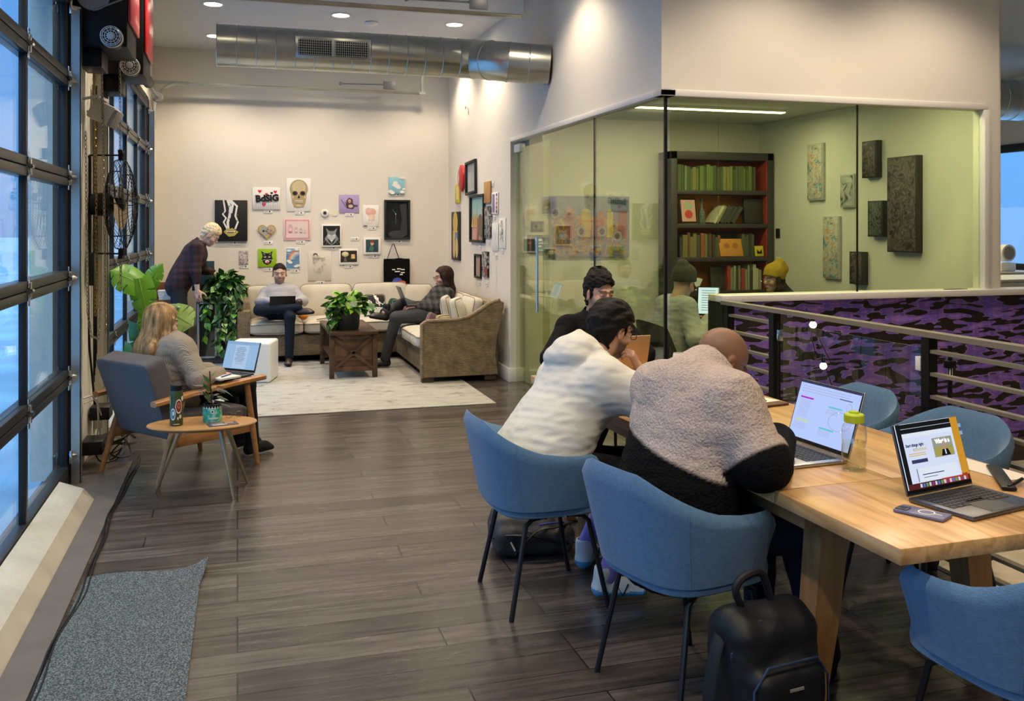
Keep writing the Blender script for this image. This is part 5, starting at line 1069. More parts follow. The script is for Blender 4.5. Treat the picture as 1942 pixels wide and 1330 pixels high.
# ---- laptops
def laptop(label, loc, rz, w, d, ang, body, keys=mat('laptop keys', (.02, .02, .022), .5), content=None, logo=False, group=None, th=.014, scr=None):
    """local: +x = right, +y = away from the user (hinge at y=0); the keyboard runs to -y"""
    t = thing('laptop', label, 'laptop', loc, rz, group)
    MB().b2((-w/2, -d, .001), (w/2, 0, th), .004).build('base', body, t)
    kb = MB()
    for r_ in range(6):
        n = 14 if r_ < 5 else 9
        for i in range(n):
            x0 = -w*.43+w*.86*i/n; wk = w*.86/n*.84
            if r_ == 5 and 3 <= i <= 5:
                if i == 3: kb.b2((x0, -d*.56, th), (x0+w*.86/n*3*.95, -d*.56+d*.07, th+.0015))
                continue
            y0 = -d*.10-d*.092*r_-d*.0; kb.b2((x0, y0-d*.075, th), (x0+wk, y0, th+.0015))
    kb.build('keyboard', keys, t)
    MB().b2((-w*.19, -d*.96, th), (w*.19, -d*.62, th+.0006)).build('trackpad', body, t)
    M = Matrix.Translation((0, .004, th)) @ Matrix.Rotation(R(ang-90)*-1, 4, 'X')
    li = MB().b2((-w/2, -.003, .0), (w/2, .004, d*.985), .003, mtx=M).build('lid', body, t)
    be = MB().b2((-w/2+.004, -.0045, .006), (w/2-.004, -.003, d*.98), mtx=M).build('bezel', BLK, li)
    A = Art(); A.z = 0; sw = w*.955; sh2 = d*.90; A.rect(0, 0, sw, sh2, scr or emis('screen white', (.72, .82, 1), 1.15))
    if content: content(A, sw, sh2)
    sc = A.mb.build('display', A.ms, li); sc.matrix_local = M @ Matrix(((1, 0, 0, 0), (0, 0, -1, -.0052), (0, 1, 0, d*.53), (0, 0, 0, 1)))
    if logo: MB().cyl((0, .0042, d*.5), (0, .0050, d*.5), .016, mtx=M).build('logo', CHROME, li)
    return t
E_ = lambda n, c, s=1: emis('glow '+n, c, s)
def doc(A, w, h):
    A.rect(0, h*.44, w, h*.1, E_('bar', (.28, .45, .70))).rect(0, -h*.05, w*.42, h*.84, E_('page', (.46, .64, .88), 1.0))
    for i in range(13): A.rect(-.01*w, h*(.28-.042*i), w*(.30 if i % 4 else .2), h*.013, E_('ink', (.16, .22, .33), .8))
    A.rect(0, -h*.3, w*.26, h*.10, E_('fig', (.45, .55, .7)))
def lesson(A, w, h):
    A.rect(0, h*.475, w, h*.05, E_('dark bar', (.05, .05, .10)))
    for i in range(3): A.rect(-w*.05, h*(.40-.045*i), w*.8, h*.010, E_('faint', (.45, .50, .68)))
    for x, y, c, ww in ((-.33, .20, (.55, .02, .55), .22), (.16, .14, (.15, .62, .72), .22), (-.32, -.20, (.70, .78, .35), .22), (.1, -.24, (.15, .75, .55), .24)): A.rect(x*w, y*h, ww*w, h*.028, E_('c%d' % int(c[0]*100), c))
    for i in range(11): A.rect(-w*.33, h*(.15-.028*i), w*.18, h*.007, E_('faint', (.45, .50, .68)))
    for i in range(4): A.rect(w*.15, h*(.10-.025*i), w*.2, h*.007, E_('faint', (.45, .50, .68))); A.rect(w*.1, h*(-.28-.025*i), w*.2, h*.007, E_('faint', (.45, .50, .68))); A.rect(-w*.32, h*(-.25-.03*i), w*.2, h*.007, E_('faint', (.45, .50, .68)))
    A.ell(.40*w, .20*h, .045*w, .045*w, E_('ring', (.45, .5, .5))).ell(.40*w, .20*h, .039*w, .039*w, MATS['lilac screen']); A.rect(.33*w, .31*h, .2*w, .018*h, E_('ink', (.16, .22, .33), .8))
def site(A, w, h):
    A.rect(-w*.02, h*.46, w*.92, h*.07, E_('black', (.012, .012, .014))).rect(w*.44, -.0, w*.12, h, E_('amber', (.62, .30, .03), 1.05)).rect(-w*.03, h*.38, w*.82, h*.08, E_('black', (.012, .012, .014)))
    A.rect(-w*.46, 0, w*.07, h, E_('black', (.012, .012, .014))).rect(0, -h*.46, w*.98, h*.09, E_('red dark', (.10, .02, .02))).rect(w*.25, -h*.44, w*.42, h*.1, E_('red', (.45, .06, .02)))
    A.rect(-w*.03, -h*.03, w*.80, h*.76, E_('page2', (.66, .74, .92), 1.1)); A.rect(-w*.03, h*.315, w*.80, h*.06, E_('page3', (.74, .80, .92), 1.1))
    ink = E_('navy ink', (.04, .05, .14)); yl = E_('gold', (.75, .45, .10))
    A.text(-w*.27, h*.16, 'Start things right', h*.062, ink, .0006).text(-w*.27, h*.09, 'with', h*.062, ink, .0006).rect(-w*.20, h*.085, w*.20, h*.045, E_('page4', (.68, .66, .55)))
    A.rect(-w*.26, h*.03, w*.26, h*.012, yl).rect(-w*.26, -h*.0, w*.26, h*.012, yl).rect(-w*.25, -h*.09, w*.25, h*.055, ink)
    A.rect(w*.16, h*.07, w*.32, h*.30, E_('photo', (.35, .36, .28))).rect(w*.16, h*.0, w*.30, h*.14, E_('photo2', (.42, .36, .10)))
    A.text(w*.16, h*.16, 'What is a', h*.088, E_('white ink', (.95, .97, 1), 1.2), .0016); A.ell(w*.17, h*.10, w*.028, h*.055, E_('face', (.50, .32, .24))).poly([(w*.10, -h*.07), (w*.25, -h*.07), (w*.22, h*.03), (w*.13, h*.03)], E_('black', (.012, .012, .014))).poly([(w*.165, -h*.05), (w*.185, -h*.05), (w*.18, h*.03), (w*.165, h*.03)], E_('page2', (.6, .66, .8)))
    A.rect(-w*.0, -h*.30, w*.62, h*.2, E_('page3', (.74, .80, .92), 1.1)).rect(-w*.34, -h*.30, w*.01, h*.2, ink).rect(-w*.10, -h*.30, w*.34, h*.014, ink).rect(-w*.15, -h*.345, w*.22, h*.010, E_('ink', (.16, .22, .33)))
    for i in range(16): A.rect(-w*.33+w*.045*i, -h*.455, w*.032, h*.055, E_('dock%d' % (i % 5), [(.6, .7, .8), (.1, .2, .6), (.1, .4, .15), (.7, .7, .75), (.3, .05, .2)][i % 5]))
    for i in range(2): A.rect(w*.45, h*(.36-.12*i), w*.045, h*.06, E_('folder', (.25, .45, .7)))
SG = mat('space grey metal', (.16, .16, .17), .35, .85); SVL = mat('silver laptop metal', (.50, .50, .50), .33, .85)
laptop('large silver laptop with a bright page of coloured bars before the bald man', (2.085, 3.02, .7505), R(-86), .356, .248, 108, SVL, content=lesson, scr=emis('lilac screen', (.46, .58, 1.0), 1.15))
laptop('small grey laptop with orange desktop and web page at the near table end', (2.135, 2.425, .7505), R(12), .3126, .221, 106, SG, content=site)
laptop('copper laptop seen from behind, used by the man in black', (2.10, 4.90, .7505), R(184), .32, .226, 104, mat('copper metal', (.50, .33, .18), .45, .4), scr=E_('dim screen', (.3, .4, .55), .5))
ph = thing('smartphone', 'lilac phone with a white magnetic ring beside the small grey laptop', 'phone', (1.935, 2.275, .7505), R(-62))
MB().box((0, 0, .0055), (.146, .072, .010), .004).build('case', mat('lilac phone case', (.15, .15, .26), .4), ph)
rr_ = MB(); rr_.tube([(.012+.022*math.cos(a_), .022*math.sin(a_), .0108) for a_ in [i*PI/14 for i in range(28)]], .0022, 5, closed=True, flat=.3).box((.046, 0, .0108), (.022, .004, .0006)); rr_.build('magnet_ring', paint(Wt), ph)
MB().box((-.052, -.012, .0115), (.034, .036, .003), .003).build('camera_bump', mat('dark lilac', (.05, .05, .09), .3), ph)
CLR = nodemat('clear plastic', lambda t, b, N, L: None, .05)
CLR = glass('clear bottle plastic', (.965, .975, .96), .03, gain=2.2); WAT = glass('still water', (.96, .95, .84), .0, 1.33)
bt = thing('water_bottle', 'clear water bottle with lime green lid, half full, on the table', 'bottle', (2.065, 2.765, .7505))
MB().lathe([(.001, .003), (.036, 0), (.041, .006), (.042, .03), (.0415, .14), (.039, .155), (.030, .166), (.030, .172)], n=32).build('body', CLR, bt)
MB().lathe([(.001, .006), (.037, .007), (.0395, .03), (.039, .10), (.001, .10)], n=28).build('water', WAT, bt)
LIME = mat('lime green plastic', (.42, .55, .02), .4)
MB().lathe([(.031, .166), (.034, .168), (.034, .192), (.031, .196), (.018, .198), (.016, .205), (.001, .206)], n=28).build('lid', LIME, bt)
MB().tube([(.04*math.cos(a_)*1.0-.05, 0.0, .165+.034*math.sin(a_)+.0) for a_ in [i*PI/10 for i in range(20)]], .0016, 5, closed=True, mtx=Matrix.Rotation(R(-20), 4, 'Z')).build('lid_loop', CLR, bt)
vs_ = thing('bottle_vase', 'dark glass bottle vase with a conifer sprig on the long table', 'vase', (2.06, 3.70, .7505))
MB().lathe([(.001, 0), (.045, 0), (.048, .01), (.048, .10), (.040, .125), (.019, .14), (.018, .185), (.024, .19), (.024, .20), (.017, .20), (.001, .198)], n=24).build('bottle', mat('dark amber glass', (.022, .016, .007), .08, coat=.6), vs_)
sp_ = MB(); rn = random.Random(6); P = [Vec((0, 0, .19)), Vec((-.01, .0, .25)), Vec((.0, .01, .31)), Vec((-.015, .02, .37))]
sp_.tube(P, .003, 5, mi=1)
for k in range(3):
    for i in range(220):
        u = rn.random()*2.99; a0 = P[int(u)].lerp(P[int(u)+1], u % 1)+Vec((rn.uniform(-.02, .02)*k, rn.uniform(-.02, .02)*k, 0)); a_ = rn.uniform(0, 6.28); sp_.grid(leaf_pts(rn.uniform(.02, .045), .0045, 2, .2, False), rn.choice([0, 0, 1]), mtx=orient(a0, (math.cos(a_), math.sin(a_), rn.uniform(-.3, .9))))
sp_.build('conifer_sprig', [mat('conifer green', (.04, .075, .045), .6), mat('conifer grey', (.14, .20, .15), .6)], vs_)
cl = thing('clipboard', 'wooden clipboard with papers lying on the table behind the vase', 'clipboard', (2.33, 4.02, .7505), R(12))
MB().box((0, 0, .006), (.30, .40, .010), .003).build('board', mat('dark edged board', (.10, .035, .02), .5), cl); MB().box((0.01, .02, .0125), (.26, .34, .003)).build('paper', paint((.70, .66, .52)), cl); MB().box((.02, -.12, .0155), (.12, .012, .004), .002).build('pen', BLK, cl)
cn = thing('drink_can', 'white drink can on the table behind the fleece jacket man', 'can', (2.44, 4.86, .7505)); MB().lathe([(.001, 0), (.024, 0), (.031, .008), (.031, .105), (.027, .117), (.026, .12), (.001, .117)]).build('body', paint((.72, .72, .74)), cn); MB().lathe([(.001, .118), (.025, .118), (.026, .121), (.001, .1195)]).build('top', SVL, cn)
pp = MB().box((0, 0, .004), (.10, .16, .006), .001); o = pp.build('notebook', paint((.60, .48, .36))); o.location = (1.72, 4.93, .7505); tag(o, 'small pale notebook at the far left table corner', 'notebook')
pw = MB().b2((-.06, -.22, 0), (.06, .2, .002)); o = pw.build('paper_sheet', paint((.66, .60, .52))); o.location = (2.50, 2.72, .7508); o.rotation_euler = (0, 0, R(6)); tag(o, 'pale paper sheet at the right edge of the table', 'paper')
tb2 = MB().box((0, 0, .008), (.045, .30, .010), .003).tube([(-.0, -.14, .012), (.06, -.02, .012)], .006, 6); o = tb2.build('tablet_stand', BLK); o.location = (2.46, 2.52, .7505); o.rotation_euler = (0, 0, R(-35)); tag(o, 'black folded tablet stand at the right edge of the picture', 'stand')
wc = MB().tube([(2.45, 4.45, .007), (2.62, 4.60, .006), (2.77, 4.66, .006), (2.92, 4.80, .006), (3.02, 5.0, .006)], .006, 6); tag(wc.build('white_cable', paint((.72, .70, .64))), 'white power cord on the floor beyond the long table', 'cord')
# ---- railing by the stairs
rl = thing('stair_railing', 'dark steel railing with horizontal bars along the stairwell', 'railing', (3.10, 4.0, 0))
BRZ = mat('bronze painted steel', (.20, .18, .135), .45, .1)
for y in (5.44, 4.90, 3.60, 1.9, .3): MB().b2((-.025, y-4.0-.025, 0), (.025, y-4.0+.025, 1.08)).build('post', BLACK if y != 4.9 else BLACK, rl)
MB().b2((-.03, -4, 1.085), (.03, 1.50, 1.11)).build('top_rail', BRZ, rl)
for z in (1.02, .915, .81, .71, .605, .50, .40, .295, .19, .09):
    MB().b2((-.018, .90, z-.008), (.018, 1.44, z+.008)).build('bar', BRZ, rl); MB().b2((-.018, -4, z-.008), (.018, -.40, z+.008)).build('bar', BRZ, rl)
gt = thing('glass_gate', 'clear glass gate panel hung between the railing posts', 'gate', (3.10, 4.24, 0)); MB().b2((-.006, -.59, .06), (.006, .62, 1.03), .001).build('pane', glass('gate glass', (.88, .92, .90)), gt)
for y, m_ in ((-.58, WHITE), (.61, CHROME)): MB().b2((-.014, y-.018, .92), (.014, y+.018, .985), .002).build('hinge', m_, gt); MB().b2((-.014, y-.018, .2), (.014, y+.018, .265), .002).build('hinge', m_, gt)
tp = thing('light_stand', 'black stand with clamps standing in the stairwell beyond the rail', 'stand', (3.62, 4.05, -.15))
MB().cyl((0, 0, .0), (0, 0, 1.12), .012, n=8).box((0, 0, 1.02), (.05, .04, .04), .004).box((0, 0, .60), (.04, .04, .05), .004).build('pole', BLACK, tp); MB().tube([(0, 0, .60), (-.16, -.15, .50)], .012).box((-.17, -.16, .50), (.06, .06, .05), .01).build('clamp_arm', BLACK, tp); MB().box((0, 0, .98), (.02, .02, .08), .004).build('label', WHITE, tp)
for k in range(3): a_ = R(90+120*k); MB().cyl((0, 0, .35), (.2*math.cos(a_), .2*math.sin(a_), 0), .009, n=6).build('leg', BLACK, tp)
for i, (x, z) in enumerate(((3.71, .94), (3.79, .66))):
    b_ = thing('festoon_bulb', ['upper', 'lower'][i]+' glowing round bulb seen through the glass gate', 'light bulb', (x, 5.40, z)); MB().ball((0, 0, 0), .024, n=12).build('globe', emis('bulb glow', (1, .80, .45), 9), b_); MB().cyl((0, 0, .022), (0, 0, .055), .012).build('socket', BLACK, b_); MB().tube([(0, 0, .05), (.06, 0, -.12), (.14, 0, -.26)], .003, 5).tube([(0, 0, .05), (-.03, .05, .08), (-.05, .12, 1.04-z)], .003, 5).build('wire', BLACK, b_)
# ---- far right room
dk = thing('white_counter', 'white topped counter below the far right window', 'counter', (8.1, 8.6, 0)); MB().box((0, 0, 1.0), (2.2, .8, .04), .004).build('counter_top', paint((.70, .70, .68)), dk)
for x in (-1, 1):
    for y in (-.3, .3): MB().box((x, y, .49), (.05, .05, .98)).build('leg', GREYM, dk)
oc = thing('blue_office_chair', 'dark blue chair tucked under the white counter at far right', 'chair', (7.05, 8.0, 0)); MB().box((0, 0, .5), (.45, .45, .06), .02).build('seat', mat('navy fabric', (.01, .035, .16), .7), oc); MB().box((0, -.2, .80), (.42, .05, .40), .02).build('backrest', MATS['navy fabric'], oc); MB().cyl((0, 0, 0.02), (0, 0, .5), .03).lathe([(.001, 0), (.22, 0), (.22, .02), (.001, .02)]).build('base', BLACK, oc)
ck = thing('small_clock', 'small white clock standing before the far right window', 'clock', (9.55, 9.75, 1.02)); 
for xx in (0,): MB().b2((-.12, -.1, 0), (.12, .1, .12), .02).cyl((0, -.10, .24), (0, .0, .24), .11).build('case', WHITE, ck); MB().lathe([(.001, 0), (.085, 0), (.085, .003), (.001, .003)], mtx=Matrix.Translation((0, -.102, .24)) @ Matrix.Rotation(R(90), 4, 'X')).build('clock_face', paint((.3, .25, .2)), ck)
MB().b2((9.0, 9.5, .98), (10.0, 10.0, 1.02)); tag(MB().b2((9.1, 9.5, .0), (10.0, 10.0, 1.0195), .004).build('storage_cabinet', paint((.45, .40, .33))), 'tan storage cabinet under the small clock', 'cabinet')
# ---- bookshelf and books
bs = thing('bookshelf', 'tall dark bookshelf with orange and red backing inside the glass office', 'bookshelf', (4.88, 8.83, 0))
BSF = mat('dark plum shelf paint', (.045, .036, .040), .5)
fr_ = MB().b2((-.60, -.15, 0), (-.53, .15, 2.38), .003).b2((.53, -.15, 0), (.60, .15, 2.38), .003).b2((-.6, -.15, 2.30), (.6, .15, 2.38), .003)
fr_.build('frame', BSF, bs); SZ = [.10, .45, .93-.12, .93+.02, 1.28, 1.63, 1.98]
SZ = [.12, .52, .93, 1.28, 1.63, 1.98]
for z in SZ: MB().b2((-.53, -.15, z-.045), (.53, .15, z), .003).build('shelf', BSF, bs)
ORG = mat('orange back panel', (.55, .17, .02), .6); REDP = mat('red back panel', (.36, .04, .025), .6)
for i, z in enumerate(SZ):
    z1 = SZ[i+1]-.045 if i < 5 else 2.30; MB().b2((-.53, .13, z), (.53, .145, z1)).build('back_panel', ORG if i in (2, 4) else (REDP if i % 2 else mat('maroon back', (.17, .05, .05), .6)), bs)
MB().b2((.515, -.14, .12), (.529, .13, 2.3)).build('side_lining', REDP, bs)
BK = {}
ORD = 'first second third fourth fifth sixth seventh eighth ninth tenth eleventh twelfth thirteenth fourteenth fifteenth sixteenth seventeenth eighteenth nineteenth twentieth twenty-first twenty-second twenty-third twenty-fourth twenty-fifth twenty-sixth twenty-seventh twenty-eighth twenty-ninth thirtieth'.split()
def hue(c):
    m = max(c)
    if m < .10: return 'dark'
    if c[0] > 2*c[1]: return 'red'
    if c[1] >= c[0]*1.05: return 'green'
    return 'cream' if m > .5 else ('olive' if m < .35 else 'tan')
def books(z, x0, x1, cols, hmin, hmax, label, group, lean=0, seed=1, cat='book'):
    rn = random.Random(seed); x = x0; nb = 0
    while x < x1:
        w = rn.uniform(.022, .042); h = rn.uniform(hmin, hmax); c = rn.choice(cols)
        key = (c, round(w, 2), round(h/.02))
        if c not in BK:
            o = thing('book', '', 'book'); MB().b2((-.5, -.5, 0), (.5, .5, 1)).build('cover', paint(c, .6), o)
            MB().b2((-.40, -.44, .97), (.40, .47, 1.004)).build('pages', paint((.6, .55, .45)), o); BK[c] = o
            b = o
        else: b = dup(BK[c])
        d = rn.uniform(.15, .20); b.location = (x+w/2+(h*math.sin(lean)*.0), 8.83-.02, z+.0005+(w/2*math.sin(abs(lean)))); b.scale = (w, d, h); b.rotation_euler = (0, lean+(rn.uniform(-.01, .01) if not lean else rn.uniform(-.04, .04)), 0)
        b['label'] = hue(c)+' spined book, '+ORD[min(nb, 29)]+' from left in the '+label; nb += 1; b['category'] = cat; b['group'] = group
        x += w/math.cos(lean)+.003
GRN = [(.10, .13, .04), (.15, .20, .05), (.07, .10, .035), (.22, .24, .09), (.24, .20, .07), (.08, .075, .04)]
books(1.98, 4.38, 5.28, GRN, .22, .27, 'top row of the office bookshelf', 'green hardbacks on the top shelf', seed=2)
books(1.63, 4.78, 5.02, [(.55, .52, .42), (.05, .12, .08), (.60, .55, .40), (.30, .26, .18), (.06, .06, .05)], .19, .22, 'leaning row on the second bookshelf shelf', 'leaning books on the second shelf', R(32), 3)
books(1.28, 4.40, 4.86, [(.16, .07, .04), (.08, .09, .05), (.22, .18, .08), (.06, .05, .04), (.30, .10, .04)], .20, .26, 'third shelf row left of the orange album', 'dark books on the left of the third shelf', 0, 4)
books(1.28, 5.12, 5.26, [(.09, .10, .06), (.05, .05, .04)], .21, .25, 'third shelf row right of the orange album', 'dark books on the right of the third shelf', 0, 5)
books(.93, 4.95, 5.36, [(.55, .52, .36), (.40, .38, .22), (.62, .58, .45), (.35, .05, .04), (.06, .05, .04), (.30, .30, .20)], .20, .27, 'right row on the fourth bookshelf shelf', 'cream and red books on the fourth shelf', 0, 6)
books(.93, 4.40, 4.52, [(.55, .5, .4), (.05, .05, .05)], .18, .22, 'short left row on the fourth bookshelf shelf', 'books left on the fourth shelf', 0, 7)
def stand(a, x, y, z, label, name, cat, tilt=-12, rz=0):
    a.place(name, Matrix.Translation((x, y, z)) @ Matrix.Rotation(rz, 4, 'Z') @ Matrix.Rotation(R(90+tilt), 4, 'X'), 0, 0, label, cat)
a = Art().board(.19, .26, .012, K).rect(0, 0, .16, .23, (.62, .32, .30)).ell(0, -.04, .045, .045, (.55, .04, .03)).ell(0, .05, .05, .04, (.35, .4, .3)); stand(a, 4.50, 8.74, 1.765, 'pink framed picture leaning on the second bookshelf shelf', 'framed_picture', 'picture frame', -10)
dc = thing('decorative_bottle', 'patterned decorative bottle standing on the second bookshelf shelf', 'bottle', (4.68, 8.78, 1.6305)); MB().lathe([(.001, 0), (.035, 0), (.035, .12), (.012, .18), (.012, .27), (.001, .27)]).build('body', mat('patterned bottle', (.10, .12, .10), .25, var=.8, vscale=60), dc)
a = Art().board(.26, .26, .05, (.025, .022, .020)); stand(a, 5.30, 8.80, 1.763, 'dark square box on the right of the second bookshelf shelf', 'storage_box', 'box', -4)
a = Art().board(.28, .16, .006, (.025, .028, .02)); stand(a, 5.02, 8.88, 1.46, 'dark album behind the orange one on the third shelf', 'record_album', 'album', -4)
a = Art().board(.27, .19, .006, (.60, .25, .04)).ell(-.05, .02, .035, .03, (.45, .14, .03)).ell(.05, .02, .035, .03, (.45, .14, .03)); stand(a, 4.99, 8.72, 1.378, 'orange album cover on the third bookshelf shelf', 'record_album', 'album', -14)
a = Art().board(.10, .11, .02, (.62, .48, .03)).poly([(-.03, -.03), (-.03, .02), (0, -.01), (.03, .02), (.03, -.03)], K); stand(a, 5.32, 8.72, 1.338, 'small yellow book facing out on the third bookshelf shelf', 'yellow_book', 'book', -8)
a = Art().board(.18, .24, .01, (.04, .035, .03)); stand(a, 4.87, 8.78, 1.052, 'dark album leaning left of the cream books on the fourth shelf', 'dark_album', 'album', -8)
fan_ = MB(); 
for i in range(6): fan_.poly([(0, 0), (.12*math.cos(R(60+12*i)), .12*math.sin(R(60+12*i))), (.12*math.cos(R(70+12*i)), .12*math.sin(R(70+12*i)))], z=.001*i)
fan_.b2((-.04, -.01, 0), (.06, .0, .006)); fan_ = fan_.build('paper_fan', paint(Wt)); fan_.matrix_world = Matrix.Translation((4.62, 8.74, .945)) @ Matrix.Rotation(R(80), 4, 'X'); tag(fan_, 'white paper fan behind the person with the tablet on the fourth shelf', 'paper fan')
# ---- bags on the floor
def bag_sdf(): pass
BPK = mat('black nylon', (.006, .0065, .009), .5, bump=.5, scale=14, spec=.3); BPG = mat('grey nylon', (.040, .038, .040), .6, bump=.5, scale=14)
v = V((-.26, -.26, -.02), (.26, .26, .26), .010); v.box((0, 0, .085), (.20, .155, .075), .055, 0); v.box((-.04, .0, .15), (.15, .12, .05), .04, .03); v.rc((-.15, -.12, .12), (.13, -.14, .10), .035, .03, .02); v.wob(.006, 38, 3); v.pln((0, 0, .004), (0, 0, -1))
g1 = thing('backpack', 'grey and black backpack lying under the hoodie man\'s chair', 'backpack', (1.39, 4.38, 0), R(-8)); sdfobj('body', [v.mesh()], [BPG], g1)
MB().tube(smooth([(-.20, -.10, .10), (-.12, -.165, .13), (0, -.18, .12), (.12, -.17, .08), (.2, -.1, .06)]), .012, flat=.4).tube(smooth([(-.1, -.17, .04), (.0, -.19, .15), (.1, -.17, .16), (.2, -.05, .14)]), .014, flat=.4).build('strap', BLK, g1); MB().tube([(-.12, -.17, .1), (-.10, -.18, .06)], .006).tube([(-.06, -.17, .15), (-.02, -.175, .14)], .005).build('buckle', CHROME, g1); MB().tube([(.02, -.16, .17), (.08, -.14, .17), (.15, -.10, .16)], .005).build('blue_trim', paint((.03, .05, .30)), g1)
v = V((-.22, -.2, -.02), (.22, .2, .56), .010); v.box((0, 0, .22), (.155, .10, .225), .055, 0); v.box((.0, -.09, .17), (.13, .06, .15), .04, .03); v.rc((-.10, .0, .42), (.10, 0, .42), .05, .05, .04); v.wob(.005, 30, 5); v.pln((0, 0, .004), (0, 0, -1))
g2_ = thing('backpack', 'black backpack standing on the floor beside the fleece man\'s chair', 'backpack', (1.52, 2.47, 0), R(8)); sdfobj('body', [v.mesh()], [BPK], g2_)
MB().tube(smooth([(-.07, 0, .45), (-.10, 0, .52), (-.06, .0, .555), (.0, 0, .55), (.03, 0, .47)]), .012).build('handle', BPK, g2_)
MB().tube(smooth([(-.10, .02, .45), (-.17, .0, .36), (-.215, -.02, .20), (-.20, -.02, .08), (-.13, .0, .03)]), .022, flat=.35).build('strap', BLK, g2_)
MB().tube([(-.14, -.13, .06), (-.135, -.13, .28), (-.09, -.135, .34), (.09, -.135, .34), (.135, -.13, .28), (.14, -.13, .06)], .004).tube([(-.15, -.04, .10), (-.15, -.05, .36), (-.08, -.06, .44), (.08, -.06, .44), (.15, -.04, .36)], .005).build('zipper', mat('navy zip', (.02, .035, .08), .35), g2_); MB().box((0, -.152, .27), (.05, .003, .008)).build('label', mat('grey tag', (.2, .2, .2), .4), g2_); MB().cyl((-.14, -.06, .40), (-.11, -.07, .385), .004).build('buckle', CHROME, g2_)
# ================================================================ PEOPLE
SKIN = mat('skin', (.5, .3, .2), .5, attr='Col', bump=.08, scale=300, spec=.4)
EYEW = mat('eye white', (.62, .60, .57), .25); IRIS = mat('dark iris', (.02, .012, .008), .15)
def frame3(x, up):      # columns: x forward, y left, z up
    x = nv(x); y = nv(np.cross(up, x)); z = np.cross(x, y); return np.stack([x, y, z], 1)
def head_mesh(s, h, beard=0, fem=0):
    v = V((-.13, -.12, -.18), (.15, .12, .15), h)         # x forward, y left, z up
    v.el((-.012, 0, .032), (.097, .077, .088), 0); v.el((.020, 0, -.035), (.068, .060-.004*fem, .078), .03)
    v.el((.030, 0, -.078), (.050-.004*fem, .045-.004*fem, .036), .025); v.el((.062, 0, -.098), (.022, .024, .018), .02)
    v.rc((.086, 0, .012), (.107-.003*fem, 0, -.020), .008, .0105, .012); v.el((.100, .012, -.026), (.010, .008, .007), .006); v.el((.100, -.012, -.026), (.010, .008, .007), .006)
    v.el((.078, 0, .030), (.016, .052, .010), .012)
    for q in (1, -1):
        v.el((.093, q*.032, .008), (.016, .018, .012), .012, 's'); v.el((.055, q*.045, -.025), (.028, .020, .022), .02)
        v.el((-.002, q*.080, -.002), (.018, .009, .033), .006); v.el((.004, q*.089, .000), (.009, .006, .018), .004, 's'); v.el((-.008, q*.083, -.028), (.009, .007, .010), .004)
        v.el((.0745, q*.032, .0075), (.0128, .0155, .0125), .002); v.rc((.0862, q*.020, .0085), (.0845, q*.045, .0075), .0028, .0028, .003); v.rc((.0865, q*.020, .0055), (.085, q*.044, .0048), .0012, .0012, .001, 's')
    v.el((.086, 0, -.057), (.012, .023, .006), .006); v.el((.085, 0, -.067), (.012, .020, .006), .006); v.rc((.094, -.018, -.062), (.094, .018, -.062), .002, .002, .003, 's')
    v.rc((-.025, 0, -.04), (-.050, 0, -.16), .056-.006*fem, .057-.008*fem, .03)
    return v.mesh()
def head_cols(P, skin, beard, lip, scalp=None):
    c = np.tile(np.array(skin, float), (len(P), 1)); x, y, z = P.T
    def bl(w, col): 
        w = np.clip(w, 0, 1)[:, None]; c[:] = c*(1-w)+np.array(col)*w
    red = np.array(skin)*np.array((1.15, .82, .78))
    bl(.5*np.exp(-(((x-.08)/.03)**2+((np.abs(y)-.04)/.02)**2+((z+.025)/.02)**2)), red); bl(.5*(np.abs(y) > .082), red); bl(.4*np.exp(-(((x-.11)/.02)**2+(y/.02)**2+((z+.02)/.02)**2)), red)
    lm = ((y/.024)**2+((z+.062)/.011)**2 < 1) & (x > .075); bl(lm*.85, lip)
    if beard:
        w = beard*np.clip((-.030-z)/.02, 0, 1)*np.clip((x+.005)/.02, 0, 1)*(z > -.13)*(~lm); w = np.maximum(w, beard*(((y/.03)**2+((z+.048)/.006)**2 < 1) & (x > .07))); bl(w, (.035, .022, .016))
    bl(((np.abs(np.abs(y)-.032) < .020) & (np.abs(z-.030-.004*np.cos((np.abs(y)-.03)*60)) < .0045) & (x > .06))*.85, (.03, .02, .014) if scalp is None else scalp)
    return c
def add_eyes(me_parts, h):
    pass
def hand_mesh(h, side, curl=.35, spread=.06, grip=None):
    v = V((-.06, -.09, -.11), (.21, .09, .07), h); s = side
    v.box((.045, 0, 0), (.047, .038, .015), .014, 0); v.el((.03, .026*1, -.008), (.034, .022, .018), .012); v.rc((-.05, 0, 0), (.005, 0, 0), .026, .024, .015)
    for i, (yo, L) in enumerate(((.029, .070), (.010, .078), (-.010, .072), (-.028, .057))):
        p = np.array((.086-(.004 if i in (0, 3) else 0), yo, 0)); a = 0; sp = (1.5-i)*spread; cc = curl*(1+.12*i) if not hasattr(curl, '__len__') else curl[i]
        for k, f in enumerate((.45, .32, .25)):
            a += cc; q = p+L*f*np.array((math.cos(a)*math.cos(sp), math.sin(sp)*math.cos(a), -math.sin(a))); v.rc(p, q, .0088-.0009*k, .0080-.0009*k, .004); p = q
    p = np.array((.018, .034, -.006)); 
    for d, L, r in (((.55, .75, -.25), .042, .0115), ((.80, .45, -.45), .032, .0098), ((.92, .2, -.5), .024, .0088)): q = p+L*nv(d); v.rc(p, q, r, r*.92, .006); p = q
    P, F = v.mesh(); 
    if s < 0: P = P*np.array((1, -1, 1)); F = F[:, ::-1]
    return P, F
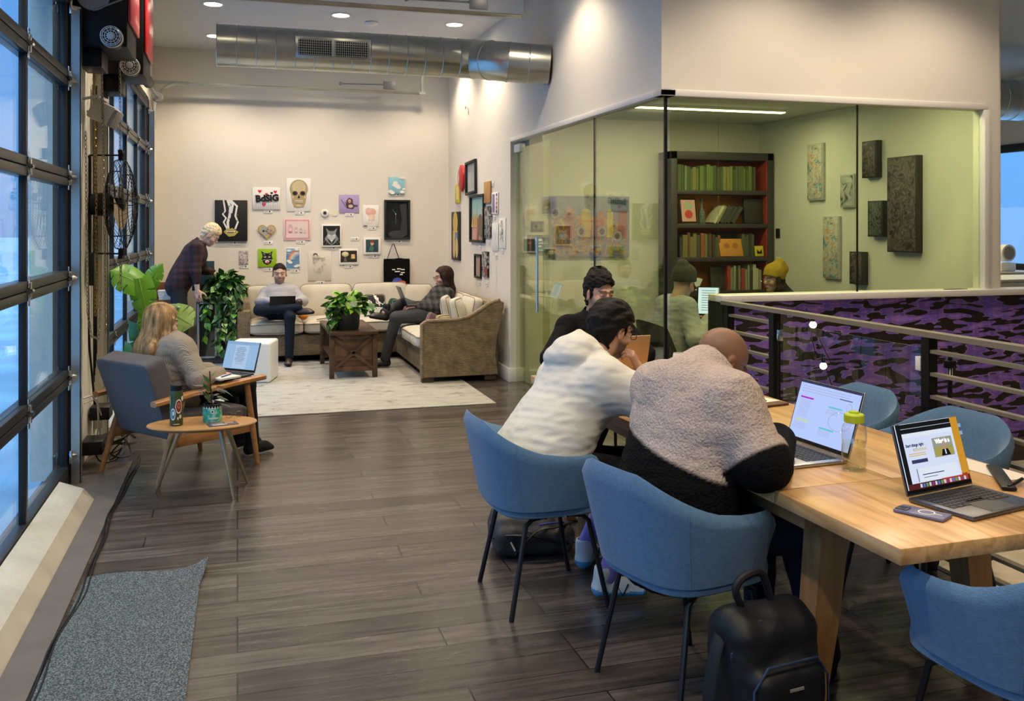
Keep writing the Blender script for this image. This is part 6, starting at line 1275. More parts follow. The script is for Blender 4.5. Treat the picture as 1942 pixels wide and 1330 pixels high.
def ik(a, b, l1, l2, pole):
    a = np.array(a, float); b = np.array(b, float); d = b-a; L = min(np.linalg.norm(d), (l1+l2)*.999); x = nv(d); t = (l1*l1-l2*l2+L*L)/(2*L); hh = math.sqrt(max(0, l1*l1-t*t)); p = np.array(pole, float); p = nv(p-x*(p@x)); return a+x*t+p*hh
def bounds(pts, m):
    p = np.array(pts); return p.min(0)-m, p.max(0)+m
def person(label, pel, neck, head, look, fwd, wrR, wrL, anR, anL, toeR, toeL, hr=None, hl=None, elR=None, elL=None, knR=None, knL=None, skin=(.55, .34, .24), lip=None, beard=0, fem=0, brow=None,
           top=None, bottom=None, shoe=None, off=.016, res=.010, sc=1.0, sleeve=1.0, hem=0, hair=None, legend=1.0, tops=None, collar=None, mid=None, browtilt=0, handres=.0045, headres=.0045, shw=.175, upR=(0, 0, 1), upL=(0, 0, 1), sock=None, curlR=.35, curlL=.35, bulk=0, extra=None, armk=.03, topcol=None, sleeveL=None, drop=.045, wobf=24, wob=.004, legr=1.0):
    A = lambda q: np.array(q, float); pel, neck, head, look, fwd = map(A, (pel, neck, head, look, fwd)); up = nv(neck-pel); fw = nv(fwd); side = nv(np.cross(fw, up)); # right hand side
    root = bpy.data.objects.new('person', None)
    shR = neck-up*drop+side*shw*sc; shL = neck-up*drop-side*shw*sc; hipR = pel+side*.09; hipL = pel-side*.09
    wrR, wrL, anR, anL = map(A, (wrR, wrL, anR, anL))
    elR = A(elR) if elR is not None else ik(shR, wrR, .29*sc, .26*sc, side*.6-A((0, 0, 1))); elL = A(elL) if elL is not None else ik(shL, wrL, .29*sc, .26*sc, -side*.6-A((0, 0, 1)))
    knR = A(knR) if knR is not None else ik(hipR, anR, .44*sc, .43*sc, fw+A((0, 0, .6))); knL = A(knL) if knL is not None else ik(hipL, anL, .44*sc, .43*sc, fw+A((0, 0, .6)))
    mid = A(mid) if mid is not None else pel+(neck-pel)*.42-fw*.015
    chest = mid+(neck-mid)*.55+fw*.02
    def torso(v, o, k=.03):
        v.fc(pel-up*.03, mid, side, .150+o, .128+o, .105+o, .098+o, k); v.fc(mid, chest, side, .130+o, .155+o, .098+o, .108+o, k); v.fc(chest, neck-up*.07, side, .155+o, .125+o, .108+o, .078+o, k)
        v.rc(shR, neck-up*.035+side*.05, .050+o, .045+o, .04); v.rc(shL, neck-up*.035-side*.05, .050+o, .045+o, .04)
    pts = [pel, neck, head, shR, shL, hipR, hipL, wrR, wrL, elR, elL, knR, knL, anR, anL]
    # ---- body (skin), one mesh
    lo, hi = bounds(pts, .16); v = V(lo, hi, .013); torso(v, -.012)
    v.rc(neck-up*.05, neck+(head-neck)*.35, .060, .050, .03)
    for a, e, w in ((shR, elR, wrR), (shL, elL, wrL)): v.rc(a, e, .046, .040, .02); v.rc(e, w, .039, .026, .015)
    for hp, k_, a in ((hipR, knR, anR), (hipL, knL, anL)): v.rc(hp, k_, .080*legr, .052*legr, .03); v.rc(k_, a, .050*legr, .036, .02)
    parts = []; cols = []; P, F = v.mesh(); parts.append((P, F)); cols.append(np.tile(skin, (len(P), 1)))
    hm = frame3(look, nv(A((0, 0, 1))*.75+up*.25) if abs(nv(look)[2]) < .9 else up); hp, hf = head_mesh(1, headres, beard, fem); hc = head_cols(hp, skin, beard, lip or tuple(np.array(skin)*np.array((1.0, .62, .60))), None, ) if brow is None else head_cols(hp, skin, beard, lip or tuple(np.array(skin)*np.array((1, .62, .6))), brow)
    parts.append((hp*sc @ hm.T+head, hf)); cols.append(hc)
    def fr_hand(w, hd, s, c):
        d, n = hd; d = nv(d); n = A(n); n = nv(n-d*(n@d)); y = np.cross(n, d); M = np.stack([d, y, n], 1); P, F = hand_mesh(handres, s, c)
        return (P*sc*.97) @ M.T+w, F
    for w, e, hd, s, c in ((wrR, elR, hr, 1, curlR), (wrL, elL, hl, -1, curlL)):
        if hd == 0: continue
        P, F = fr_hand(w, hd or (w-e, (0, 0, 1)), s, c); parts.append((P, F)); cols.append(np.tile(np.array(skin)*np.array((1.03, .93, .9)), (len(P), 1)))
    # eyes inside the same mesh
    eb = MB(); 
    for q in (1, -1): eb.ball((.0755, q*.032, .0062), .0120, n=14, m=10)
    ep = np.array(eb.v)*sc @ hm.T+head; allF = []; 
    o = sdfobj('person', parts, [SKIN, EYEW, IRIS], None)
    me = o.data; n0 = len(me.vertices)
    bm = bmesh.new(); bm.from_mesh(me); vs_ = [bm.verts.new(p) for p in ep]; bm.verts.ensure_lookup_table()
    for f in eb.f:
        try: F_ = bm.faces.new([vs_[i] for i in f])
        except ValueError: continue
        cl = np.mean([eb.v[i] for i in f], 0); q = 1 if cl[1] > 0 else -1; F_.smooth = True; F_.material_index = 2 if ((cl[1]-q*.032)**2+(cl[2]-.0062)**2 < .0066**2 and cl[0] > .08) else 1
    bm.to_mesh(me); bm.free(); ca = me.color_attributes.new('Col', 'FLOAT_COLOR', 'POINT'); c = np.ones((len(me.vertices), 4), np.float32); cc = np.concatenate(cols); c[:len(cc), :3] = cc; ca.data.foreach_set('color', c.ravel())
    base = Vec((float((anR[0]+anL[0])/2), float((anR[1]+anL[1])/2), 0)); me.transform(Matrix.Translation(-base)); o.location = base; tag(o, label, 'person')
    INV = Matrix.Translation(-base)
    def child(name, mesh, m, mifn=None, colfn=None):
        P, F = mesh
        if not len(F): return None
        c_o = sdfobj(name, [(P, F)], m, None, mifn=mifn, colfn=colfn); c_o.data.transform(INV); c_o.parent = o; return c_o
    # ---- trousers
    if bottom:
        lo, hi = bounds([pel, hipR, hipL, knR, knL, anR, anL], .18); v = V(lo, hi, res)
        v.fc(pel-up*.05, pel+up*.10, side, .158, .145, .115, .108, .03)
        for hp_, k_, a in ((hipR, knR, anR), (hipL, knL, anL)): 
            v.rc(hp_, k_, .092*legr, .064*legr, .03); e = k_+(a-k_)*legend; v.rc(k_, e, .063*legr, .048*legr, .02); dd = nv(a-k_); v.rc(e+dd*(.075 if legend == 1 else .035), e+dd*.22, .062, .06, .004, 's')
        v.wob(.0035, 32, 3); child('trousers', v.mesh(), bottom)
    # ---- top
    lo, hi = bounds([pel, neck, shR, shL, wrR, wrL, elR, elL], .20); v = V(lo, hi, res); torso(v, off, armk)
    v.fc(pel-up*(.04+hem), pel+up*.12, side, .165+off*.5+bulk*.8, .15+off+bulk, .118+off*.5+bulk*.8, .11+off+bulk, .05); v.fc(pel+up*.08, chest, side, .15+off+bulk, .16+off+bulk*.5, .11+off+bulk, .115+off+bulk*.4, .06)
    for a, e, w, sleeve in ((shR, elR, wrR, sleeve), (shL, elL, wrL, sleeve if sleeveL is None else sleeveL)):
        r1 = .050+off*.8; r2 = .046+off*.9; r3 = .033+off*.75; v.rc(a, e, r1, r2, armk); ww = e+(w-e)*min(1, max(0, sleeve*2-1)) if sleeve < 1 else w-(w-e)*.04; v.rc(e, ww, r2, r3, .02)
    hn = nv(head-neck)
    if collar == 'stand': v.fc(neck-hn*.03, neck+hn*.075, side, .085+off*.6, .080+off*.3, .080+off*.6, .078+off*.3, .03); v.rc(neck+hn*.02, neck+hn*.3, .064, .075, .01, 's')
    elif collar == 'hood': pass
    elif collar == 'shirt': v.fc(neck-hn*.02, neck+hn*.025, side, .080, .076, .080, .076, .02); v.rc(neck+hn*.02, neck+hn*.3, .066, .080, .006, 's')
    else: v.rc(neck+hn*.022, neck+hn*.3, .058, .08, .012, 's')
    if bulk: v.fc(chest, neck-up*.05, side, .150+off+bulk, .125+off*.8, .105+off*.6+bulk*.5, .085+off*.6, .07)
    if extra: extra(v, dict(pel=pel, neck=neck, up=up, fw=fw, side=side, hn=hn, shR=shR, elR=elR, wrR=wrR, shL=shL, elL=elL, wrL=wrL))
    v.wob(wob*.5, wobf, 11); v.wob(wob*.55, wobf*2.0, 5, (1, 1, 2.2)); v.wob(wob*.3, wobf*3.5, 6, (.6, 1, 1.6))
    T = child('shirt' if collar not in ('stand', 'hood') else ('jacket' if collar == 'stand' else 'hoodie'), v.mesh(), top, colfn=(lambda C: tops(C, dict(pel=pel, neck=neck, up=up, shR=shR, elR=elR, wrR=wrR, shL=shL, elL=elL, wrL=wrL))) if tops else None)
    # ---- shoes
    if shoe:
        for a, td, u, in ((anR, toeR, upR), (anL, toeL, upL)):
            M = frame3(td, A(u)); v = V((-.11, -.065, -.12), (.24, .065, .10), .006 if res < .01 else .008)
            v.fc((-.035, 0, -.060), (.15, 0, -.068), (0, 1, 0), .036, .043, .030, .022, .01); v.rc((-.022, 0, -.04), (-.012, 0, shoe.get('high', .02)), .040, .043, .02); v.el((.06, 0, -.045), (.09, .036, .034), .02)
            v.rc((-.012, 0, shoe.get('high', .02)+.03), (-.01, 0, .12), .034, .036, .008, 's') if shoe.get('high', .02) < .05 else None
            v.pln((0, 0, -.092), (0, 0, -1), .002); P, F = v.mesh(); sz = shoe.get('z', -.070)
            c_o = sdfobj('shoe', [(P, F)], [shoe['m'], shoe['s']], None, mifn=lambda C: (C[:, 2] < sz+ .012*np.clip(-C[:, 0]*12, 0, 1)).astype(int)); c_o.data.transform(INV @ Matrix.Translation(Vec(a)) @ Matrix(M.tolist()).to_4x4()); c_o.parent = o
            if shoe.get('badge'):
                b_ = MB(); 
                for w_, mi_ in ((.0042, 0),):
                    for sx_, s2 in ((1, -1), (-1, 1)):
                        P_ = [(.015, -.085), (.035, -.03), (.060, -.080), (.085, -.03)]; 
                        b_.tube([(x_, s2*(.0435), z_+.004) for x_, z_ in P_], .0035, 4)
                bo = b_.build('side_letter', BLK, c_o); bo.data.transform(INV @ Matrix.Translation(Vec(a)) @ Matrix(M.tolist()).to_4x4())
    if sock:
        for a, k_ in ((anR, knR), (anL, knL)): d = nv(k_-a); MB().tube([Vec(a-d*.02), Vec(a+d*.10), Vec(a+d*.20)], [.041, .040, .042], 14).build('sock', sock, o).data.transform(INV)
    HM = INV @ Matrix.Translation(Vec(head)) @ Matrix((hm*sc).tolist()).to_4x4()
    def hchild(name, mesh, m):
        P, F = mesh
        if not len(F): return
        c_o = sdfobj(name, [(P, F)], m, None); c_o.data.transform(HM); c_o.parent = o; return c_o
    if hair: hair(hchild, HM, o)
    return o, HM
def hairmat(n, c, c2=None, st=(3, 3, .6), sc=60): return mat(n, c, .6, bump=.5, scale=sc, stretch=st, var=.35, vscale=sc*.5, spec=.2)
def short_hair(m, thick=.012, wob=.004, fr=90, side=.0, fringe=.062, topz=.0, hr=.005, low=-.03, sidek=.6, burn=True, ear=0):
    def f(ch, HM, o):
        v = V((-.15, -.12, -.11), (.14, .12, .17), hr); v.el((-.014, 0, .036+topz*.5), (.100+thick, .0775+thick*sidek, .090+thick+topz), 0); v.fc((-.045, 0, .02), (-.050, 0, -.055), (0, 1, 0), .070+thick*sidek, .058+thick*.5, .064+thick*.6, .045+thick*.5, .02)
        v.box((.13, 0, -.055), (.10, .2, .105), .02, .02, 's'); v.box((.02, 0, -.10), (.05, .2, .085), .02, .012, 's')
        v.box((-.10, 0, -.205+low), (.14, .2, .12), .02, .015, 's'); v.el((.108, 0, .026), (.062, .062, .060), .010, 's')
        for q in (1, -1): v.el((-.002, q*.085, -.004), (.022, .02, .036), .004, 's'); (v.el((.016, q*.0765, -.004), (.007, .006, .030), .004) if burn else None)
        v.wob(wob, fr, 4); v.wob(wob*.6, fr*2, 9); ch('hair', v.mesh(), m)
    return f
def beanie(m, m2=None, slouch=.05, hairf=None):
    def f(ch, HM, o):
        v = V((-.24, -.13, -.04), (.14, .13, .24), .006); v.el((-.012, 0, .045), (.112, .094, .098), 0); v.rc((-.02, 0, .09), (-.06-slouch*.3, 0, .12+slouch*.5), .085, .055, .03)
        if slouch > .06: v.el((-.12, 0, .10), (.05, .06, .05), .04)
        v.pln((.06, 0, .045), (.35, 0, -1), .004); v.fc((-.014, 0, .05), (-.02, 0, .075), (0, 1, 0), .098, .098, .114, .114, .01); v.pln((.06, 0, .040), (.35, 0, -1), .004); v.wob(.0012, 300, 2, (1, 1, 0)); ch('beanie', v.mesh(), m)
        if hairf: hairf(ch, HM, o)
    return f
def long_hair(m, L, w=.085, back=.05, wob=.006, fr=70, cap=True, sidel=None, tail=0, topz=0):
    def f(ch, HM, o):
        v = V((-.22, -.17, -L-.08), (.13, .17, .16), .007)
        if cap: v.el((-.018, 0, .038), (.112, .093, .100), 0); v.box((.14, 0, -.045), (.085, .2, .115), .03, .02, 's')
        v.fc((-.05, 0, .0), (-.075-tail*.3, 0, -L*.55), (0, 1, 0), .088, w*1.05, .062, back, .03); v.fc((-.075-tail*.3, 0, -L*.5), (-.07-tail, 0, -L), (0, 1, 0), w*1.0, w*.65, back, back*.55, .03)
        for q in (1, -1): v.rc((.01, q*.083, .03), (-.0, q*.092, -.09), .022, .024, .02); v.rc((.0, q*.092, -.08), (-.03-tail, q*w*.95, -L*.85), .024, .018, .03)
        v.el((.095, 0, -.02), (.06, .062, .10), .012, 's'); v.wob(wob, fr, 7, (1, 1, .25)); v.wob(wob*.5, fr*2.3, 8, (1, 1, .2)); ch('hair', v.mesh(), m)
    return f
def specs(parent, HM, m, r=.021, sq=False):
    g = MB()
    for q in (1, -1):
        n = 18; e = .55 if sq else 1; P = []
        for i in range(n): a = 2*PI*i/n; P.append((.108-.012*abs(math.cos(a))*0, q*.034+r*math.copysign(abs(math.cos(a))**e, math.cos(a)), .004+r*.82*math.copysign(abs(math.sin(a))**e, math.sin(a))))
        g.tube(P, .0017, 5, closed=True).tube([(.106, q*(.034+r), .010), (.09, q*.078, .011), (.0, q*.088, .008), (-.015, q*.086, -.012)], .0017, 5)
    g.tube([(.109, -.013, .008), (.112, 0, .011), (.109, .013, .008)], .0017, 5); go = g.build('glasses', m, parent); go.data.transform(HM)
# materials
HOOD = mat('off white fleece cotton', (.60, .59, .54), .85, bump=.12, scale=120); BJ = mat('black knit', (.006, .006, .007), .85, bump=.2, scale=120, spec=.15)
SHERPA = mat('sherpa pile', (.5, .42, .37), .95, bump=1.2, scale=120, var=.14, vscale=90, attr='Col', spec=.1); SHERB = mat('black sherpa pile', (.008, .008, .010), .95, bump=1.6, scale=95, sheen=.12)
NAVY = mat('navy denim', (.007, .013, .026), .8, bump=.2, scale=200, spec=.2); BLKT = mat('black trousers cloth', (.006, .0065, .009), .85, bump=.2, scale=120, spec=.2)
HK = hairmat('black hair', (.006, .0045, .004)); HKG = hairmat('dark brown hair', (.009, .007, .006)); 
def plaid(name, c1, c2, s=26):
    def f(t, b, N, L):
        c = N('ShaderNodeTexCoord'); w = []
        for ax, rot in (('X', 0), ('Z', 0)):
            q = N('ShaderNodeTexWave'); q.bands_direction = ax; q.inputs['Scale'].default_value = s/6.28; q.inputs['Distortion'].default_value = .6; L(c.outputs['Object'], q.inputs[0]); w.append(q)
        mx = N('ShaderNodeMath'); mx.operation = 'MULTIPLY_ADD'; mx.inputs[1].default_value = .5; L(w[0].outputs[1], mx.inputs[0]); ml = N('ShaderNodeMath'); ml.operation = 'MULTIPLY'; ml.inputs[1].default_value = .5; L(w[1].outputs[1], ml.inputs[0]); L(ml.outputs[0], mx.inputs[2]); r = ramp(t, [(.25, c2), (.8, c1)]); L(mx.outputs[0], r.inputs[0]); L(r.outputs[0], b.inputs['Base Color'])
    return nodemat(name, f, .85)
def sherpa(C, J):
    t = (C-J['pel'])@J['up']; L = np.linalg.norm(J['neck']-J['pel'])
    def seg(a, b): d = b-a; q = ((C-a)@d)/(d@d); qc = np.clip(q, 0, 1); return np.linalg.norm(C-a-qc[:, None]*d, axis=1), q
    sd_ = nv(J['shR']-J['shL']); w = np.clip((L*.50-.30*((C-J['pel'])@sd_)-t)/.012+.5, 0, 1)
    for s in ('R', 'L'):
        d1, q1 = seg(J['sh'+s], J['el'+s]); d2, q2 = seg(J['el'+s], J['wr'+s]); arm = (np.minimum(d1, d2) < .135) & (q1 > .30) & (t > L*.30); low = np.maximum(np.clip((q1-.90)/.05+.5, 0, 1), np.clip((d1-d2-.01)/.02, 0, 1)*(q2 > .0)); w = np.where(arm, low, w)
    n = .006*np.sin(C[:, 0]*260)*np.sin(C[:, 1]*230+C[:, 2]*210); w = np.clip(w+n, 0, 1)[:, None]
    return np.array((.50, .415, .37))*(1-w)+np.array((.0055, .0055, .007))*w
def fleece_x(v, J):
    n, up, fw, sd, hn = J['neck'], J['up'], J['fw'], J['side'], J['hn']
    v.fc(n-hn*.05, n+hn*.050, sd, .108, .098, .100, .100, .03); v.rc(n+hn*.02, n+hn*.3, .082, .100, .012, 's')
    v.rc(n-hn*.02-fw*.03+sd*.03, n-hn*.05-fw*.05-sd*.06, .075, .075, .05)
    for q in (1, -1):       # sleeve hangs loose into the side of the body
        sh, el = (J['shR'], J['elR']) if q > 0 else (J['shL'], J['elL']); m = sh+(el-sh)*.38; v.rc(m, J['pel']+up*.30+sd*q*.13, .070, .07, .06)
        v.rc(sh+up*.0, n-up*.05+sd*q*.08, .085, .085, .05)
    v.rc(J['elR'], J['wrR'], .086, .048, .03); v.rc(J['elR']-np.array((.0, .02, .0)), J['elR']+(J['shR']-J['elR'])*.3, .082, .074, .03); v.rc(J['elL'], J['wrL'], .085, .048, .03)
    v.fc(J['pel']-up*.05+fw*.0, J['pel']+up*.06+fw*.0, sd, .205, .200, .130, .140, .03); v.rc(J['pel']+up*.13-sd*.12-fw*.12, J['pel']+up*.13+sd*.12-fw*.12, .012, .012, .02, 's')
    v.box((2.1, 3.3, .70), (.42, 1.4, .055), .01, 0, 's')
def hood_x(v, J):
    n, up, fw, sd, hn = J['neck'], J['up'], J['fw'], J['side'], J['hn']; z = np.array((0, 0, 1.))
    M_ = np.stack([fw, sd, z]); c = n-fw*.075+z*.055
    v.fc(J['shR']-up*.0, J['shL']-up*.0, fw, .085, .085, .075, .075, .05)
    v.el(c-fw*.065-z*.075, (.075, .135, .055), .008, M=M_); v.el(c-fw*.03-z*.015, (.105, .150, .075), .008, M=M_); v.el(c+z*.02, (.105, .125, .070), .012, M=M_)
    v.rc(n-fw*.08+z*.075, n-fw*.055+z*.145, .070, .016, .04)
    for q in (1, -1): v.rc(n+sd*q*.11-fw*.03+z*.04, n+sd*q*.050+fw*.085-z*.03, .048, .030, .015)
    v.rc(n+hn*.02+fw*.012, n+hn*.3+fw*.02, .062, .078, .008, 's');
    for q in (1, -1):
        sh, el = (J['shR'], J['elR']) if q > 0 else (J['shL'], J['elL']); m = sh+(el-sh)*.45; v.rc(m, J['pel']+up*.34+sd*q*.12, .06, .06, .07); v.rc(sh, el, .085, .070, .05)
    v.fc(J['pel']-up*.05-fw*.05, J['pel']+up*.05-fw*.05, sd, .195, .19, .150, .150, .05); v.box((2.1, 3.3, .70), (.42, 1.4, .048), .01, 0, 's')
# 1 man in white hoodie
p1, H1 = person('man in an off-white hoodie resting his chin on his hand at the long table', (1.24, 3.83, .57), (1.53, 3.93, .975), (1.675, 4.02, 1.112), (.93, .22, -.28), (.95, .18, 0),
    (1.95, 3.78, .80), (1.80, 3.985, .935), (1.52, 3.70, .105), (1.56, 4.06, .105), (.95, -.2, 0), (.6, .75, 0), hr=((.9, .4, -.1), (0, 0, 1)), hl=((-.50, -.05, .9), (.80, -.50, .40)),
    elR=(1.76, 3.62, .805), elL=(1.86, 4.10, .80), knR=(1.68, 3.70, .52), knL=(1.70, 3.96, .52), skin=(.50, .30, .21), beard=.85, top=[HOOD], bottom=[BLKT], shoe=dict(m=mat('white running mesh', (.62, .68, .72), .6), s=mat('blue midsole', (.08, .34, .62), .45), z=-.060, badge=1), sock=mat('lilac socks', (.23, .20, .62), .8, bump=.3, scale=200),
    off=.030, res=.0075, hair=short_hair(HK, .022, .006, 65, topz=.006, sidek=.9, low=-.045, burn=False), collar='hood', armk=.055, extra=hood_x, bulk=.035, drop=.075, sleeveL=.78, legend=.60, shw=.185, hem=.04, wob=.006, wobf=19, curlL=(.75, .7, .7, .8), headres=.004, handres=.004)
specs(p1, H1, BLK, sq=True)
wt = MB(); w0 = Vec((1.812, 4.0, .905)); d_ = Vec((-.42, -.45, .9)).normalized(); wt.tube([w0-d_*.0, w0+d_*.022], [.0375, .0375], 18, flat=1); wto = wt.build('wristwatch', mat('black rubber', (.012, .012, .014), .5)); wto.parent = p1; wto.data.transform(Matrix.Translation(-p1.location))
# 2 man in fleece jacket
p2, H2 = person('bald man in a cream and black fleece jacket bent over the large laptop', (1.46, 2.94, .57), (1.57, 2.99, 1.045), (1.70, 3.045, 1.105), (.76, -.06, -.65), (.97, .26, 0),
    (1.885, 2.96, .822), (1.83, 3.27, .815), (1.97, 2.80, .11), (1.93, 3.16, .11), (.6, .75, 0), (.8, .3, 0), hr=((.55, .80, -.12), (0, 0, 1)), hl=((.65, -.70, -.1), (0, 0, 1)),
    elR=(1.655, 2.69, .825), elL=(1.76, 3.36, .82), knR=(1.86, 2.80, .54), knL=(1.88, 3.08, .53), skin=(.22, .115, .065), beard=.35, top=[SHERPA], tops=sherpa, armk=.055, extra=fleece_x, bulk=.03, bottom=[NAVY], shoe=dict(m=BLKT, s=BLK), off=.046, res=.0075,
    collar='stand', shw=.185, hem=.06, wob=.005, wobf=17, headres=.004, handres=.004, legr=1.15)
# 3 man in black
p3, H3 = person('dark haired man in black facing the camera behind the copper laptop', (2.16, 5.52, .56), (2.145, 5.44, 1.03), (2.165, 5.385, 1.18), (.20, -.94, -.12), (.05, -1, 0),
    (1.98, 5.14, .80), (2.28, 5.16, .80), (2.02, 5.28, .10), (2.32, 5.25, .10), (0, -1, 0), (0, -1, 0), hr=((.35, -.9, -.1), (0, 0, 1)), hl=((-.35, -.9, -.1), (0, 0, 1)), elR=(1.82, 5.32, .80), elL=(2.46, 5.36, .80),
    skin=(.52, .32, .22), beard=.25, top=[BJ], bottom=[BLKT], shoe=dict(m=BLKT, s=BLK), off=.020, res=.009, collar='shirt', hair=short_hair(HKG, .015, .006, 85, topz=.022, low=.0), headres=.004)
# 4 person with tablet in the office
SAGE = mat('sage knit', (.36, .37, .38), .9, bump=.1, scale=120)
STR = nodemat('striped trousers', lambda t, b, N, L: _str(t, b, N, L), .8) if False else None
def _str(t, b, N, L):
    c = N('ShaderNodeTexCoord'); q = N('ShaderNodeTexWave'); q.bands_direction = 'DIAGONAL'; q.inputs['Scale'].default_value = 9; q.inputs['Distortion'].default_value = 3.5; L(c.outputs['Object'], q.inputs[0]); r = ramp(t, [(.45, (.012, .014, .016)), (.55, (.50, .56, .56))]); L(q.outputs[1], r.inputs[0]); L(r.outputs[0], b.inputs['Base Color'])
STR = nodemat('zebra striped trousers', _str, .8)
p4, H4 = person('person in a sage sweater and dark beanie holding a lit tablet in the glass office', (3.42, 6.98, .55), (3.50, 7.0, .985), (3.56, 6.99, 1.125), (.80, .38, -.35), (1, .12, 0),
    (3.70, 6.80, .84), (3.74, 7.12, .84), (3.98, 6.86, .10), (3.94, 6.76, .56), (1, 0, 0), (.9, -.3, -.3), hr=((.9, .1, .1), (0, 0, 1)), hl=((.9, -.2, .1), (0, 0, 1)), knR=(3.92, 6.92, .55), knL=(3.86, 7.06, .80), skin=(.46, .29, .21), fem=1,
    top=[SAGE], bottom=[STR], shoe=dict(m=BLKT, s=BLK), off=.034, res=.009, hair=beanie(mat('olive beanie knit', (.055, .055, .042), .9, bump=.4, scale=120), slouch=.03), shw=.16, wob=.006, wobf=20)
tabl = thing('tablet', 'lit tablet held by the person in the sage sweater', 'tablet', (3.74, 6.90, .985)); Mt = Matrix.Rotation(R(-32), 4, 'Z') @ Matrix.Rotation(R(-28), 4, 'X')
MB().box((0, 0, 0), (.19, .009, .26), .004, mtx=Mt).build('case', BLK, tabl); q_ = MB().box((0, -.0055, 0), (.165, .001, .235), mtx=Mt); q_.build('display', emis('tablet glow', (.62, .78, 1), 1.5), tabl)
ll = MB(); 
for i in range(9): ll.box((0, -.0065, .09-.022*i), (.11, .0006, .006), mtx=Mt)
ll.build('text_lines', emis('tablet ink', (.3, .42, .6), .8), tabl)
def simple_chair(label, x, y, rz, m):
    t = thing('office_chair', label, 'chair', (x, y, 0), rz); P = []
    for i in range(13):
        a = R(-75+150*i/12); P.append([(-.20-.05*math.cos(a)+.05*(1-math.cos(a))*3-.09*v, .25*math.sin(a)*(1-.25*v*v), .48+.36*v*math.cos(a*.45)) for v in (0, .25, .5, .75, .92, 1)])
    mb = MB().grid(P); mb.grid([[(p[0]+.018, p[1], p[2]) for p in r] for r in P][::-1]); mb.build('backrest', m, t)
    P, _, _ = se((0, 0, .45), (.46, .48, .06), .4, .45); MB().grid(P, closed_u=True).build('seat', m, t)
    for a in (1, -1):
        for b in (1, -1): MB().tube([(a*.14, b*.16, .43), (a*.22, b*.22, 0)], .011).build('leg', LEGM, t)
    return t
ch1 = simple_chair('black chair holding the person with the tablet in the glass office', 3.47, 6.98, R(5), mat('black plastic shell', (.016, .018, .018), .45))
# 5 woman in yellow beanie
YK = mat('mustard ribbed knit', (.48, .30, .02), .9, bump=.5, scale=90, stretch=(6, 6, .5))
BRH = hairmat('brown long hair', (.035, .020, .012))
p5, H5 = person('woman in a mustard yellow beanie and glasses inside the glass office', (5.20, 8.02, .52), (5.15, 8.0, .93), (5.05, 8.0, 1.075), (-.93, -.10, -.05), (-1, -.1, 0),
    (4.85, 8.15, .62), (4.85, 7.85, .62), (4.72, 8.10, .10), (4.72, 7.92, .10), (-1, 0, 0), (-1, 0, 0), skin=(.52, .33, .24), fem=1, top=[mat('dark olive jacket', (.020, .022, .016), .85)], bottom=[BLKT], shoe=dict(m=BLKT, s=BLK),
    off=.030, res=.010, collar='stand', hair=beanie(YK, slouch=.07, hairf=long_hair(BRH, .22, w=.08, cap=False)), shw=.165)
specs(p5, H5, CHROME, r=.023)
dup(ch1, (5.15, 8.02, 0), R(180), 'black chair holding the woman in the yellow beanie')
# 6 man on the sofa
p6, H6 = person('man in a grey collared shirt sitting on the sofa with one ankle on his knee', (.50, 11.40, .59), (.49, 11.58, .855), (.487, 11.50, 1.03), (-.02, -1, -.08), (0, -1, .15),
    (.36, 11.18, .73), (.66, 11.20, .72), (.70, 10.98, .665), (.57, 10.93, .11), (.75, -.55, .1), (-.15, -1, 0), hr=((.6, -.5, -.1), (0, -.2, 1)), hl=((-.6, -.5, -.1), (0, -.2, 1)), elR=(.26, 11.42, .70), elL=(.76, 11.44, .70), knR=(.24, 11.05, .64), knL=(.58, 10.96, .56),
    skin=(.55, .36, .28), beard=.45, top=[mat('light grey shirt cloth', (.36, .36, .40), .8, bump=.08, scale=160)], bottom=[NAVY], shoe=dict(m=mat('dark brown leather', (.035, .018, .014), .4), s=BLK, high=.06), off=.016, res=.0105, collar='shirt', hair=short_hair(HKG, .006, .0015, 80, low=.0, burn=False), handres=.006, headres=.0055, sc=1.0, upR=(.1, -.1, 1), drop=.055, shw=.165, hem=-.06, sock=BLKT)
def collar_part(o, neck, hn, r, m, m2):
    k = MB(); c = Vec(neck)+Vec(hn)*.032; q = Vec(hn).to_track_quat('Z', 'Y').to_matrix().to_4x4(); M = Matrix.Translation(c-o.location) @ q
    k.tube([(r*math.cos(a), r*math.sin(a), -.012*math.sin(a)) for a in [i*PI/12 for i in range(24)]], .011, 6, closed=True, mtx=M)
    k.build('collar', m, o)
collar_part(p6, (.49, 11.565, .868), (0, -.35, 1), .066, mat('light grey shirt cloth'), None)
lp6 = thing('laptop', 'dark folded tablet laptop on the lap of the man in the grey shirt', 'laptop', (.50, 11.10, .72)); MB().b2((-.15, -.10, -.012), (.15, .10, .0), .003).build('base', BLK, lp6); MB().b2((-.145, -.108, -.01), (.145, -.10, .095), .003, mtx=Matrix.Rotation(R(8), 4, 'X')).build('lid', BLK, lp6)
og = MB().ball((0, 0, 0), .052, n=18, m=12, sc=(1, 1, .93)).cyl((0, 0, .045), (0, 0, .052), .005, mi=1); og = og.build('orange', [mat('orange peel', (.70, .22, .03), .5, bump=.2, scale=200), STEM]); og.location = (.75, 11.20, .545); tag(og, 'round orange fruit on the sofa seat beside the seated man', 'fruit')
stp = MB().tube([(.90, 11.15, .502), (1.02, 11.2, .512), (1.15, 11.28, .51), (1.3, 11.3, .503)], .012, 6, flat=.4); tag(stp.build('bag_strap', BLK), 'black strap lying on the sofa seat behind the coffee table plant', 'strap')
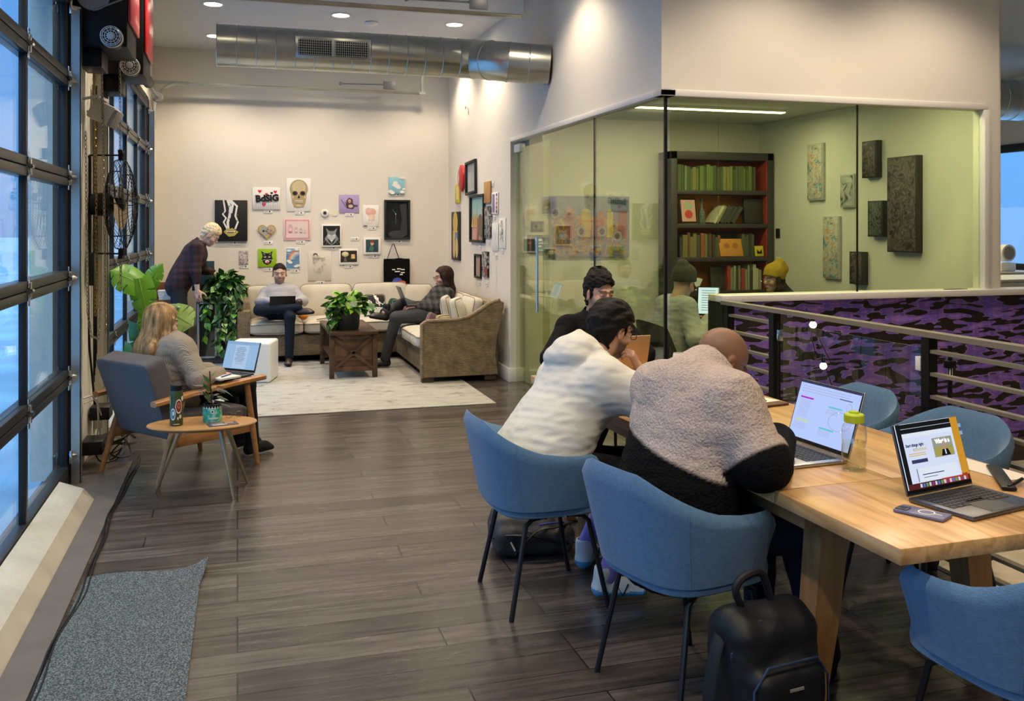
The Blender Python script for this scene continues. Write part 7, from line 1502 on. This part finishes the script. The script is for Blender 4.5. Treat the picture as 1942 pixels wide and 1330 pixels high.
# 7 woman on the sofa
p7, H7 = person('long haired woman in a dark plaid shirt typing on her lap at the sofa', (2.08, 10.52, .60), (2.35, 10.53, .852), (2.29, 10.53, 1.01), (-1, -.04, -.10), (-1, 0, .2),
    (1.96, 10.64, .69), (1.95, 10.42, .69), (1.60, 10.50, .625), (1.60, 10.46, .11), (-1, -.2, .2), (-1, -.1, 0), hr=((-.9, -.2, -.1), (0, 0, 1)), hl=((-.9, .2, -.1), (0, 0, 1)), elR=(2.22, 10.74, .68), elL=(2.20, 10.32, .68), knR=(1.86, 10.74, .70), knL=(1.72, 10.42, .57),
    skin=(.55, .33, .27), fem=1, top=[plaid('dark plaid flannel', (.055, .055, .052), (.006, .006, .007), 30)], bottom=[mat('charcoal jeans', (.035, .040, .048), .8, bump=.2, scale=200)], shoe=dict(m=mat('black leather boots', (.010, .009, .009), .4), s=BLK, high=.08), off=.014, res=.0105,
    hair=long_hair(hairmat('dark auburn hair', (.028, .012, .009)), .28, w=.085, wob=.003), handres=.006, headres=.0055, shw=.165, wob=.005, legr=1.1, sock=BLKT)
specs(p7, H7, BLK, r=.020)
laptop('laptop on the lap of the long haired woman, its screen seen edge on', (1.845, 10.53, .705), R(90), .31, .215, 112, SG, content=doc)
# 8 standing person
p8, H8 = person('person with short blond hair standing bent in a dark plaid shirt by the plant', (-.66, 11.40, .93), (-.43, 11.42, 1.40), (-.30, 11.40, 1.50), (.72, -.15, -.62), (1, -.02, 0),
    (-.44, 11.22, .86), (-.17, 11.62, 1.00), (-.60, 11.28, .10), (-.70, 11.50, .10), (1, -.15, 0), (1, 0, 0), hr=((.15, -.05, -1), (-.2, -1, 0)), hl=((.8, .1, -.4), (0, 0, 1)), elR=(-.46, 11.22, 1.08), knR=(-.60, 11.30, .50), knL=(-.68, 11.48, .51),
    skin=(.60, .40, .32), top=[plaid('maroon plaid flannel', (.045, .012, .018), (.010, .006, .010), 26)], bottom=[mat('black jeans', (.010, .012, .018), .8)], shoe=dict(m=mat('white leather', (.72, .73, .74), .45), s=mat('white sole', (.7, .7, .7), .5)), off=.018, res=.0105, sleeve=.74, hem=-.03, collar='shirt',
    hair=short_hair(hairmat('bleached blond hair', (.62, .52, .34)), .012, .004, 80, topz=.008), handres=.006, headres=.0055, brow=(.3, .22, .12), shw=.17, sock=BLKT)
MB().box((-.42, 11.178, .80), (.014, .003, .035)).build('tattoo', paint((.08, .07, .07)), p8).data.transform(Matrix.Translation(-p8.location))
# 9 blonde woman
BLD = mat('blonde highlighted hair', (.34, .205, .085), .42, bump=.9, scale=26, stretch=(5, 5, .4), var=.75, vscale=8, spec=.4)
SWE = nodemat('oatmeal ribbed sweater', lambda t, b, N, L: _rib(t, b, N, L), .9) if False else None
def _rib(t, b, N, L):
    c = N('ShaderNodeTexCoord'); q = N('ShaderNodeTexWave'); q.bands_direction = 'DIAGONAL'; q.bands_direction = 'Y'; q.inputs['Scale'].default_value = 48; q.inputs['Distortion'].default_value = 1.5; L(c.outputs['Object'], q.inputs[0]); r = ramp(t, [(.2, (.29, .245, .20)), (.7, (.345, .295, .245))]); L(q.outputs[1], r.inputs[0]); L(r.outputs[0], b.inputs['Base Color']); bp = N('ShaderNodeBump'); bp.inputs['Distance'].default_value = .002; L(q.outputs[1], bp.inputs['Height']); L(bp.outputs[0], b.inputs['Normal'])
SWE = nodemat('oatmeal ribbed sweater', _rib, .9)
p9, H9 = person('blonde woman in an oatmeal ribbed sweater seen from behind in the armchair', (-.40, 6.49, .52), (-.45, 6.47, .845), (-.475, 6.50, .965), (.80, .50, -.22), (.80, .60, 0),
    (-.12, 6.50, .61), (-.18, 6.80, .60), (.10, 6.74, .10), (.02, 6.98, .10), (.8, .6, 0), (.8, .6, 0), hr=((.7, .6, -.1), (0, 0, 1)), hl=((.9, .0, -.1), (0, 0, 1)), elR=(-.24, 6.25, .625), elL=(-.44, 6.80, .60), knR=(.06, 6.70, .50), knL=(-.06, 6.92, .50),
    skin=(.58, .38, .30), fem=1, top=[SWE], bottom=[BLKT], shoe=dict(m=BLKT, s=BLK), off=.030, res=.009, hair=long_hair(BLD, .33, w=.108, back=.055, wob=.004, fr=60, tail=.0), shw=.165, wob=.006, wobf=26, sc=1.0)
laptop('laptop with a document on screen on the blonde woman\'s lap', (.0, 6.76, .572), R(-44), .31, .215, 108, SG, content=doc, scr=emis('blue screen', (.34, .54, .80), 1))
np_ = MB().box((0, 0, .008), (.17, .12, .014), .002).tube([(-.05, -.03, .020), (.07, .02, .020)], .004, 6, mi=1); npo = np_.build('notepad', [paint((.72, .72, .72)), paint((.03, .05, .2))]); npo.location = (-.08, 6.36, .604); npo.rotation_euler = (0, 0, R(40)); tag(npo, 'white notepad with a pen balanced on the armchair armrest', 'notepad')
